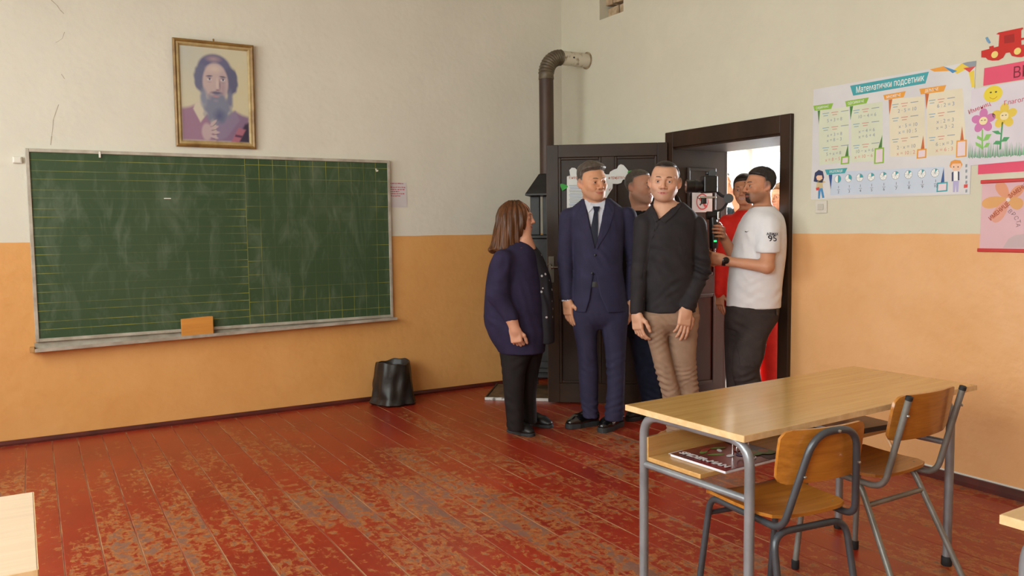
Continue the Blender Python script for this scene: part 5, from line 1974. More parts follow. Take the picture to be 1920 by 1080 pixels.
        B.rc(T(0, -0.018, -0.065), neck, 0.052 * s, neck_r * s, 0.03)
        lo, hi = c - 0.135 * s, c + 0.135 * s
        self.zones.append((lo, hi, 0.0032))
        self.headT = T
        self.skin_col, self.stub, self.lipc, self.hw = skin, stubble, lips, w
        self.ms, self.mw = ms, mw
        # eyes
        self.eyes = []
        for sg in (-1, 1):
            self.eyes.append((T(sg * 0.0315, 0.0775, 0.003), 0.0128 * s))
        return self

    def skin_colors(self):
        M, c, s, w = self.hM, self.hc, self.hs, self.hw
        base, lips, stub = np.array(lin(self.skin_col)), np.array(lin(self.lipc)), self.stub

        def fn(P):
            q = (P - c) @ M / s
            x, y, z = q[:, 0] / w, q[:, 1], q[:, 2]
            C = np.tile(base, (len(P), 1))
            C *= (1 + 0.05 * cheap_noise(P, (60, 60, 60), 3))[:, None]

            def bl(m, col):
                m = np.clip(m, 0, 1)[:, None]
                C[:] = C * (1 - m) + np.array(col) * m
            g = lambda cx, cy, cz, r: np.exp(-(((x - cx) ** 2 + (y - cy) ** 2 + (z - cz) ** 2) / r ** 2))
            red = base * np.array([1.04, 0.76, 0.70])
            for sg in (-1, 1):
                bl(0.45 * g(sg * 0.042, 0.07, -0.03, 0.022), red)
                bl(0.6 * g(sg * 0.08, -0.005, 0, 0.03), red)
            bl(0.5 * g(0, 0.11, -0.028, 0.016), red)
            isn = (np.abs(x) < 0.1) & (z > -0.12)
            if stub is not None:
                col, amt, style = stub
                m = np.clip((-0.030 - z) / 0.02, 0, 1) * np.clip((y + 0.02) / 0.03, 0, 1) * np.clip((z + 0.125) / 0.02, 0, 1) * isn
                if style == 'goatee':
                    m = m * 0.55 + 0.6 * np.clip((-0.038 - z) / 0.01, 0, 1) * np.clip((0.034 - np.abs(x)) / 0.012, 0, 1) * np.clip((y - 0.05) / 0.02, 0, 1)
                bl(amt * m, lin(col))
            if getattr(self, 'fade', None) is not None:
                fr, fcol, famt, fw = self.fade
                bl(famt * np.clip(0.5 - fr(q[:, 0], y, z) / fw, 0, 1) * (z > -0.075), lin(fcol))
            zm = z + 0.0625 - self.ms * (x / self.mw) ** 2
            lm = np.clip(1.25 - ((x / (self.mw + 0.002)) ** 2 + (zm / 0.0085) ** 2), 0, 1) * (y > 0.07)
            bl(1.1 * lm, lips)
            ml = np.clip(1.3 - ((x / (self.mw + 0.003)) ** 2 + ((zm - 0.0008) / 0.0021) ** 2), 0, 1) * (y > 0.065) * (y < 0.094)
            bl(0.8 * ml, lin((74, 36, 34)))
            for sg in (-1, 1):
                bl(0.7 * np.clip(1.2 - (((x - sg * 0.0315) / 0.017) ** 2 + ((z - 0.009) / 0.0035) ** 2), 0, 1) * (y > 0.06), base * np.array([0.42, 0.34, 0.32]))  # upper lid shading painted into the skin colour
                bl(0.35 * np.clip(1.2 - (((x - sg * 0.0315) / 0.02) ** 2 + ((z + 0.008) / 0.007) ** 2), 0, 1) * (y > 0.06), base * np.array([0.72, 0.6, 0.6]))
                bl(0.9 * g(sg * 0.0065, 0.102, -0.040, 0.0055), lin((70, 38, 32)))
            return C
        return fn

    def finish_body(self, res=0.011):
        b = sdf_object('body', self.body, SKIN, self.root, res, self.zones, colors=self.skin_colors(), smooth=1)
        M, c = self.hM, self.hc
        for p, r in self.eyes:
            n, m = 14, 16
            V, Fc, C = [], [], []
            gz = getattr(self, 'gaze', M[:, 1])
            up = unit(np.cross(np.cross(gz, [0, 0, 1]), gz))
            sd = np.cross(up, gz)
            for i in range(m + 1):
                th = math.pi * i / m
                for k in range(n):
                    a = 2 * math.pi * k / n
                    V.append(p + r * (gz * math.cos(th) + (sd * math.cos(a) + up * math.sin(a)) * math.sin(th)))
                    C.append(lin((16, 13, 12)) if i <= 1 else lin((78, 66, 56)) if i <= 2 else lin((196, 184, 174)))
            for i in range(m):
                for k in range(n):
                    Fc.append((i * n + k, (i + 1) * n + k, (i + 1) * n + (k + 1) % n, i * n + (k + 1) % n))
            quad_mesh('eye', np.array(V), np.array(Fc), EYEM, self.root, np.array(C))
        return b

    def brows(self, mt, thick=0.0042, lift=0.0):
        T = self.headT
        for sg in (-1, 1):
            pts = [T(sg * 0.013, 0.0945, 0.0252 + lift), T(sg * 0.025, 0.0930, 0.0285 + lift), T(sg * 0.038, 0.0835, 0.0285 + lift), T(sg * 0.050, 0.0700, 0.0225 + lift)]
            s = self.hs
            MB().tube([tuple(q) for q in pts], [thick * 0.8 * s, thick * s, thick * 0.9 * s, thick * 0.35 * s], 8).build('eyebrow', mt, self.root, smooth=True)

    def hair(self, mt, t_top=0.012, t_side=0.006, front=(0.080, 0.072), slope=0.62, side_y=0.012, nape=-0.06, lump=0.002, res=0.0042, lumpf=(70, 70, 70), name='hair', peak=0.0, sideburn=-0.005, taper=0.014, fade=None):
        s, M, c, w = self.hs, self.hM, self.hc, self.hw
        n = unit((0, -slope, 1.0 - 0.3 * slope))

        def region(X, Y, Z):
            """negative inside the hair-covered part of the scalp (head-local metres)"""
            X = X / w
            fy = front[0] - 9.0 * X * X * (1 + peak)
            A = -((Y - fy) * n[1] + (Z - front[1] + 2.4 * X * X) * n[2])
            zl = np.interp(Y, [-0.12, -0.06, -0.035, -0.02, 0.02], [nape, nape, -0.02, sideburn + 0.02, sideburn])
            Bk = np.maximum(Y - side_y, zl - Z)
            return np.minimum(A + 0 * Bk, Bk + 0 * A)
        H = SDF()
        cz = 0.034
        R0 = np.array([0.074 * w, 0.093, 0.082])

        def shell(X, Y, Z):
            x, y, z = X, Y + 0.012, Z - cz
            k0 = np.sqrt((x / R0[0]) ** 2 + (y / R0[1]) ** 2 + (z / R0[2]) ** 2)
            k1 = np.sqrt((x / R0[0] ** 2) ** 2 + (y / R0[1] ** 2) ** 2 + (z / R0[2] ** 2) ** 2) + 1e-9
            d = k0 * (k0 - 1) / k1
            up = np.clip(z / 0.06, 0, 1) + 0 * d
            t = t_side + (t_top - t_side) * up
            q = np.clip(-region(X, Y, Z) / taper + 0.15, 0, 1)
            q = q * q * (3 - 2 * q)
            return d - (-0.006 + (t + 0.006) * q)
        H.add(shell, (-0.12, -0.14, -0.1), (0.12, 0.12, 0.16), 0.001)
        H.box((0, 0.0, -0.16), (0.2, 0.2, 0.085), 0.001, 0.004, 's')
        if fade:
            self.fade = (region, *fade)
        fold = (lambda P: lump * cheap_noise(P, lumpf, 5)) if lump else None
        return sdf_object(name, H, mt, self.root, res, folds=fold, smooth=1, xf=lambda P: c + s * (P @ M.T))

    # ---- hands
    def hand(self, w, dirv, nrm, sc=1.0, thumb=1, curl=(0.25, 0.3, 0.35, 0.4), thumb_out=0.5, spread=0.06, fine=0.0032):
        """w wrist, dirv towards the fingertips, nrm out of the palm; thumb = +1/-1 picks the side"""
        B = self.body
        w, d, n = np.array(w, float), unit(dirv), np.array(nrm, float)
        n = unit(n - d * (n @ d))
        sd = np.cross(d, n) * thumb
        M = np.stack([sd, n, d], 1)
        B.box(w + d * 0.048 * sc, np.array([0.040, 0.0135, 0.046]) * sc, 0.012 * sc, 0.016, 'u', M)
        B.rc(w - d * 0.03, w + d * 0.02 * sc, 0.027 * sc, 0.028 * sc, 0.02, n=n, s=0.78)
        L = ((0.043, 0.025, 0.021), (0.047, 0.029, 0.022), (0.043, 0.027, 0.022), (0.034, 0.020, 0.019))
        pts = [w]
        for i in range(4):
            off = (0.0290, 0.0097, -0.0097, -0.0285)[i]
            p = w + (d * (0.086 - 0.004 * abs(i - 1.2)) + sd * off) * sc
            a = 0.0
            fd = unit(d + sd * (1.5 - i) * spread)
            r = (0.0094, 0.0096, 0.0092, 0.0082)[i] * sc
            for j in range(3):
                a += curl[i] * (0.8, 1.1, 0.8)[j]
                q = p + (fd * math.cos(a) + n * math.sin(a)) * L[i][j] * sc
                B.rc(p, q, r, r * 0.93, 0.004)
                p, r = q, r * 0.93
            pts.append(p)
        p = w + (d * 0.022 + sd * 0.026 + n * 0.004) * sc
        for j, (dv, ln, r0, r1) in enumerate((((d * 0.75 + sd * (0.35 + thumb_out) + n * 0.25), 0.042, 0.0125, 0.0108), ((d * 0.9 + sd * thumb_out * 0.5 + n * 0.35), 0.032, 0.0108, 0.0098), ((d * 0.95 + sd * 0.05 + n * 0.4), 0.026, 0.0098, 0.0085))):
            q = p + unit(dv) * ln * sc
            B.rc(p, q, r0 * sc, r1 * sc, 0.008)
            p = q
        pts.append(p)
        P = np.array(pts)
        self.zones.append((P.min(0) - 0.02, P.max(0) + 0.02, fine))
        return P

    # ---- projecting flat pieces of cloth on a surface
    def project(self, XZ, field, y0=-0.6):
        if field.name not in self.bvh:
            me = field.data
            self.bvh[field.name] = BVHTree.FromPolygons([v.co for v in me.vertices], [p_.vertices for p_ in me.polygons])
        T = self.bvh[field.name]
        P = np.zeros((len(XZ), 3))
        hit = np.zeros(len(XZ), bool)
        for i, (x, z) in enumerate(XZ):
            q = T.ray_cast(Vector((x, y0, z)), Vector((0, 1, 0)))
            P[i] = (x, q[0].y if q[0] is not None else 0, z)
            hit[i] = q[0] is not None
        if (~hit).any() and hit.any():
            for i in np.where(~hit)[0]:
                P[i, 1] = P[hit][np.argmin(((P[hit] - P[i]) ** 2)[:, [0, 2]].sum(1)), 1]
        return P

    def patch(self, name, poly, field, mt, off=0.002, th=0.003, sub=3, parent=None, px=True, d=-0.1, y0=-0.6):
        pts = [self.J(u, v, d)[[0, 2]] for u, v in poly] if px else [np.array(q) for q in poly]
        bm = bmesh.new()
        vs_ = [bm.verts.new((q[0], 0, q[1])) for q in pts]
        f = bm.faces.new(vs_)
        bmesh.ops.triangulate(bm, faces=[f])
        for _ in range(sub):
            bmesh.ops.subdivide_edges(bm, edges=bm.edges[:], cuts=1, use_grid_fill=True)
            bmesh.ops.triangulate(bm, faces=bm.faces[:])
        bm.verts.ensure_lookup_table()
        XZ = np.array([(v.co.x, v.co.z) for v in bm.verts])
        P = self.project(XZ, field, y0)
        for v, q in zip(bm.verts, P):
            v.co = (q[0], q[1] - off, q[2])
        r = bmesh.ops.extrude_face_region(bm, geom=bm.faces[:])
        for g in r['geom']:
            if isinstance(g, bmesh.types.BMVert):
                g.co.y -= th
        bmesh.ops.recalc_face_normals(bm, faces=bm.faces[:])
        for f in bm.faces:
            f.smooth = False
        me = bpy.data.meshes.new(name)
        bm.to_mesh(me)
        bm.free()
        me.materials.append(mt)
        return link(bpy.data.objects.new(name, me), parent or self.root)

    def dot(self, name, u, v, r, field, mt, d=-0.1, parent=None, th=0.004, px=True):
        c = self.J(u, v, d)
        P = self.project(np.array([[c[0], c[2]]]), field)[0]
        return MB().lathe([(r * 0.9, 0.001), (r, 0.0), (r, -th * 0.6), (r * 0.7, -th)], tuple(P), 10, 'y').build(name, mt, parent or self.root, smooth=True)

    def print_text(self, name, s, u, v, size, field, mt, rot=0.0, sx=1.0, d=-0.1, bold=0.0, parent=None):
        c = self.J(u, v, d)
        o = text(None, name, s, 0, 0, size, 0, mt, bold=bold, sx=1.0)
        me = o.data
        co = np.array([v_.co for v_ in me.vertices])
        x, y = co[:, 0] * sx, co[:, 1]
        XZ = np.stack([c[0] + x * math.cos(rot) - y * math.sin(rot), c[2] + x * math.sin(rot) + y * math.cos(rot)], 1)
        P = self.project(XZ, field)
        P[:, 1] -= 0.0015
        me.vertices.foreach_set('co', P.astype(np.float32).ravel())
        o.location = (0, 0, 0)
        o.parent = parent or self.root
        return o

    # ---- shoes
    def shoe(self, heel, toe, mt, sole_mt, w=0.046, top=0.10, sole=0.026, name='shoe', lace=None):
        heel, toe = np.array([heel[0], heel[1], 0]), np.array([toe[0], toe[1], 0])
        f = unit(toe - heel)
        L = np.linalg.norm(toe - heel)
        sd = np.array([-f[1], f[0], 0])
        Z = np.array([0, 0, 1.0])
        h0, mid, ball, tip = heel + f * 0.04, heel + f * L * 0.42, heel + f * L * 0.68, toe - f * 0.036
        S = SDF()
        S.rc(h0 + Z * (sole + 0.030), mid + Z * (sole + 0.034), w * 0.82, w * 0.82, 0.02)
        S.rc(mid + Z * (sole + 0.026), ball + Z * (sole + 0.020), w * 0.86, w * 0.92, 0.02)
        S.rc(ball + Z * (sole + 0.016), tip + Z * (sole + 0.012), w * 0.92, w * 0.72, 0.025, n=Z, s=0.72)
        S.rc(h0 + Z * (sole + 0.04), h0 + f * 0.015 + Z * top, w * 0.8, w * 0.78, 0.03)
        S.box((heel + toe) / 2 + Z * (sole - 0.1), (0.4, 0.4, 0.1), 0.001, 0.004, 's')
        S.box((heel + toe) / 2 + Z * (top + 0.1), (0.4, 0.4, 0.1), 0.001, 0.004, 's')
        sh = sdf_object(name, S, mt, self.root, 0.0055, smooth=2)
        out = []
        n = 9
        for c_, r, a0 in ((h0, w * 0.90, math.pi / 2), (tip, w * 0.80, -math.pi / 2)):
            if c_ is tip:
                for t in (0.35, 0.75):
                    out.append(tuple((mid + (ball - mid) * (t / 0.75) - sd * (w * (0.86 if t < 0.5 else 1.0)))[:2]))
            for k in range(n + 1):
                a = a0 + math.pi * k / n
                out.append(tuple((c_ + f * r * math.cos(a) + sd * r * math.sin(a))[:2]))
        for t in (0.75, 0.35):
            out.append(tuple((mid + (ball - mid) * (t / 0.75) + sd * (w * (0.86 if t < 0.5 else 1.0)))[:2]))
        MB().prism(out, 0.0, sole + 0.004).build('sole', sole_mt, sh, bevel=0.004)
        if lace is not None:
            for k in range(3):
                c_ = heel + f * L * (0.44 + 0.07 * k)
                z = sole + 0.034 + w * 0.80 - 0.009 * k
                MB().tube([tuple(c_ - sd * 0.022 + Z * (z - 0.008)), tuple(c_ + Z * z), tuple(c_ + sd * 0.022 + Z * (z - 0.008))], 0.0022, 6).build('lace', lace, sh)
        return sh

    def limb_body(self, pts, rs):
        self.body.chain(pts, rs, 0.02)


def folds_fn(zones, base=0.0015, freq=(22, 22, 9), seed=1):
    """zones: (centre point, radius, amplitude, wavelength, direction)"""
    def fn(P):
        out = base * cheap_noise(P, freq, seed)
        for i, (c, r, amp, lam, dr) in enumerate(zones):
            dr = unit(dr)
            q = P - np.array(c)
            env = np.exp(-((q ** 2).sum(1) / r ** 2))
            ph = 2 * math.pi * (q @ dr) / lam + 4.0 * cheap_noise(P, (13, 13, 13), seed + i) + i
            out = out + amp * env * (0.45 + 1.1 * cheap_noise(P, (19, 19, 11), seed + i + 40)) * np.sin(ph)
        return out
    return fn

# ------------------------------------------------------------------ the people
SUIT = cloth('navy_suiting', (50, 46, 71), (43, 40, 61), 0.8, 500, bump=0.18)
SHIRTW = cloth('white_shirting', (206, 208, 218), (196, 198, 210), 0.75, 500)
TIE = cloth('dark_navy_tie', (30, 32, 52), (24, 26, 44), 0.5, 300)
PATENT = mat('patent_black_leather', (18, 17, 18), rough=0.12, coat=0.8)
LEATHER = mat('dull_black_leather', (28, 26, 27), (20, 19, 20), rough=0.4, scale=20, bump=0.2, bscale=80)
SOLE = mat('dark_rubber_sole', (44, 44, 46), rough=0.7)
BUTTON = mat('dark_button', (24, 22, 26), rough=0.3)
BLACKSH = cloth('black_shirting', (44, 39, 42), (36, 32, 35), 0.75, 500)
CHINO = cloth('beige_chino', (158, 128, 106), (142, 114, 94), 0.85, 420, bump=0.22)
TAN = mat('tan_suede', (178, 116, 60), (150, 94, 46), rough=0.8, scale=20)
BLACKT = cloth('black_jersey', (28, 26, 28), (22, 20, 22), 0.85, 500)
JEANS = cloth('dark_blue_denim', (34, 40, 62), (24, 28, 46), 0.85, 420)
WHITET = cloth('white_jersey', (228, 225, 227), (220, 216, 219), 0.85, 500)
CARGO = cloth('dark_brown_cargo', (62, 52, 50), (52, 44, 43), 0.85, 420, bump=0.22)
REDT = cloth('red_tracksuit', (222, 42, 27), (206, 34, 22), 0.7, 420)
NAVYC = cloth('navy_cardigan', (46, 39, 66), (38, 32, 56), 0.85, 420, bump=0.22)
BLACKTR = cloth('black_trousering', (34, 27, 27), (27, 22, 22), 0.85, 420)
TEAL = cloth('dark_teal_shirt', (38, 52, 62), (30, 42, 52), 0.85, 420)
HIVIS = mat('yellow_hi_vis', (206, 226, 48), rough=0.6)


def specked_black():
    m, t, bs = new_mat('specked_black_blouse')
    tc = t.n('ShaderNodeTexCoord').outputs['Object']
    v = t.n('ShaderNodeTexVoronoi', _feature='F1')
    t.put(v.inputs['Vector'], tc)
    v.inputs['Scale'].default_value = 22.0
    f = t.m('LESS_THAN', v.outputs['Distance'], 0.17)
    t.put(bs.inputs['Base Color'], t.mix(f, rgba((24, 21, 30)), rgba((186, 184, 186))))
    bs.inputs['Roughness'].default_value = 0.8
    return m


SPECK = specked_black()


def scaled(rows, fx=0.86, fy=0.86):
    return [(z, cx, cy, rx * fx, ry * fy) for z, cx, cy, rx, ry in rows]


def body_legs(p, *legs):
    for rr in legs:
        p.body.loft(scaled(p.rows(rr), 0.6, 0.6), 0.03)


def man_in_suit():
    p = Person('person in navy suit, white shirt and dark tie standing before the open door', 5.38, 1118)
    J = p.J
    p.head(J(1111, 343, -0.03), math.radians(24), 0.04, -0.05, s=1.06, w=1.02, jaw=1.06, smile=0.8, neck=J(1117, 395, 0.02), neck_r=0.058, skin=(202, 146, 112), lips=(176, 100, 84), stubble=((150, 118, 100), 0.25, 'full'))
    tr = p.rows([(372, 1094, 1142, 0.06), (384, 1076, 1160, 0.085), (396, 1064, 1175, 0.105), (420, 1069, 1173, 0.122), (470, 1074, 1168, 0.128), (505, 1076, 1167, 0.126), (545, 1072, 1173, 0.130), (583, 1069, 1178, 0.135)])
    armL = [J(1067, 408), J(1060, 488, 0.02), J(1064, 560, -0.02)]
    armR = [J(1176, 406), J(1190, 488, 0.03), J(1184, 560, 0.0)]
    LA = [(570, 1071, 1122, 0.09), (590, 1071, 1122, 0.10), (609, 1073, 1120, 0.098), (653, 1082, 1119, 0.082, -0.005), (698, 1085, 1122, 0.072, 0), (742, 1087, 1121, 0.068, 0.02), (768, 1091, 1121, 0.066, 0.03), (782, 1094, 1121, 0.064, 0.025)]
    LB = [(570, 1124, 1179, 0.09), (590, 1124, 1179, 0.10), (609, 1126, 1176, 0.098), (653, 1134, 1173, 0.082, -0.01), (686, 1137, 1172, 0.072, -0.02), (727, 1139, 1171, 0.068, -0.03), (772, 1134, 1169, 0.066, -0.035), (787, 1134, 1168, 0.063, -0.03)]
    p.body.loft(scaled(tr, 0.82, 0.8), 0.03)
    for a in (armL, armR):
        p.limb_body(a, [0.045, 0.038, 0.027])
    body_legs(p, LA, LB)
    p.hand(J(1064, 563, -0.03), (0.05, -0.06, -1), (0.8, 0.6, 0), 1.06, 1, curl=(0.22, 0.3, 0.34, 0.38))
    p.hand(J(1184, 563, 0.0), (-0.03, -0.05, -1), (-0.8, 0.6, 0), 1.06, -1, curl=(0.25, 0.3, 0.34, 0.38))
    hm = hair_mat('salt_pepper_hair', (96, 84, 74), (62, 54, 48), (40, 40, 30))
    p.hair(hm, 0.024, 0.008, (0.080, 0.088), 0.62, 0.012, -0.055, 0.005, lumpf=(60, 50, 70), sideburn=-0.012, fade=((110, 92, 80), 0.5, 0.012))
    p.finish_body()
    p.brows(mat('grey_brow', (112, 88, 70), rough=0.8), 0.0030)
    # shirt
    sh = SDF().loft(scaled(tr[:6], 0.93, 0.88), 0.02)
    sh.rc(J(1117, 372, 0.02), J(1117, 388, 0.01), 0.066, 0.072, 0.02)
    sh.rc(J(1117, 345, 0.0), J(1117, 366, 0.0), 0.10, 0.075, 0.008, 's')
    ob = sdf_object('shirt', sh, SHIRTW, p.root, 0.007)
    p.patch('collar_point', [(1096, 377), (1099, 373), (1114, 387), (1103, 399)], ob, SHIRTW, 0.004, 0.004, parent=ob)
    p.patch('collar_point', [(1138, 373), (1136, 369), (1123, 387), (1133, 394)], ob, SHIRTW, 0.004, 0.004, parent=ob)
    tie = p.patch('necktie', [(1114, 396), (1121, 396), (1121, 420), (1120, 445), (1118, 462), (1115, 470), (1104, 450), (1108, 425)], ob, TIE, 0.005, 0.005)
    p.patch('tie_knot', [(1112, 387), (1125, 387), (1121.5, 397), (1114, 397)], ob, TIE, 0.008, 0.008, parent=tie)
    # jacket
    jk = SDF().loft(tr, 0.02)
    for a in (armL, armR):
        jk.chain(a, [0.065, 0.054, 0.043], 0.012)
    jk.prism_y([J(1095, 360, -.1)[[0, 2]], J(1140, 356, -.1)[[0, 2]], J(1116, 468, -.1)[[0, 2]]], -0.5, -0.03, 0.004)
    jk.rc(J(1117, 340, 0.0), J(1117, 372, 0.01), 0.10, 0.074, 0.004, 's')
    jk.prism_y([J(1112, 514, -.1)[[0, 2]], J(1116, 514, -.1)[[0, 2]], J(1124, 555, -.1)[[0, 2]], J(1142, 592, -.1)[[0, 2]], J(1096, 592, -.1)[[0, 2]], J(1106, 560, -.1)[[0, 2]]], -0.5, -0.02, 0.006)
    for a, s in ((armL, -1), (armR, 1)):
        jk.ell(a[2] + np.array([0, 0, -0.06]), (0.07, 0.07, 0.06), 0.004, 's')
    fz = [(armL[1], 0.07, 0.004, 0.035, (0.3, 0, 1)), (armR[1], 0.07, 0.004, 0.035, (-0.3, 0, 1)), (J(1116, 482, -0.12), 0.10, 0.003, 0.05, (0.8, 0, 0.5)), (J(1120, 420, -0.1), 0.12, 0.0025, 0.06, (1, 0, 0.3)),
          (armL[2], 0.06, 0.002, 0.03, (0.2, 0, 1))]
    jo = sdf_object('suit_jacket', jk, SUIT, p.root, 0.006, folds=folds_fn(fz, 0.0022, (14, 14, 10)))
    p.patch('lapel', [(1137, 371), (1143, 375), (1153, 383), (1148, 389), (1152, 394), (1141, 430), (1118, 467), (1116, 462), (1127, 425), (1136, 390)], jo, SUIT, 0.0015, 0.005, 2, jo)
    p.patch('lapel', [(1097, 376), (1090, 380), (1081, 388), (1085, 393), (1080, 399), (1093, 432), (1112, 466), (1115, 462), (1105, 428), (1098, 395)], jo, SUIT, 0.0015, 0.005, 2, jo)
    for u, v in ((1071, 507), (1147, 507)):
        p.patch('pocket_flap', [(u, v), (u + 16, v + 1), (u + 16, v + 13), (u + 1, v + 13)], jo, SUIT, 0.0005, 0.003, 2, jo)
    p.patch('breast_pocket', [(1143, 417), (1160, 413), (1160, 418), (1143, 422)], jo, SUIT, 0.0005, 0.002, 2, jo)
    p.dot('button', 1115.5, 478, 0.0085, jo, BUTTON, parent=jo)
    p.dot('button', 1110, 512, 0.0085, jo, BUTTON, parent=jo)
    for a in (armL, armR):
        MB().tube([tuple(a[2] + unit(a[1] - a[2]) * 0.02), tuple(a[2] - unit(a[1] - a[2]) * 0.016)], [0.041, 0.040], 18).build('shirt_cuff', SHIRTW, p.root, smooth=True)
    # trousers
    t = SDF()
    t.loft(p.rows([(512, 1080, 1164, 0.116), (535, 1077, 1168, 0.116), (560, 1073, 1175, 0.112), (590, 1072, 1178, 0.112), (606, 1080, 1170, 0.09), (616, 1100, 1148, 0.05)]), 0.02)
    t.loft(p.rows(LA), 0.03)
    t.loft(p.rows(LB), 0.012)
    fz = [(J(1106, 765, 0), 0.10, 0.0090, 0.045, (0.4, 0, 1)), (J(1150, 770, -0.05), 0.10, 0.0090, 0.045, (-0.4, 0, 1)), (J(1102, 690, -0.05), 0.10, 0.0054, 0.05, (0.6, 0, 1)), (J(1155, 690, -0.05), 0.10, 0.0072, 0.05, (-0.6, 0, 1)),
          (J(1122, 605, -0.08), 0.07, 0.0036, 0.035, (1, 0, 0.5))]
    to = sdf_object('trousers', t, SUIT, p.root, 0.006, folds=folds_fn(fz, 0.0015, (18, 18, 8), 4))
    bl = mat('black_belt', (20, 18, 20), rough=0.35)
    p.patch('belt', [(1104, 528), (1126, 528), (1128, 538), (1103, 538)], to, bl, 0.002, 0.004, 2)
    p.shoe(p.G(1121, 795), p.G(1062, 804), PATENT, SOLE, 0.050, 0.115, 0.030, lace=SOLE)
    p.shoe(p.G(1163, 796), p.G(1126, 812), PATENT, SOLE, 0.050, 0.115, 0.030, lace=SOLE)


def woman():
    p = Person('person in navy tunic and black trousers standing sideways beside the stove', 5.34, 975)
    J = p.J
    p.head(J(971, 409, 0), math.radians(84), 0.02, 0, s=0.95, w=0.98, jaw=1.05, smile=0.4, neck=J(975, 462, 0.0), neck_r=0.056, skin=(206, 150, 122), lips=(170, 76, 70), nose=0.98)
    tr = p.rows([(452, 950, 990, 0.07), (462, 938, 999, 0.13), (475, 926, 1006, 0.165), (495, 917, 1010, 0.185), (530, 911, 1018, 0.195), (570, 908, 1021, 0.20), (600, 907, 1023, 0.20), (622, 914, 1024, 0.20), (640, 923, 1023, 0.20), (658, 936, 1021, 0.195)])
    arm = [J(943, 488, -0.17), J(932, 552, -0.22), J(958, 596, -0.24), J(965, 618, -0.24)]
    farm = [J(985, 485, 0.17), J(1000, 552, 0.20), J(1012, 610, 0.18)]
    p.body.loft(scaled(tr[:-1], 0.8, 0.8), 0.03)
    p.body.rc(J(983, 450, -0.03), J(992, 466, -0.02), 0.05, 0.045, 0.04)
    p.limb_body(arm, [0.05, 0.046, 0.036, 0.030])
    p.limb_body(farm, [0.05, 0.044, 0.03])
    LA = [(632, 934, 1004, 0.12, -0.03), (660, 936, 1000, 0.115, -0.04), (680, 939, 990, 0.10, -0.06), (698, 941, 985, 0.09, -0.07), (742, 945, 982, 0.08, -0.09), (790, 950, 982, 0.066, -0.10), (806, 952, 982, 0.064, -0.10)]
    LB = [(632, 962, 1022, 0.12, 0.05), (660, 968, 1018, 0.11, 0.06), (698, 974, 1010, 0.09, 0.08), (742, 975, 1005, 0.078, 0.09), (778, 978, 1006, 0.064, 0.10), (792, 980, 1007, 0.062, 0.10)]
    body_legs(p, LA, LB)
    p.hand(J(965, 616, -0.24), (0.16, 0.0, -1), (0.3, 0.95, 0.0), 0.98, 1, curl=(0.95, 1.0, 1.05, 1.1), thumb_out=0.2)
    p.hand(J(1012, 612, 0.18), (0.1, 0, -1), (-0.8, 0.5, 0), 0.95, -1, curl=(0.5, 0.5, 0.5, 0.5))
    p.finish_body()
    p.brows(mat('brown_brow', (86, 54, 36), rough=0.8), 0.003)
    hm = hair_mat('auburn_hair', (104, 62, 30), (62, 36, 18), (38, 38, 3.0), 0.42)
    h = SDF().loft(p.rows([(377, 955, 970, 0.03), (382, 944, 982, 0.06), (392, 936, 992, 0.085), (405, 931, 994, 0.098), (422, 929, 991, 0.104), (440, 926, 984, 0.106), (455, 922, 980, 0.108), (466, 917, 979, 0.11), (472, 920, 976, 0.10)]), 0.02)
    h.ell(J(1014, 416, 0.0), (0.074, 0.060, 0.072), 0.012, 's')
    h.ell(J(922, 468, -0.02), (0.02, 0.08, 0.016), 0.02)
    h.ell(J(978, 466, -0.08), (0.018, 0.05, 0.014), 0.02)

    def hf(P):
        ang = np.arctan2(P[:, 1] - 0.0, P[:, 0] - J(965, 420)[0])
        return 0.0045 * np.sin(ang * 17 + 14 * P[:, 2]) + 0.004 * np.sin(ang * 9 - 20 * P[:, 2] + 1) + 0.002 * np.sin(ang * 41)
    sdf_object('hair', h, hm, p.root, 0.005, folds=hf, smooth=1)
    b = SDF().loft(p.rows([(458, 978, 1000, 0.06, 0.02), (470, 980, 1013, 0.10, 0.03), (490, 985, 1022, 0.12, 0.03), (515, 990, 1031, 0.13, 0.03), (545, 995, 1037, 0.14, 0.03), (590, 1000, 1039, 0.15, 0.03), (640, 1003, 1040, 0.15, 0.03)]), 0.02)
    b.ell(J(1001, 450, -0.05), (0.04, 0.08, 0.05), 0.02, 's')
    sdf_object('blouse', b, SPECK, p.root, 0.008, folds=folds_fn([(J(1030, 560, -0.1), 0.2, 0.004, 0.06, (1, 0.4, 0.1))], 0.003, (12, 12, 4), 6))
    c = SDF().loft(tr, 0.02)
    c.chain(arm[:3], [0.070, 0.064, 0.045], 0.035)
    c.chain(farm, [0.068, 0.058, 0.043], 0.03)
    c.ell(J(962, 606, -0.24), (0.05, 0.06, 0.028), 0.004, 's')
    c.ell(J(1006, 450, -0.02), (0.05, 0.10, 0.05), 0.02, 's')
    fz = [(arm[1], 0.09, 0.006, 0.05, (0.5, 0, 1)), (J(945, 500, -0.2), 0.10, 0.004, 0.06, (1, 0, -0.4)), (J(990, 600, -0.18), 0.18, 0.005, 0.07, (1, 0, 0.12)), (J(925, 600, -0.1), 0.09, 0.006, 0.05, (0.5, 0, 1)), (J(975, 540, -0.19), 0.12, 0.003, 0.06, (1, 0, 0.3))]
    sdf_object('tunic', c, NAVYC, p.root, 0.0065, folds=folds_fn(fz, 0.003, (12, 12, 5), 7))
    t = SDF()
    t.loft(p.rows(LA), 0.02)
    t.loft(p.rows(LB), 0.012)
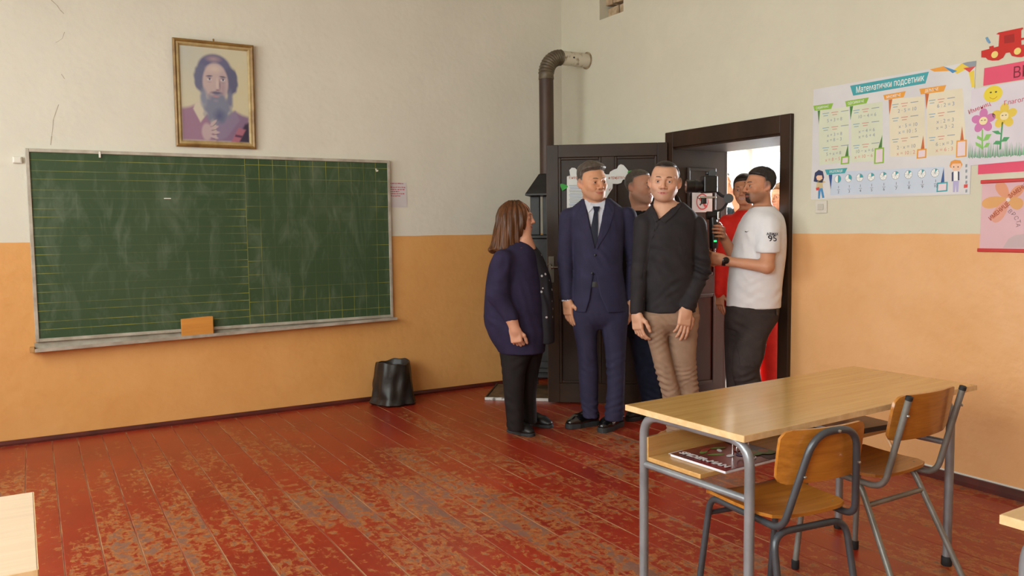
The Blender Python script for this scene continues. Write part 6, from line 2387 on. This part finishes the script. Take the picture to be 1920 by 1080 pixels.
    sdf_object('trousers', t, BLACKTR, p.root, 0.0065, folds=folds_fn([(J(965, 760, -0.15), 0.12, 0.004, 0.06, (0.5, 0, 1)), (J(965, 690, -0.15), 0.1, 0.004, 0.06, (-0.6, 0, 1))], 0.002, (14, 14, 6), 8))
    p.shoe(p.G(953, 808), p.G(1001, 819), LEATHER, SOLE, 0.044, 0.10, 0.018, lace=SOLE)
    p.shoe(p.G(983, 793), p.G(1036, 803), LEATHER, SOLE, 0.044, 0.095, 0.018)


def man_black_shirt():
    p = Person('person in black button-up shirt and beige chinos with both arms hanging', 4.94, 1258)
    J = p.J
    p.head(J(1246, 342, -0.04), math.radians(-14), 0.03, 0.07, s=1.06, w=1.03, jaw=1.05, smile=0.5, open_mouth=0.0035, neck=J(1250, 412, 0.0), neck_r=0.064, skin=(206, 156, 128), lips=(184, 112, 102), stubble=((140, 112, 98), 0.35, 'full'))
    tr = p.rows([(380, 1226, 1280, 0.065), (392, 1214, 1296, 0.095), (404, 1204, 1308, 0.112), (430, 1206, 1304, 0.125), (480, 1206, 1300, 0.128), (530, 1206, 1302, 0.128), (560, 1206, 1306, 0.130), (584, 1206, 1307, 0.132)])
    armR = [J(1304, 424, 0.0), J(1315, 507, -0.02), J(1289, 574, -0.12)]
    armL = [J(1208, 420, -0.02), J(1200, 508, -0.02), J(1194, 583, -0.07)]
    p.body.loft(scaled(tr, 0.82, 0.8), 0.03)
    p.limb_body(armR, [0.045, 0.038, 0.028])
    p.limb_body(armL, [0.045, 0.038, 0.028])
    LA = [(590, 1206, 1254, 0.10, -0.01), (609, 1207, 1250, 0.10, -0.01), (638, 1215, 1250, 0.085, -0.015), (668, 1223, 1257, 0.078, -0.02), (698, 1230, 1264, 0.072, -0.02), (727, 1239, 1273, 0.070, -0.01), (780, 1250, 1284, 0.068, 0.01), (830, 1251, 1286, 0.070, 0.02)]
    LB = [(590, 1252, 1311, 0.10, 0.0), (609, 1251, 1308, 0.10, 0.0), (638, 1251, 1306, 0.088, 0.0), (668, 1256, 1304, 0.08, 0.0), (698, 1262, 1305, 0.075, 0.01), (727, 1268, 1309, 0.07, 0.02), (780, 1280, 1317, 0.068, 0.04), (828, 1284, 1320, 0.070, 0.05)]
    body_legs(p, LA, LB)
    p.hand(J(1286, 580, -0.13), (-0.16, -0.12, -1), (-0.25, 0.9, 0), 1.05, 1, curl=(0.22, 0.26, 0.32, 0.4), thumb_out=0.45)
    p.hand(J(1194, 588, -0.08), (0.06, -0.12, -1), (0.75, 0.5, 0), 1.05, 1, curl=(0.4, 0.5, 0.5, 0.5), thumb_out=0.35)
    hm = hair_mat('dark_cropped_hair', (50, 38, 34), (32, 25, 24), (60, 60, 60))
    p.hair(hm, 0.0065, 0.0035, (0.070, 0.088), 0.70, 0.006, -0.05, 0.0006, lumpf=(260, 260, 260), peak=1.2, fade=((84, 66, 56), 0.75, 0.022))
    p.finish_body()
    p.brows(mat('dark_brow', (92, 66, 52), rough=0.8), 0.0029)
    s = SDF().loft(tr, 0.02)
    s.chain(armR, [0.066, 0.056, 0.043], 0.012)
    s.chain(armL, [0.064, 0.054, 0.042], 0.012)
    s.rc(J(1254, 382, 0.04), J(1252, 398, 0.02), 0.072, 0.086, 0.015)
    s.rc(J(1246, 345, -0.03), J(1250, 394, -0.012), 0.12, 0.066, 0.006, 's')
    s.prism_y([J(1226, 380, -.1)[[0, 2]], J(1268, 372, -.1)[[0, 2]], J(1258, 392, -.1)[[0, 2]], J(1236, 412, -.1)[[0, 2]]], -0.5, -0.02, 0.004)
    s.ell(J(1284, 590, -0.14), (0.055, 0.06, 0.034), 0.004, 's')
    s.ell(J(1194, 600, -0.08), (0.055, 0.06, 0.042), 0.004, 's')
    fz = [(armR[1], 0.10, 0.010, 0.05, (0.6, 0, 1)), (J(1305, 455, -0.05), 0.09, 0.006, 0.05, (1, 0, 0.5)), (J(1230, 545, -0.12), 0.16, 0.008, 0.08, (-0.4, 0, 1)), (J(1270, 480, -0.12), 0.16, 0.008, 0.08, (0.6, 0, 1)), (armL[1], 0.09, 0.005, 0.05, (-0.5, 0, 1)), (J(1280, 560, -0.1), 0.1, 0.004, 0.045, (0.7, 0, 1))]
    so = sdf_object('shirt', s, BLACKSH, p.root, 0.006, folds=folds_fn(fz, 0.0025, (14, 14, 8), 9))
    p.patch('placket', [(1233, 406), (1239, 408), (1222, 450), (1212, 510), (1210, 582), (1204.5, 582), (1206.5, 510), (1216, 448)], so, BLACKSH, 0.0, 0.003, 2, so)
    for u, v in ((1227, 432), (1217, 470), (1210, 508), (1208, 525), (1207, 560)):
        p.dot('button', u, v, 0.0058, so, BUTTON, parent=so)
    p.patch('collar_leaf', [(1263, 374), (1278, 384), (1266, 400), (1245, 418), (1238, 412), (1252, 398)], so, BLACKSH, 0.003, 0.005, 2, so)
    p.patch('collar_leaf', [(1228, 386), (1234, 396), (1236, 412), (1228, 416), (1219, 398)], so, BLACKSH, 0.003, 0.005, 2, so)
    p.patch('breast_pocket', [(1270, 450), (1298, 447), (1299, 482), (1285, 489), (1271, 484)], so, BLACKSH, 0.0, 0.002, 2, so)
    t = SDF()
    t.loft(p.rows([(566, 1208, 1307, 0.112), (585, 1205, 1310, 0.118), (605, 1206, 1308, 0.112), (618, 1218, 1298, 0.08), (626, 1238, 1270, 0.05)]), 0.02)
    t.loft(p.rows(LA), 0.03)
    t.loft(p.rows(LB), 0.012)
    fz = [(J(1266, 808, -0.03), 0.09, 0.0144, 0.03, (0.15, 0, 1)), (J(1302, 808, 0), 0.09, 0.0144, 0.03, (-0.15, 0, 1)), (J(1255, 720, -0.05), 0.10, 0.0108, 0.035, (0.35, 0, 1)), (J(1286, 715, -0.04), 0.12, 0.0108, 0.035, (-0.3, 0, 1)),
          (J(1245, 625, -0.1), 0.10, 0.0090, 0.035, (0.7, 0, 0.8)), (J(1215, 640, -0.06), 0.08, 0.0072, 0.035, (-0.6, 0, 1)), (J(1290, 630, -0.08), 0.12, 0.0054, 0.05, (0.4, 0, 1))]
    sdf_object('chinos', t, CHINO, p.root, 0.0055, folds=folds_fn(fz, 0.0015, (18, 18, 8), 10))
    p.shoe(p.G(1278, 826), p.G(1230, 838), TAN, mat('cream_sole', (196, 170, 134), rough=0.7), 0.050, 0.105, 0.022, lace=TAN)
    p.shoe(p.G(1322, 818), p.G(1278, 836), TAN, MATS['cream_sole'], 0.050, 0.105, 0.022, lace=TAN)


def man_behind():
    p = Person('person in black T-shirt and dark jeans half hidden behind the navy suit', 5.72, 1212)
    J = p.J
    p.head(J(1199, 351, -0.02), math.radians(48), 0.05, 0, s=1.04, w=1.06, jaw=1.16, smile=0.1, neck=J(1208, 402, 0.02), neck_r=0.068, skin=(186, 134, 108), lips=(160, 100, 88), stubble=((128, 108, 96), 0.3, 'full'))
    tr = p.rows([(392, 1186, 1234, 0.08), (402, 1172, 1250, 0.11), (414, 1162, 1260, 0.125), (450, 1160, 1262, 0.14), (520, 1162, 1262, 0.15), (590, 1166, 1260, 0.145)])
    arm1 = [J(1166, 420), J(1160, 490, 0.04), J(1168, 560, 0.02)]
    arm2 = [J(1258, 420), J(1266, 490, 0.04), J(1262, 560, 0.02)]
    p.body.loft(scaled(tr, 0.84, 0.84), 0.03)
    for a in (arm1, arm2):
        p.limb_body(a, [0.05, 0.043, 0.032])
    p.hand(arm1[2], (0.05, 0, -1), (0.8, 0.5, 0), 1.0, 1)
    p.hand(arm2[2], (-0.05, 0, -1), (-0.8, 0.5, 0), 1.0, -1)
    LA = [(600, 1170, 1220, 0.10), (640, 1180, 1224, 0.09), (700, 1192, 1234, 0.08), (745, 1202, 1240, 0.07), (772, 1205, 1240, 0.065)]
    LB = [(600, 1220, 1264, 0.10), (640, 1226, 1266, 0.09, 0.02), (700, 1236, 1268, 0.08, 0.03), (770, 1244, 1274, 0.065, 0.05)]
    body_legs(p, LA, LB)
    p.hair(hair_mat('grey_cropped_hair', (92, 82, 74), (54, 47, 43), (60, 60, 60)), 0.005, 0.0025, (0.072, 0.086), 0.66, 0.006, -0.05, 0.0005, lumpf=(240, 240, 240), fade=((104, 88, 78), 0.75, 0.022))
    p.finish_body()
    p.brows(mat('grey_brow_dark', (82, 64, 54), rough=0.8), 0.0030)
    s = SDF().loft(tr, 0.02)
    s.rc(J(1206, 394, 0.03), J(1206, 402, 0.02), 0.085, 0.10, 0.02)
    s.rc(arm1[0], arm1[0] + (arm1[1] - arm1[0]) * 0.75, 0.07, 0.068, 0.03)
    s.rc(arm2[0], arm2[0] + (arm2[1] - arm2[0]) * 0.75, 0.07, 0.068, 0.03)
    s.rc(J(1203, 360, 0.0), J(1206, 393, 0.0), 0.13, 0.086, 0.006, 's')
    sdf_object('t_shirt', s, BLACKT, p.root, 0.008, folds=folds_fn([(J(1200, 500, -0.12), 0.2, 0.005, 0.08, (0.5, 0, 1))], 0.002, (12, 12, 8), 3))
    t = SDF()
    t.loft(p.rows([(575, 1168, 1258, 0.12), (610, 1168, 1262, 0.12), (628, 1172, 1260, 0.10)]), 0.02)
    t.loft(p.rows(LA), 0.02)
    t.loft(p.rows(LB), 0.012)
    sdf_object('jeans', t, JEANS, p.root, 0.008, folds=folds_fn([(J(1220, 750, -0.05), 0.1, 0.005, 0.04, (0.3, 0, 1)), (J(1210, 680, -0.06), 0.1, 0.004, 0.05, (0.5, 0, 1))], 0.002, (14, 14, 8), 2))
    for u, yy in ((1224, 0.08), (1260, 0.12)):
        h0 = np.array([J(u, 772, 0.0)[0], yy])
        p.shoe(h0, h0 + np.array([-0.20, -0.19]), LEATHER, SOLE, 0.048, 0.10, 0.024)


def cameraman():
    p = Person('person in white T-shirt and dark cargo trousers filming in the doorway', 5.15, 1415)
    J = p.J
    p.head(J(1425, 349, 0.0), math.radians(-78), 0.03, 0, s=0.97, w=1.0, jaw=1.0, neck=J(1431, 404, 0.02), neck_r=0.060, skin=(196, 138, 106), lips=(160, 96, 84), stubble=((46, 36, 32), 0.85, 'goatee'))
    tr = p.rows([(388, 1412, 1448, 0.075), (396, 1402, 1458, 0.12), (406, 1394, 1466, 0.15), (425, 1386, 1470, 0.165), (455, 1378, 1471, 0.17), (480, 1372, 1470, 0.165), (530, 1366, 1464, 0.155), (576, 1364, 1461, 0.152)])
    armN = [J(1443, 424, -0.15), J(1438, 500, -0.22), J(1358, 489, -0.14)]
    armF = [J(1404, 428, 0.14), J(1380, 488, 0.08), J(1355, 443, 0.03)]
    p.body.loft(scaled(tr, 0.84, 0.84), 0.03)
    p.limb_body(armN, [0.050, 0.041, 0.027])
    p.limb_body(armF, [0.048, 0.040, 0.027])
    p.hand(J(1357, 488, -0.14), (-1, 0.05, 0.25), (0.1, 0.9, 0.4), 0.96, 1, curl=(0.55, 0.6, 0.65, 0.7), thumb_out=0.4)
    p.hand(J(1353, 441, 0.015), (-0.12, -0.95, 0.22), (-0.97, 0.05, 0.05), 0.96, -1, curl=(0.62, 0.66, 0.68, 0.7), thumb_out=0.35)
    LA = [(590, 1384, 1456, 0.10, -0.06), (614, 1385, 1448, 0.095, -0.07), (633, 1380, 1437, 0.09, -0.09), (670, 1373, 1431, 0.085, -0.12), (690, 1371, 1422, 0.08, -0.12), (716, 1376, 1427, 0.07, -0.10), (750, 1394, 1438, 0.068, -0.07), (815, 1416, 1456, 0.062, -0.05)]
    LB = [(590, 1360, 1420, 0.10, 0.08), (614, 1359, 1410, 0.10, 0.08), (651, 1360, 1392, 0.085, 0.10), (690, 1361, 1386, 0.075, 0.10), (740, 1364, 1390, 0.07, 0.09), (815, 1366, 1392, 0.065, 0.08)]
    body_legs(p, LA, LB)
    p.hair(hair_mat('dark_brown_hair', (52, 44, 40), (34, 29, 28), (50, 50, 50)), 0.013, 0.004, (0.078, 0.080), 0.62, 0.008, -0.055, 0.0018, lumpf=(110, 110, 110), sideburn=-0.02, fade=((66, 52, 46), 0.75, 0.02))
    p.finish_body()
    p.brows(mat('dark_brow', (92, 66, 52), rough=0.8), 0.0034)
    bd = SDF()
    T = p.headT
    s_ = p.hs
    bd.rc(T(-0.016, 0.078, -0.085), T(0.016, 0.078, -0.085), 0.015 * s_, 0.015 * s_, 0.01)
    bd.rc(T(0, 0.080, -0.093), T(0, 0.084, -0.078), 0.014 * s_, 0.009 * s_, 0.01)
    for sg in (-1, 1):
        bd.rc(T(0, 0.0935, -0.049), T(sg * 0.027, 0.076, -0.057), 0.0042 * s_, 0.004 * s_, 0.004)
        bd.rc(T(sg * 0.027, 0.076, -0.057), T(sg * 0.024, 0.073, -0.083), 0.0042 * s_, 0.009 * s_, 0.006)
    sdf_object('beard', bd, hair_mat('beard_hair', (58, 44, 38), (38, 30, 28), (80, 80, 80), 0.7), p.root, 0.0035, folds=lambda P: 0.0008 * cheap_noise(P, (300, 300, 300), 4))
    s = SDF().loft(tr, 0.02)
    s.rc(J(1430, 392, 0.02), J(1431, 399, 0.02), 0.070, 0.082, 0.02)
    s.rc(armN[0] + np.array([0, 0.02, 0]), armN[0] + (armN[1] - armN[0]) * 0.60, 0.070, 0.070, 0.03)
    s.rc(armF[0], armF[0] + (armF[1] - armF[0]) * 0.6, 0.072, 0.068, 0.03)
    s.rc(J(1428, 350, 0.0), J(1429, 390, 0.01), 0.12, 0.068, 0.006, 's')
    q = armN[0] + (armN[1] - armN[0]) * 0.60
    s.box(np.array([q[0], -0.285, q[2] - 0.085]), (0.12, 0.12, 0.07), 0.004, 0.004, 's')
    fz = [(J(1400, 545, -0.14), 0.12, 0.005, 0.06, (0.6, 0, 1)), (J(1400, 470, -0.16), 0.12, 0.005, 0.07, (1, 0, 0.5)), (J(1440, 550, -0.15), 0.12, 0.005, 0.06, (-0.5, 0, 1)), (J(1425, 440, -0.2), 0.08, 0.004, 0.05, (1, 0, -0.5))]
    so = sdf_object('t_shirt', s, WHITET, p.root, 0.006, folds=folds_fn(fz, 0.0025, (12, 12, 8), 12))
    ink = mat('shirt_print', (52, 50, 58), rough=0.7)
    p.print_text('print_lettering', 'AIRMAX', 1448.5, 439.0, 0.023, so, ink, sx=0.85, bold=0.0006, d=-0.22, rot=-0.03, parent=so)
    p.print_text('print_lettering', '95', 1447, 447.5, 0.050, so, ink, sx=1.15, bold=0.0006, d=-0.22, parent=so)
    p.patch('swoosh_mark', [(1403.5, 434.5), (1405, 433.2), (1405.6, 434.6), (1410, 432.8), (1405.5, 436)], so, ink, 0.0012, 0.001, 1, so, d=-0.18)
    t = SDF()
    t.loft(p.rows([(560, 1368, 1458, 0.145), (577, 1363, 1459, 0.15), (600, 1361, 1456, 0.145), (616, 1366, 1446, 0.12)]), 0.02)
    t.loft(p.rows(LA), 0.02)
    t.loft(p.rows(LB), 0.012)
    fz = [(J(1400, 690, -0.2), 0.10, 0.005, 0.045, (0.4, 0, 1)), (J(1400, 610, -0.15), 0.12, 0.005, 0.06, (0.6, 0, 1)), (J(1405, 720, -0.18), 0.10, 0.005, 0.04, (-0.4, 0, 1))]
    to = sdf_object('cargo_trousers', t, CARGO, p.root, 0.0065, folds=folds_fn(fz, 0.002, (14, 14, 8), 14))
    cp = p.patch('cargo_pocket', [(1388, 646), (1396, 638), (1432, 642), (1431, 672), (1420, 690), (1390, 686)], to, CARGO, 0.0, 0.010, 3, to, d=-0.22)
    p.patch('pocket_flap', [(1390, 636), (1433, 640), (1431, 652), (1415, 655), (1396, 649)], to, CARGO, 0.009, 0.006, 3, to, d=-0.22)
    p.patch('belt', [(1452, 579), (1459, 578), (1458, 590), (1453, 590)], to, BUTTON, 0.002, 0.006, 1, d=-0.1)
    g1, g2 = J(1455, 830, -0.05), J(1425, 832, -0.10)
    p.shoe(g1, g2 + np.array([-0.17, -0.02, 0]), LEATHER, SOLE, 0.05, 0.10, 0.03)
    g1 = J(1388, 826, 0.08)
    p.shoe(g1, g1 + np.array([-0.27, -0.07, 0]), LEATHER, SOLE, 0.05, 0.10, 0.03)
    # wrist watch
    a, b = armN[2], armN[1]
    dv = unit(b - a)
    w0 = a + dv * 0.0
    wt = MB().tube([tuple(w0 - dv * 0.011), tuple(w0 + dv * 0.011)], 0.0325, 20).build('watch_strap', BUTTON, p.root, smooth=True)
    c = w0 + np.array([0.0, -0.033, 0.004])
    MB().lathe([(0.019, 0.004), (0.021, 0.0), (0.021, -0.008), (0.017, -0.010)], tuple(c), 18, 'y').build('watch_case', mat('watch_black', (16, 17, 20), rough=0.2), wt, smooth=True)
    return p


def gimbal_rig(p):
    """camera on a hand-held gimbal, held by the cameraman"""
    o = p.J(1338, 465, -0.05)
    r = empty('camera_gimbal', tuple(p.o + RH * o[0] + FH * o[1] + np.array([0, 0, o[2]])), -YAW,
              label='black video camera on a hand-held gimbal with green light, held beside the doorway', cat='camera')
    L = lambda u, v, d=-0.17: tuple(p.J(u, v, d + 0.12) - o)
    blk, dk = mat('camera_black', (20, 20, 22), (14, 14, 16), rough=0.35, scale=20), mat('gimbal_grey', (46, 46, 50), rough=0.35, metal=0.3)
    slv = mat('bright_metal', (190, 190, 190), rough=0.25, metal=0.9)
    h = MB().tube([L(1338, 466), L(1338, 455), L(1337, 415), L(1336, 402)], [0.024, 0.027, 0.026, 0.022], 16).build('handle', blk, r, smooth=True)
    MB().box(L(1341, 452, -0.198), (0.016, 0.006, 0.009)).build('status_light', mat('green_led', (40, 255, 110), emit=3.0), h)
    MB().tube([L(1325, 404), L(1349, 404)], 0.026, 14).build('pan_motor', blk, r, smooth=True)
    MB().box(L(1346, 404, -0.185), (0.012, 0.03, 0.05)).build('battery_clip', slv, r, bevel=0.003)
    MB().tube(bent([L(1336, 396), L(1352, 395), L(1362, 384), L(1366, 374)], 0.02), 0.008, 10).build('lower_arm', blk, r, smooth=True)
    MB().tube([L(1366, 372, -0.21), L(1366, 372, -0.13)], 0.030, 18).build('roll_motor', blk, r, smooth=True)
    MB().tube([L(1366, 372), L(1352, 366), L(1338, 354)], 0.010, 10).build('upper_arm', dk, r, smooth=True)
    MB().tube([L(1336, 325, -0.12), L(1336, 325, -0.22)], 0.024, 18).build('tilt_motor', blk, r, smooth=True)
    MB().tube([L(1338, 354), L(1340, 338), L(1336, 325)], 0.010, 10).build('side_arm', dk, r, smooth=True)
    a, b = L(1318, 362), L(1340, 330)
    body = MB().box([(a[i] + b[i]) / 2 for i in range(3)], (0.085, 0.11, 0.105)).build('camera_body', blk, r, bevel=0.008)
    MB().box(L(1330, 325), (0.045, 0.05, 0.022)).build('viewfinder_hump', blk, body, bevel=0.006)
    MB().box(L(1341, 346), (0.006, 0.09, 0.07)).build('screen', dk, body, bevel=0.002)
    ln = MB().tube([L(1319, 349), L(1308, 349), L(1308, 349.2), L(1290, 349.5), L(1287, 349.5)], [0.034, 0.034, 0.038, 0.040, 0.042], 20).build('lens', blk, r, smooth=True)
    MB().tube([L(1306, 349), L(1302, 349)], 0.0405, 20).build('focus_ring', dk, ln, smooth=True)
    MB().tube([L(1288, 349.5), L(1286.2, 349.5)], 0.034, 20).build('front_glass', mat('lens_glass', (30, 34, 48), rough=0.05), ln, smooth=True)
    MB().box(L(1325, 370), (0.11, 0.05, 0.012)).build('quick_release_plate', slv, r, bevel=0.002)
    MB().box(L(1320, 376), (0.03, 0.04, 0.04)).build('plate_mount', blk, r, bevel=0.003)


def woman_red():
    p = Person('person in red tracksuit standing behind the white T-shirt', 5.98, 1405)
    J = p.J
    p.head(J(1396, 357, 0), math.radians(-28), 0.03, -0.05, s=0.96, w=1.0, jaw=1.0, smile=1.0, open_mouth=0.003, neck=J(1402, 404, 0.02), neck_r=0.05, skin=(188, 128, 94), lips=(196, 150, 140))
    tr = p.rows([(394, 1386, 1420, 0.07), (404, 1368, 1440, 0.10), (416, 1360, 1450, 0.12), (460, 1360, 1452, 0.13), (520, 1362, 1452, 0.125), (575, 1358, 1456, 0.135)])
    a1 = [J(1364, 418), J(1354, 492, 0.03), J(1350, 550, -0.02)]
    a2 = [J(1446, 418), J(1456, 492, 0.03), J(1455, 550, 0.0)]
    p.body.loft(scaled(tr, 0.82, 0.82), 0.03)
    for a in (a1, a2):
        p.limb_body(a, [0.042, 0.036, 0.026])
    p.hand(a1[2], (0, -0.05, -1), (0.8, 0.5, 0), 0.95, 1)
    p.hand(a2[2], (0, -0.05, -1), (-0.8, 0.5, 0), 0.95, -1)
    LA = [(590, 1362, 1412, 0.10), (650, 1366, 1402, 0.085), (720, 1368, 1398, 0.075, 0.03), (764, 1368, 1402, 0.075, 0.05)]
    LB = [(590, 1412, 1461, 0.10), (650, 1423, 1462, 0.085), (720, 1428, 1463, 0.08, 0.01), (766, 1428, 1464, 0.078, 0.02)]
    body_legs(p, LA, LB)
    p.hair(hair_mat('dark_tied_hair', (58, 44, 34), (36, 28, 24), (50, 50, 30)), 0.016, 0.010, (0.082, 0.074), 0.58, 0.014, -0.06, 0.002, sideburn=-0.015)
    p.finish_body()
    p.brows(mat('dark_brow', (92, 66, 52), rough=0.8), 0.0028)
    s = SDF().loft(tr, 0.02)
    for a in (a1, a2):
        s.chain(a, [0.062, 0.052, 0.040], 0.03)
    s.rc(J(1400, 392, 0.02), J(1401, 402, 0.02), 0.062, 0.075, 0.02)
    s.rc(J(1398, 360, 0.0), J(1400, 396, 0.0), 0.11, 0.058, 0.006, 's')
    so = sdf_object('track_jacket', s, REDT, p.root, 0.008, folds=folds_fn([(a1[1], 0.1, 0.005, 0.05, (0.4, 0, 1)), (J(1380, 500, -0.1), 0.15, 0.004, 0.07, (0.7, 0, 1))], 0.002, (12, 12, 8), 5))
    t = SDF()
    t.loft(p.rows([(560, 1362, 1454, 0.115), (600, 1360, 1460, 0.115), (618, 1364, 1460, 0.10)]), 0.02)
    t.loft(p.rows(LA), 0.02)
    t.loft(p.rows(LB), 0.012)
    sdf_object('track_trousers', t, REDT, p.root, 0.009, folds=folds_fn([(J(1445, 700, -0.06), 0.15, 0.004, 0.06, (0.4, 0, 1))], 0.002, (12, 12, 8), 6))
    rs = mat('red_trainer', (168, 34, 30), rough=0.5)
    g = J(1392, 768, 0.05)
    p.shoe(g, g + np.array([-0.12, -0.22, 0]), rs, WHITET, 0.045, 0.09, 0.024)
    g = J(1448, 768, 0.02)
    p.shoe(g, g + np.array([-0.10, -0.22, 0]), rs, WHITET, 0.045, 0.09, 0.024)


def hall_person(label, Zp, bx, head, yaw, tr, top_m, hair_m, leg_m, a1, a2, raised=False, skin=(184, 138, 112)):
    p = Person(label, Zp, bx)
    J = p.J
    p.head(J(*head), yaw, 0.02, 0, s=0.98, neck=J(head[0] + 2, head[1] + 42, 0.02), neck_r=0.052, skin=skin)
    rows = p.rows(tr)
    A1, A2 = [J(*q) for q in a1], [J(*q) for q in a2]
    p.body.loft(scaled(rows, 0.82, 0.82), 0.03)
    for a in (A1, A2):
        p.limb_body(a, [0.045, 0.038, 0.028])
    if raised:
        p.hand(A1[2], (-0.35, -0.1, 0.9), (-0.8, -0.4, -0.2), 1.0, 1, curl=(0.4, 0.45, 0.5, 0.5), fine=0.005)
    else:
        p.hand(A1[2], (0, -0.05, -1), (0.8, 0.5, 0), 1.0, 1, fine=0.005)
    p.hand(A2[2], (0, -0.05, -1), (-0.8, 0.5, 0), 1.0, -1, fine=0.005)
    hz = tr[-1][0]
    cx = (tr[-1][1] + tr[-1][2]) / 2
    f = J(cx, hz, 0)
    legs = []
    for sg in (-1, 1):
        q = [np.array([f[0] + sg * 0.09, 0, f[2]]), np.array([f[0] + sg * 0.10, -0.02, 0.48]), np.array([f[0] + sg * 0.10, 0.02, 0.08])]
        legs.append(q)
        p.limb_body(q, [0.07, 0.05, 0.038])
    p.hair(hair_m, 0.018, 0.010, (0.082, 0.074), 0.58, 0.014, -0.065, 0.002, res=0.006)
    p.finish_body(0.012)
    s = SDF().loft(rows, 0.02)
    s.rc(A1[0], A1[0] + (A1[1] - A1[0]) * 0.7, 0.064, 0.058, 0.03)
    s.rc(A2[0], A2[0] + (A2[1] - A2[0]) * 0.7, 0.064, 0.058, 0.03)
    s.rc(J(head[0], head[1], 0), J(head[0] + 1, head[1] + 34, 0.01), 0.11, 0.07, 0.006, 's')
    sdf_object('top', s, top_m, p.root, 0.01, folds=folds_fn([], 0.004, (12, 12, 8), 3))
    t = SDF()
    for q in legs:
        t.chain(q, [0.098, 0.075, 0.062], 0.02)
    t.ell(f + np.array([0, 0, 0.0]), (0.175, 0.12, 0.11), 0.03)
    sdf_object('trousers', t, leg_m, p.root, 0.01, folds=folds_fn([], 0.003, (16, 16, 8), 4))
    for q in legs:
        g = np.array([q[2][0], q[2][1] + 0.07])
        p.shoe(g, g + np.array([-0.03, -0.28]), LEATHER, SOLE, 0.047, 0.10, 0.024)
    return p


man_in_suit()
woman()
man_black_shirt()
man_behind()
cm = cameraman()
gimbal_rig(cm)
woman_red()
h1 = hall_person('person in dark teal top and yellow vest raising one hand in the hall', 7.3, 1352, (1353, 348, 0.0), math.radians(20),
                 [(388, 1338, 1366, 0.07), (398, 1322, 1382, 0.10), (412, 1316, 1388, 0.12), (460, 1318, 1386, 0.13), (560, 1320, 1386, 0.13)], TEAL,
                 hair_mat('black_hall_hair', (44, 38, 36), (28, 24, 24), (50, 50, 50)), BLACKTR,
                 [(1382, 412, 0.0), (1386, 392, -0.16), (1366, 350, -0.12)], [(1320, 414, 0), (1312, 480, 0.02), (1314, 540, 0)], True)
vest = SDF().loft(h1.rows([(545, 1316, 1389, 0.140), (606, 1316, 1390, 0.142)]), 0.01)
sdf_object('hi_vis_vest', vest, HIVIS, h1.root, 0.01)
hall_person('person in plain dark top standing at the back of the hall', 7.0, 1470, (1464, 370, 0.0), math.radians(-60),
            [(408, 1452, 1480, 0.07), (416, 1438, 1496, 0.10), (430, 1432, 1502, 0.12), (480, 1434, 1500, 0.13), (575, 1436, 1500, 0.13)], TEAL,
            hair_mat('light_brown_hair', (122, 90, 62), (86, 62, 44), (50, 50, 20)), BLACKTR,
            [(1436, 432, 0.0), (1430, 495, 0.02), (1432, 555, 0)], [(1498, 432, 0), (1504, 495, 0.02), (1502, 555, 0)])
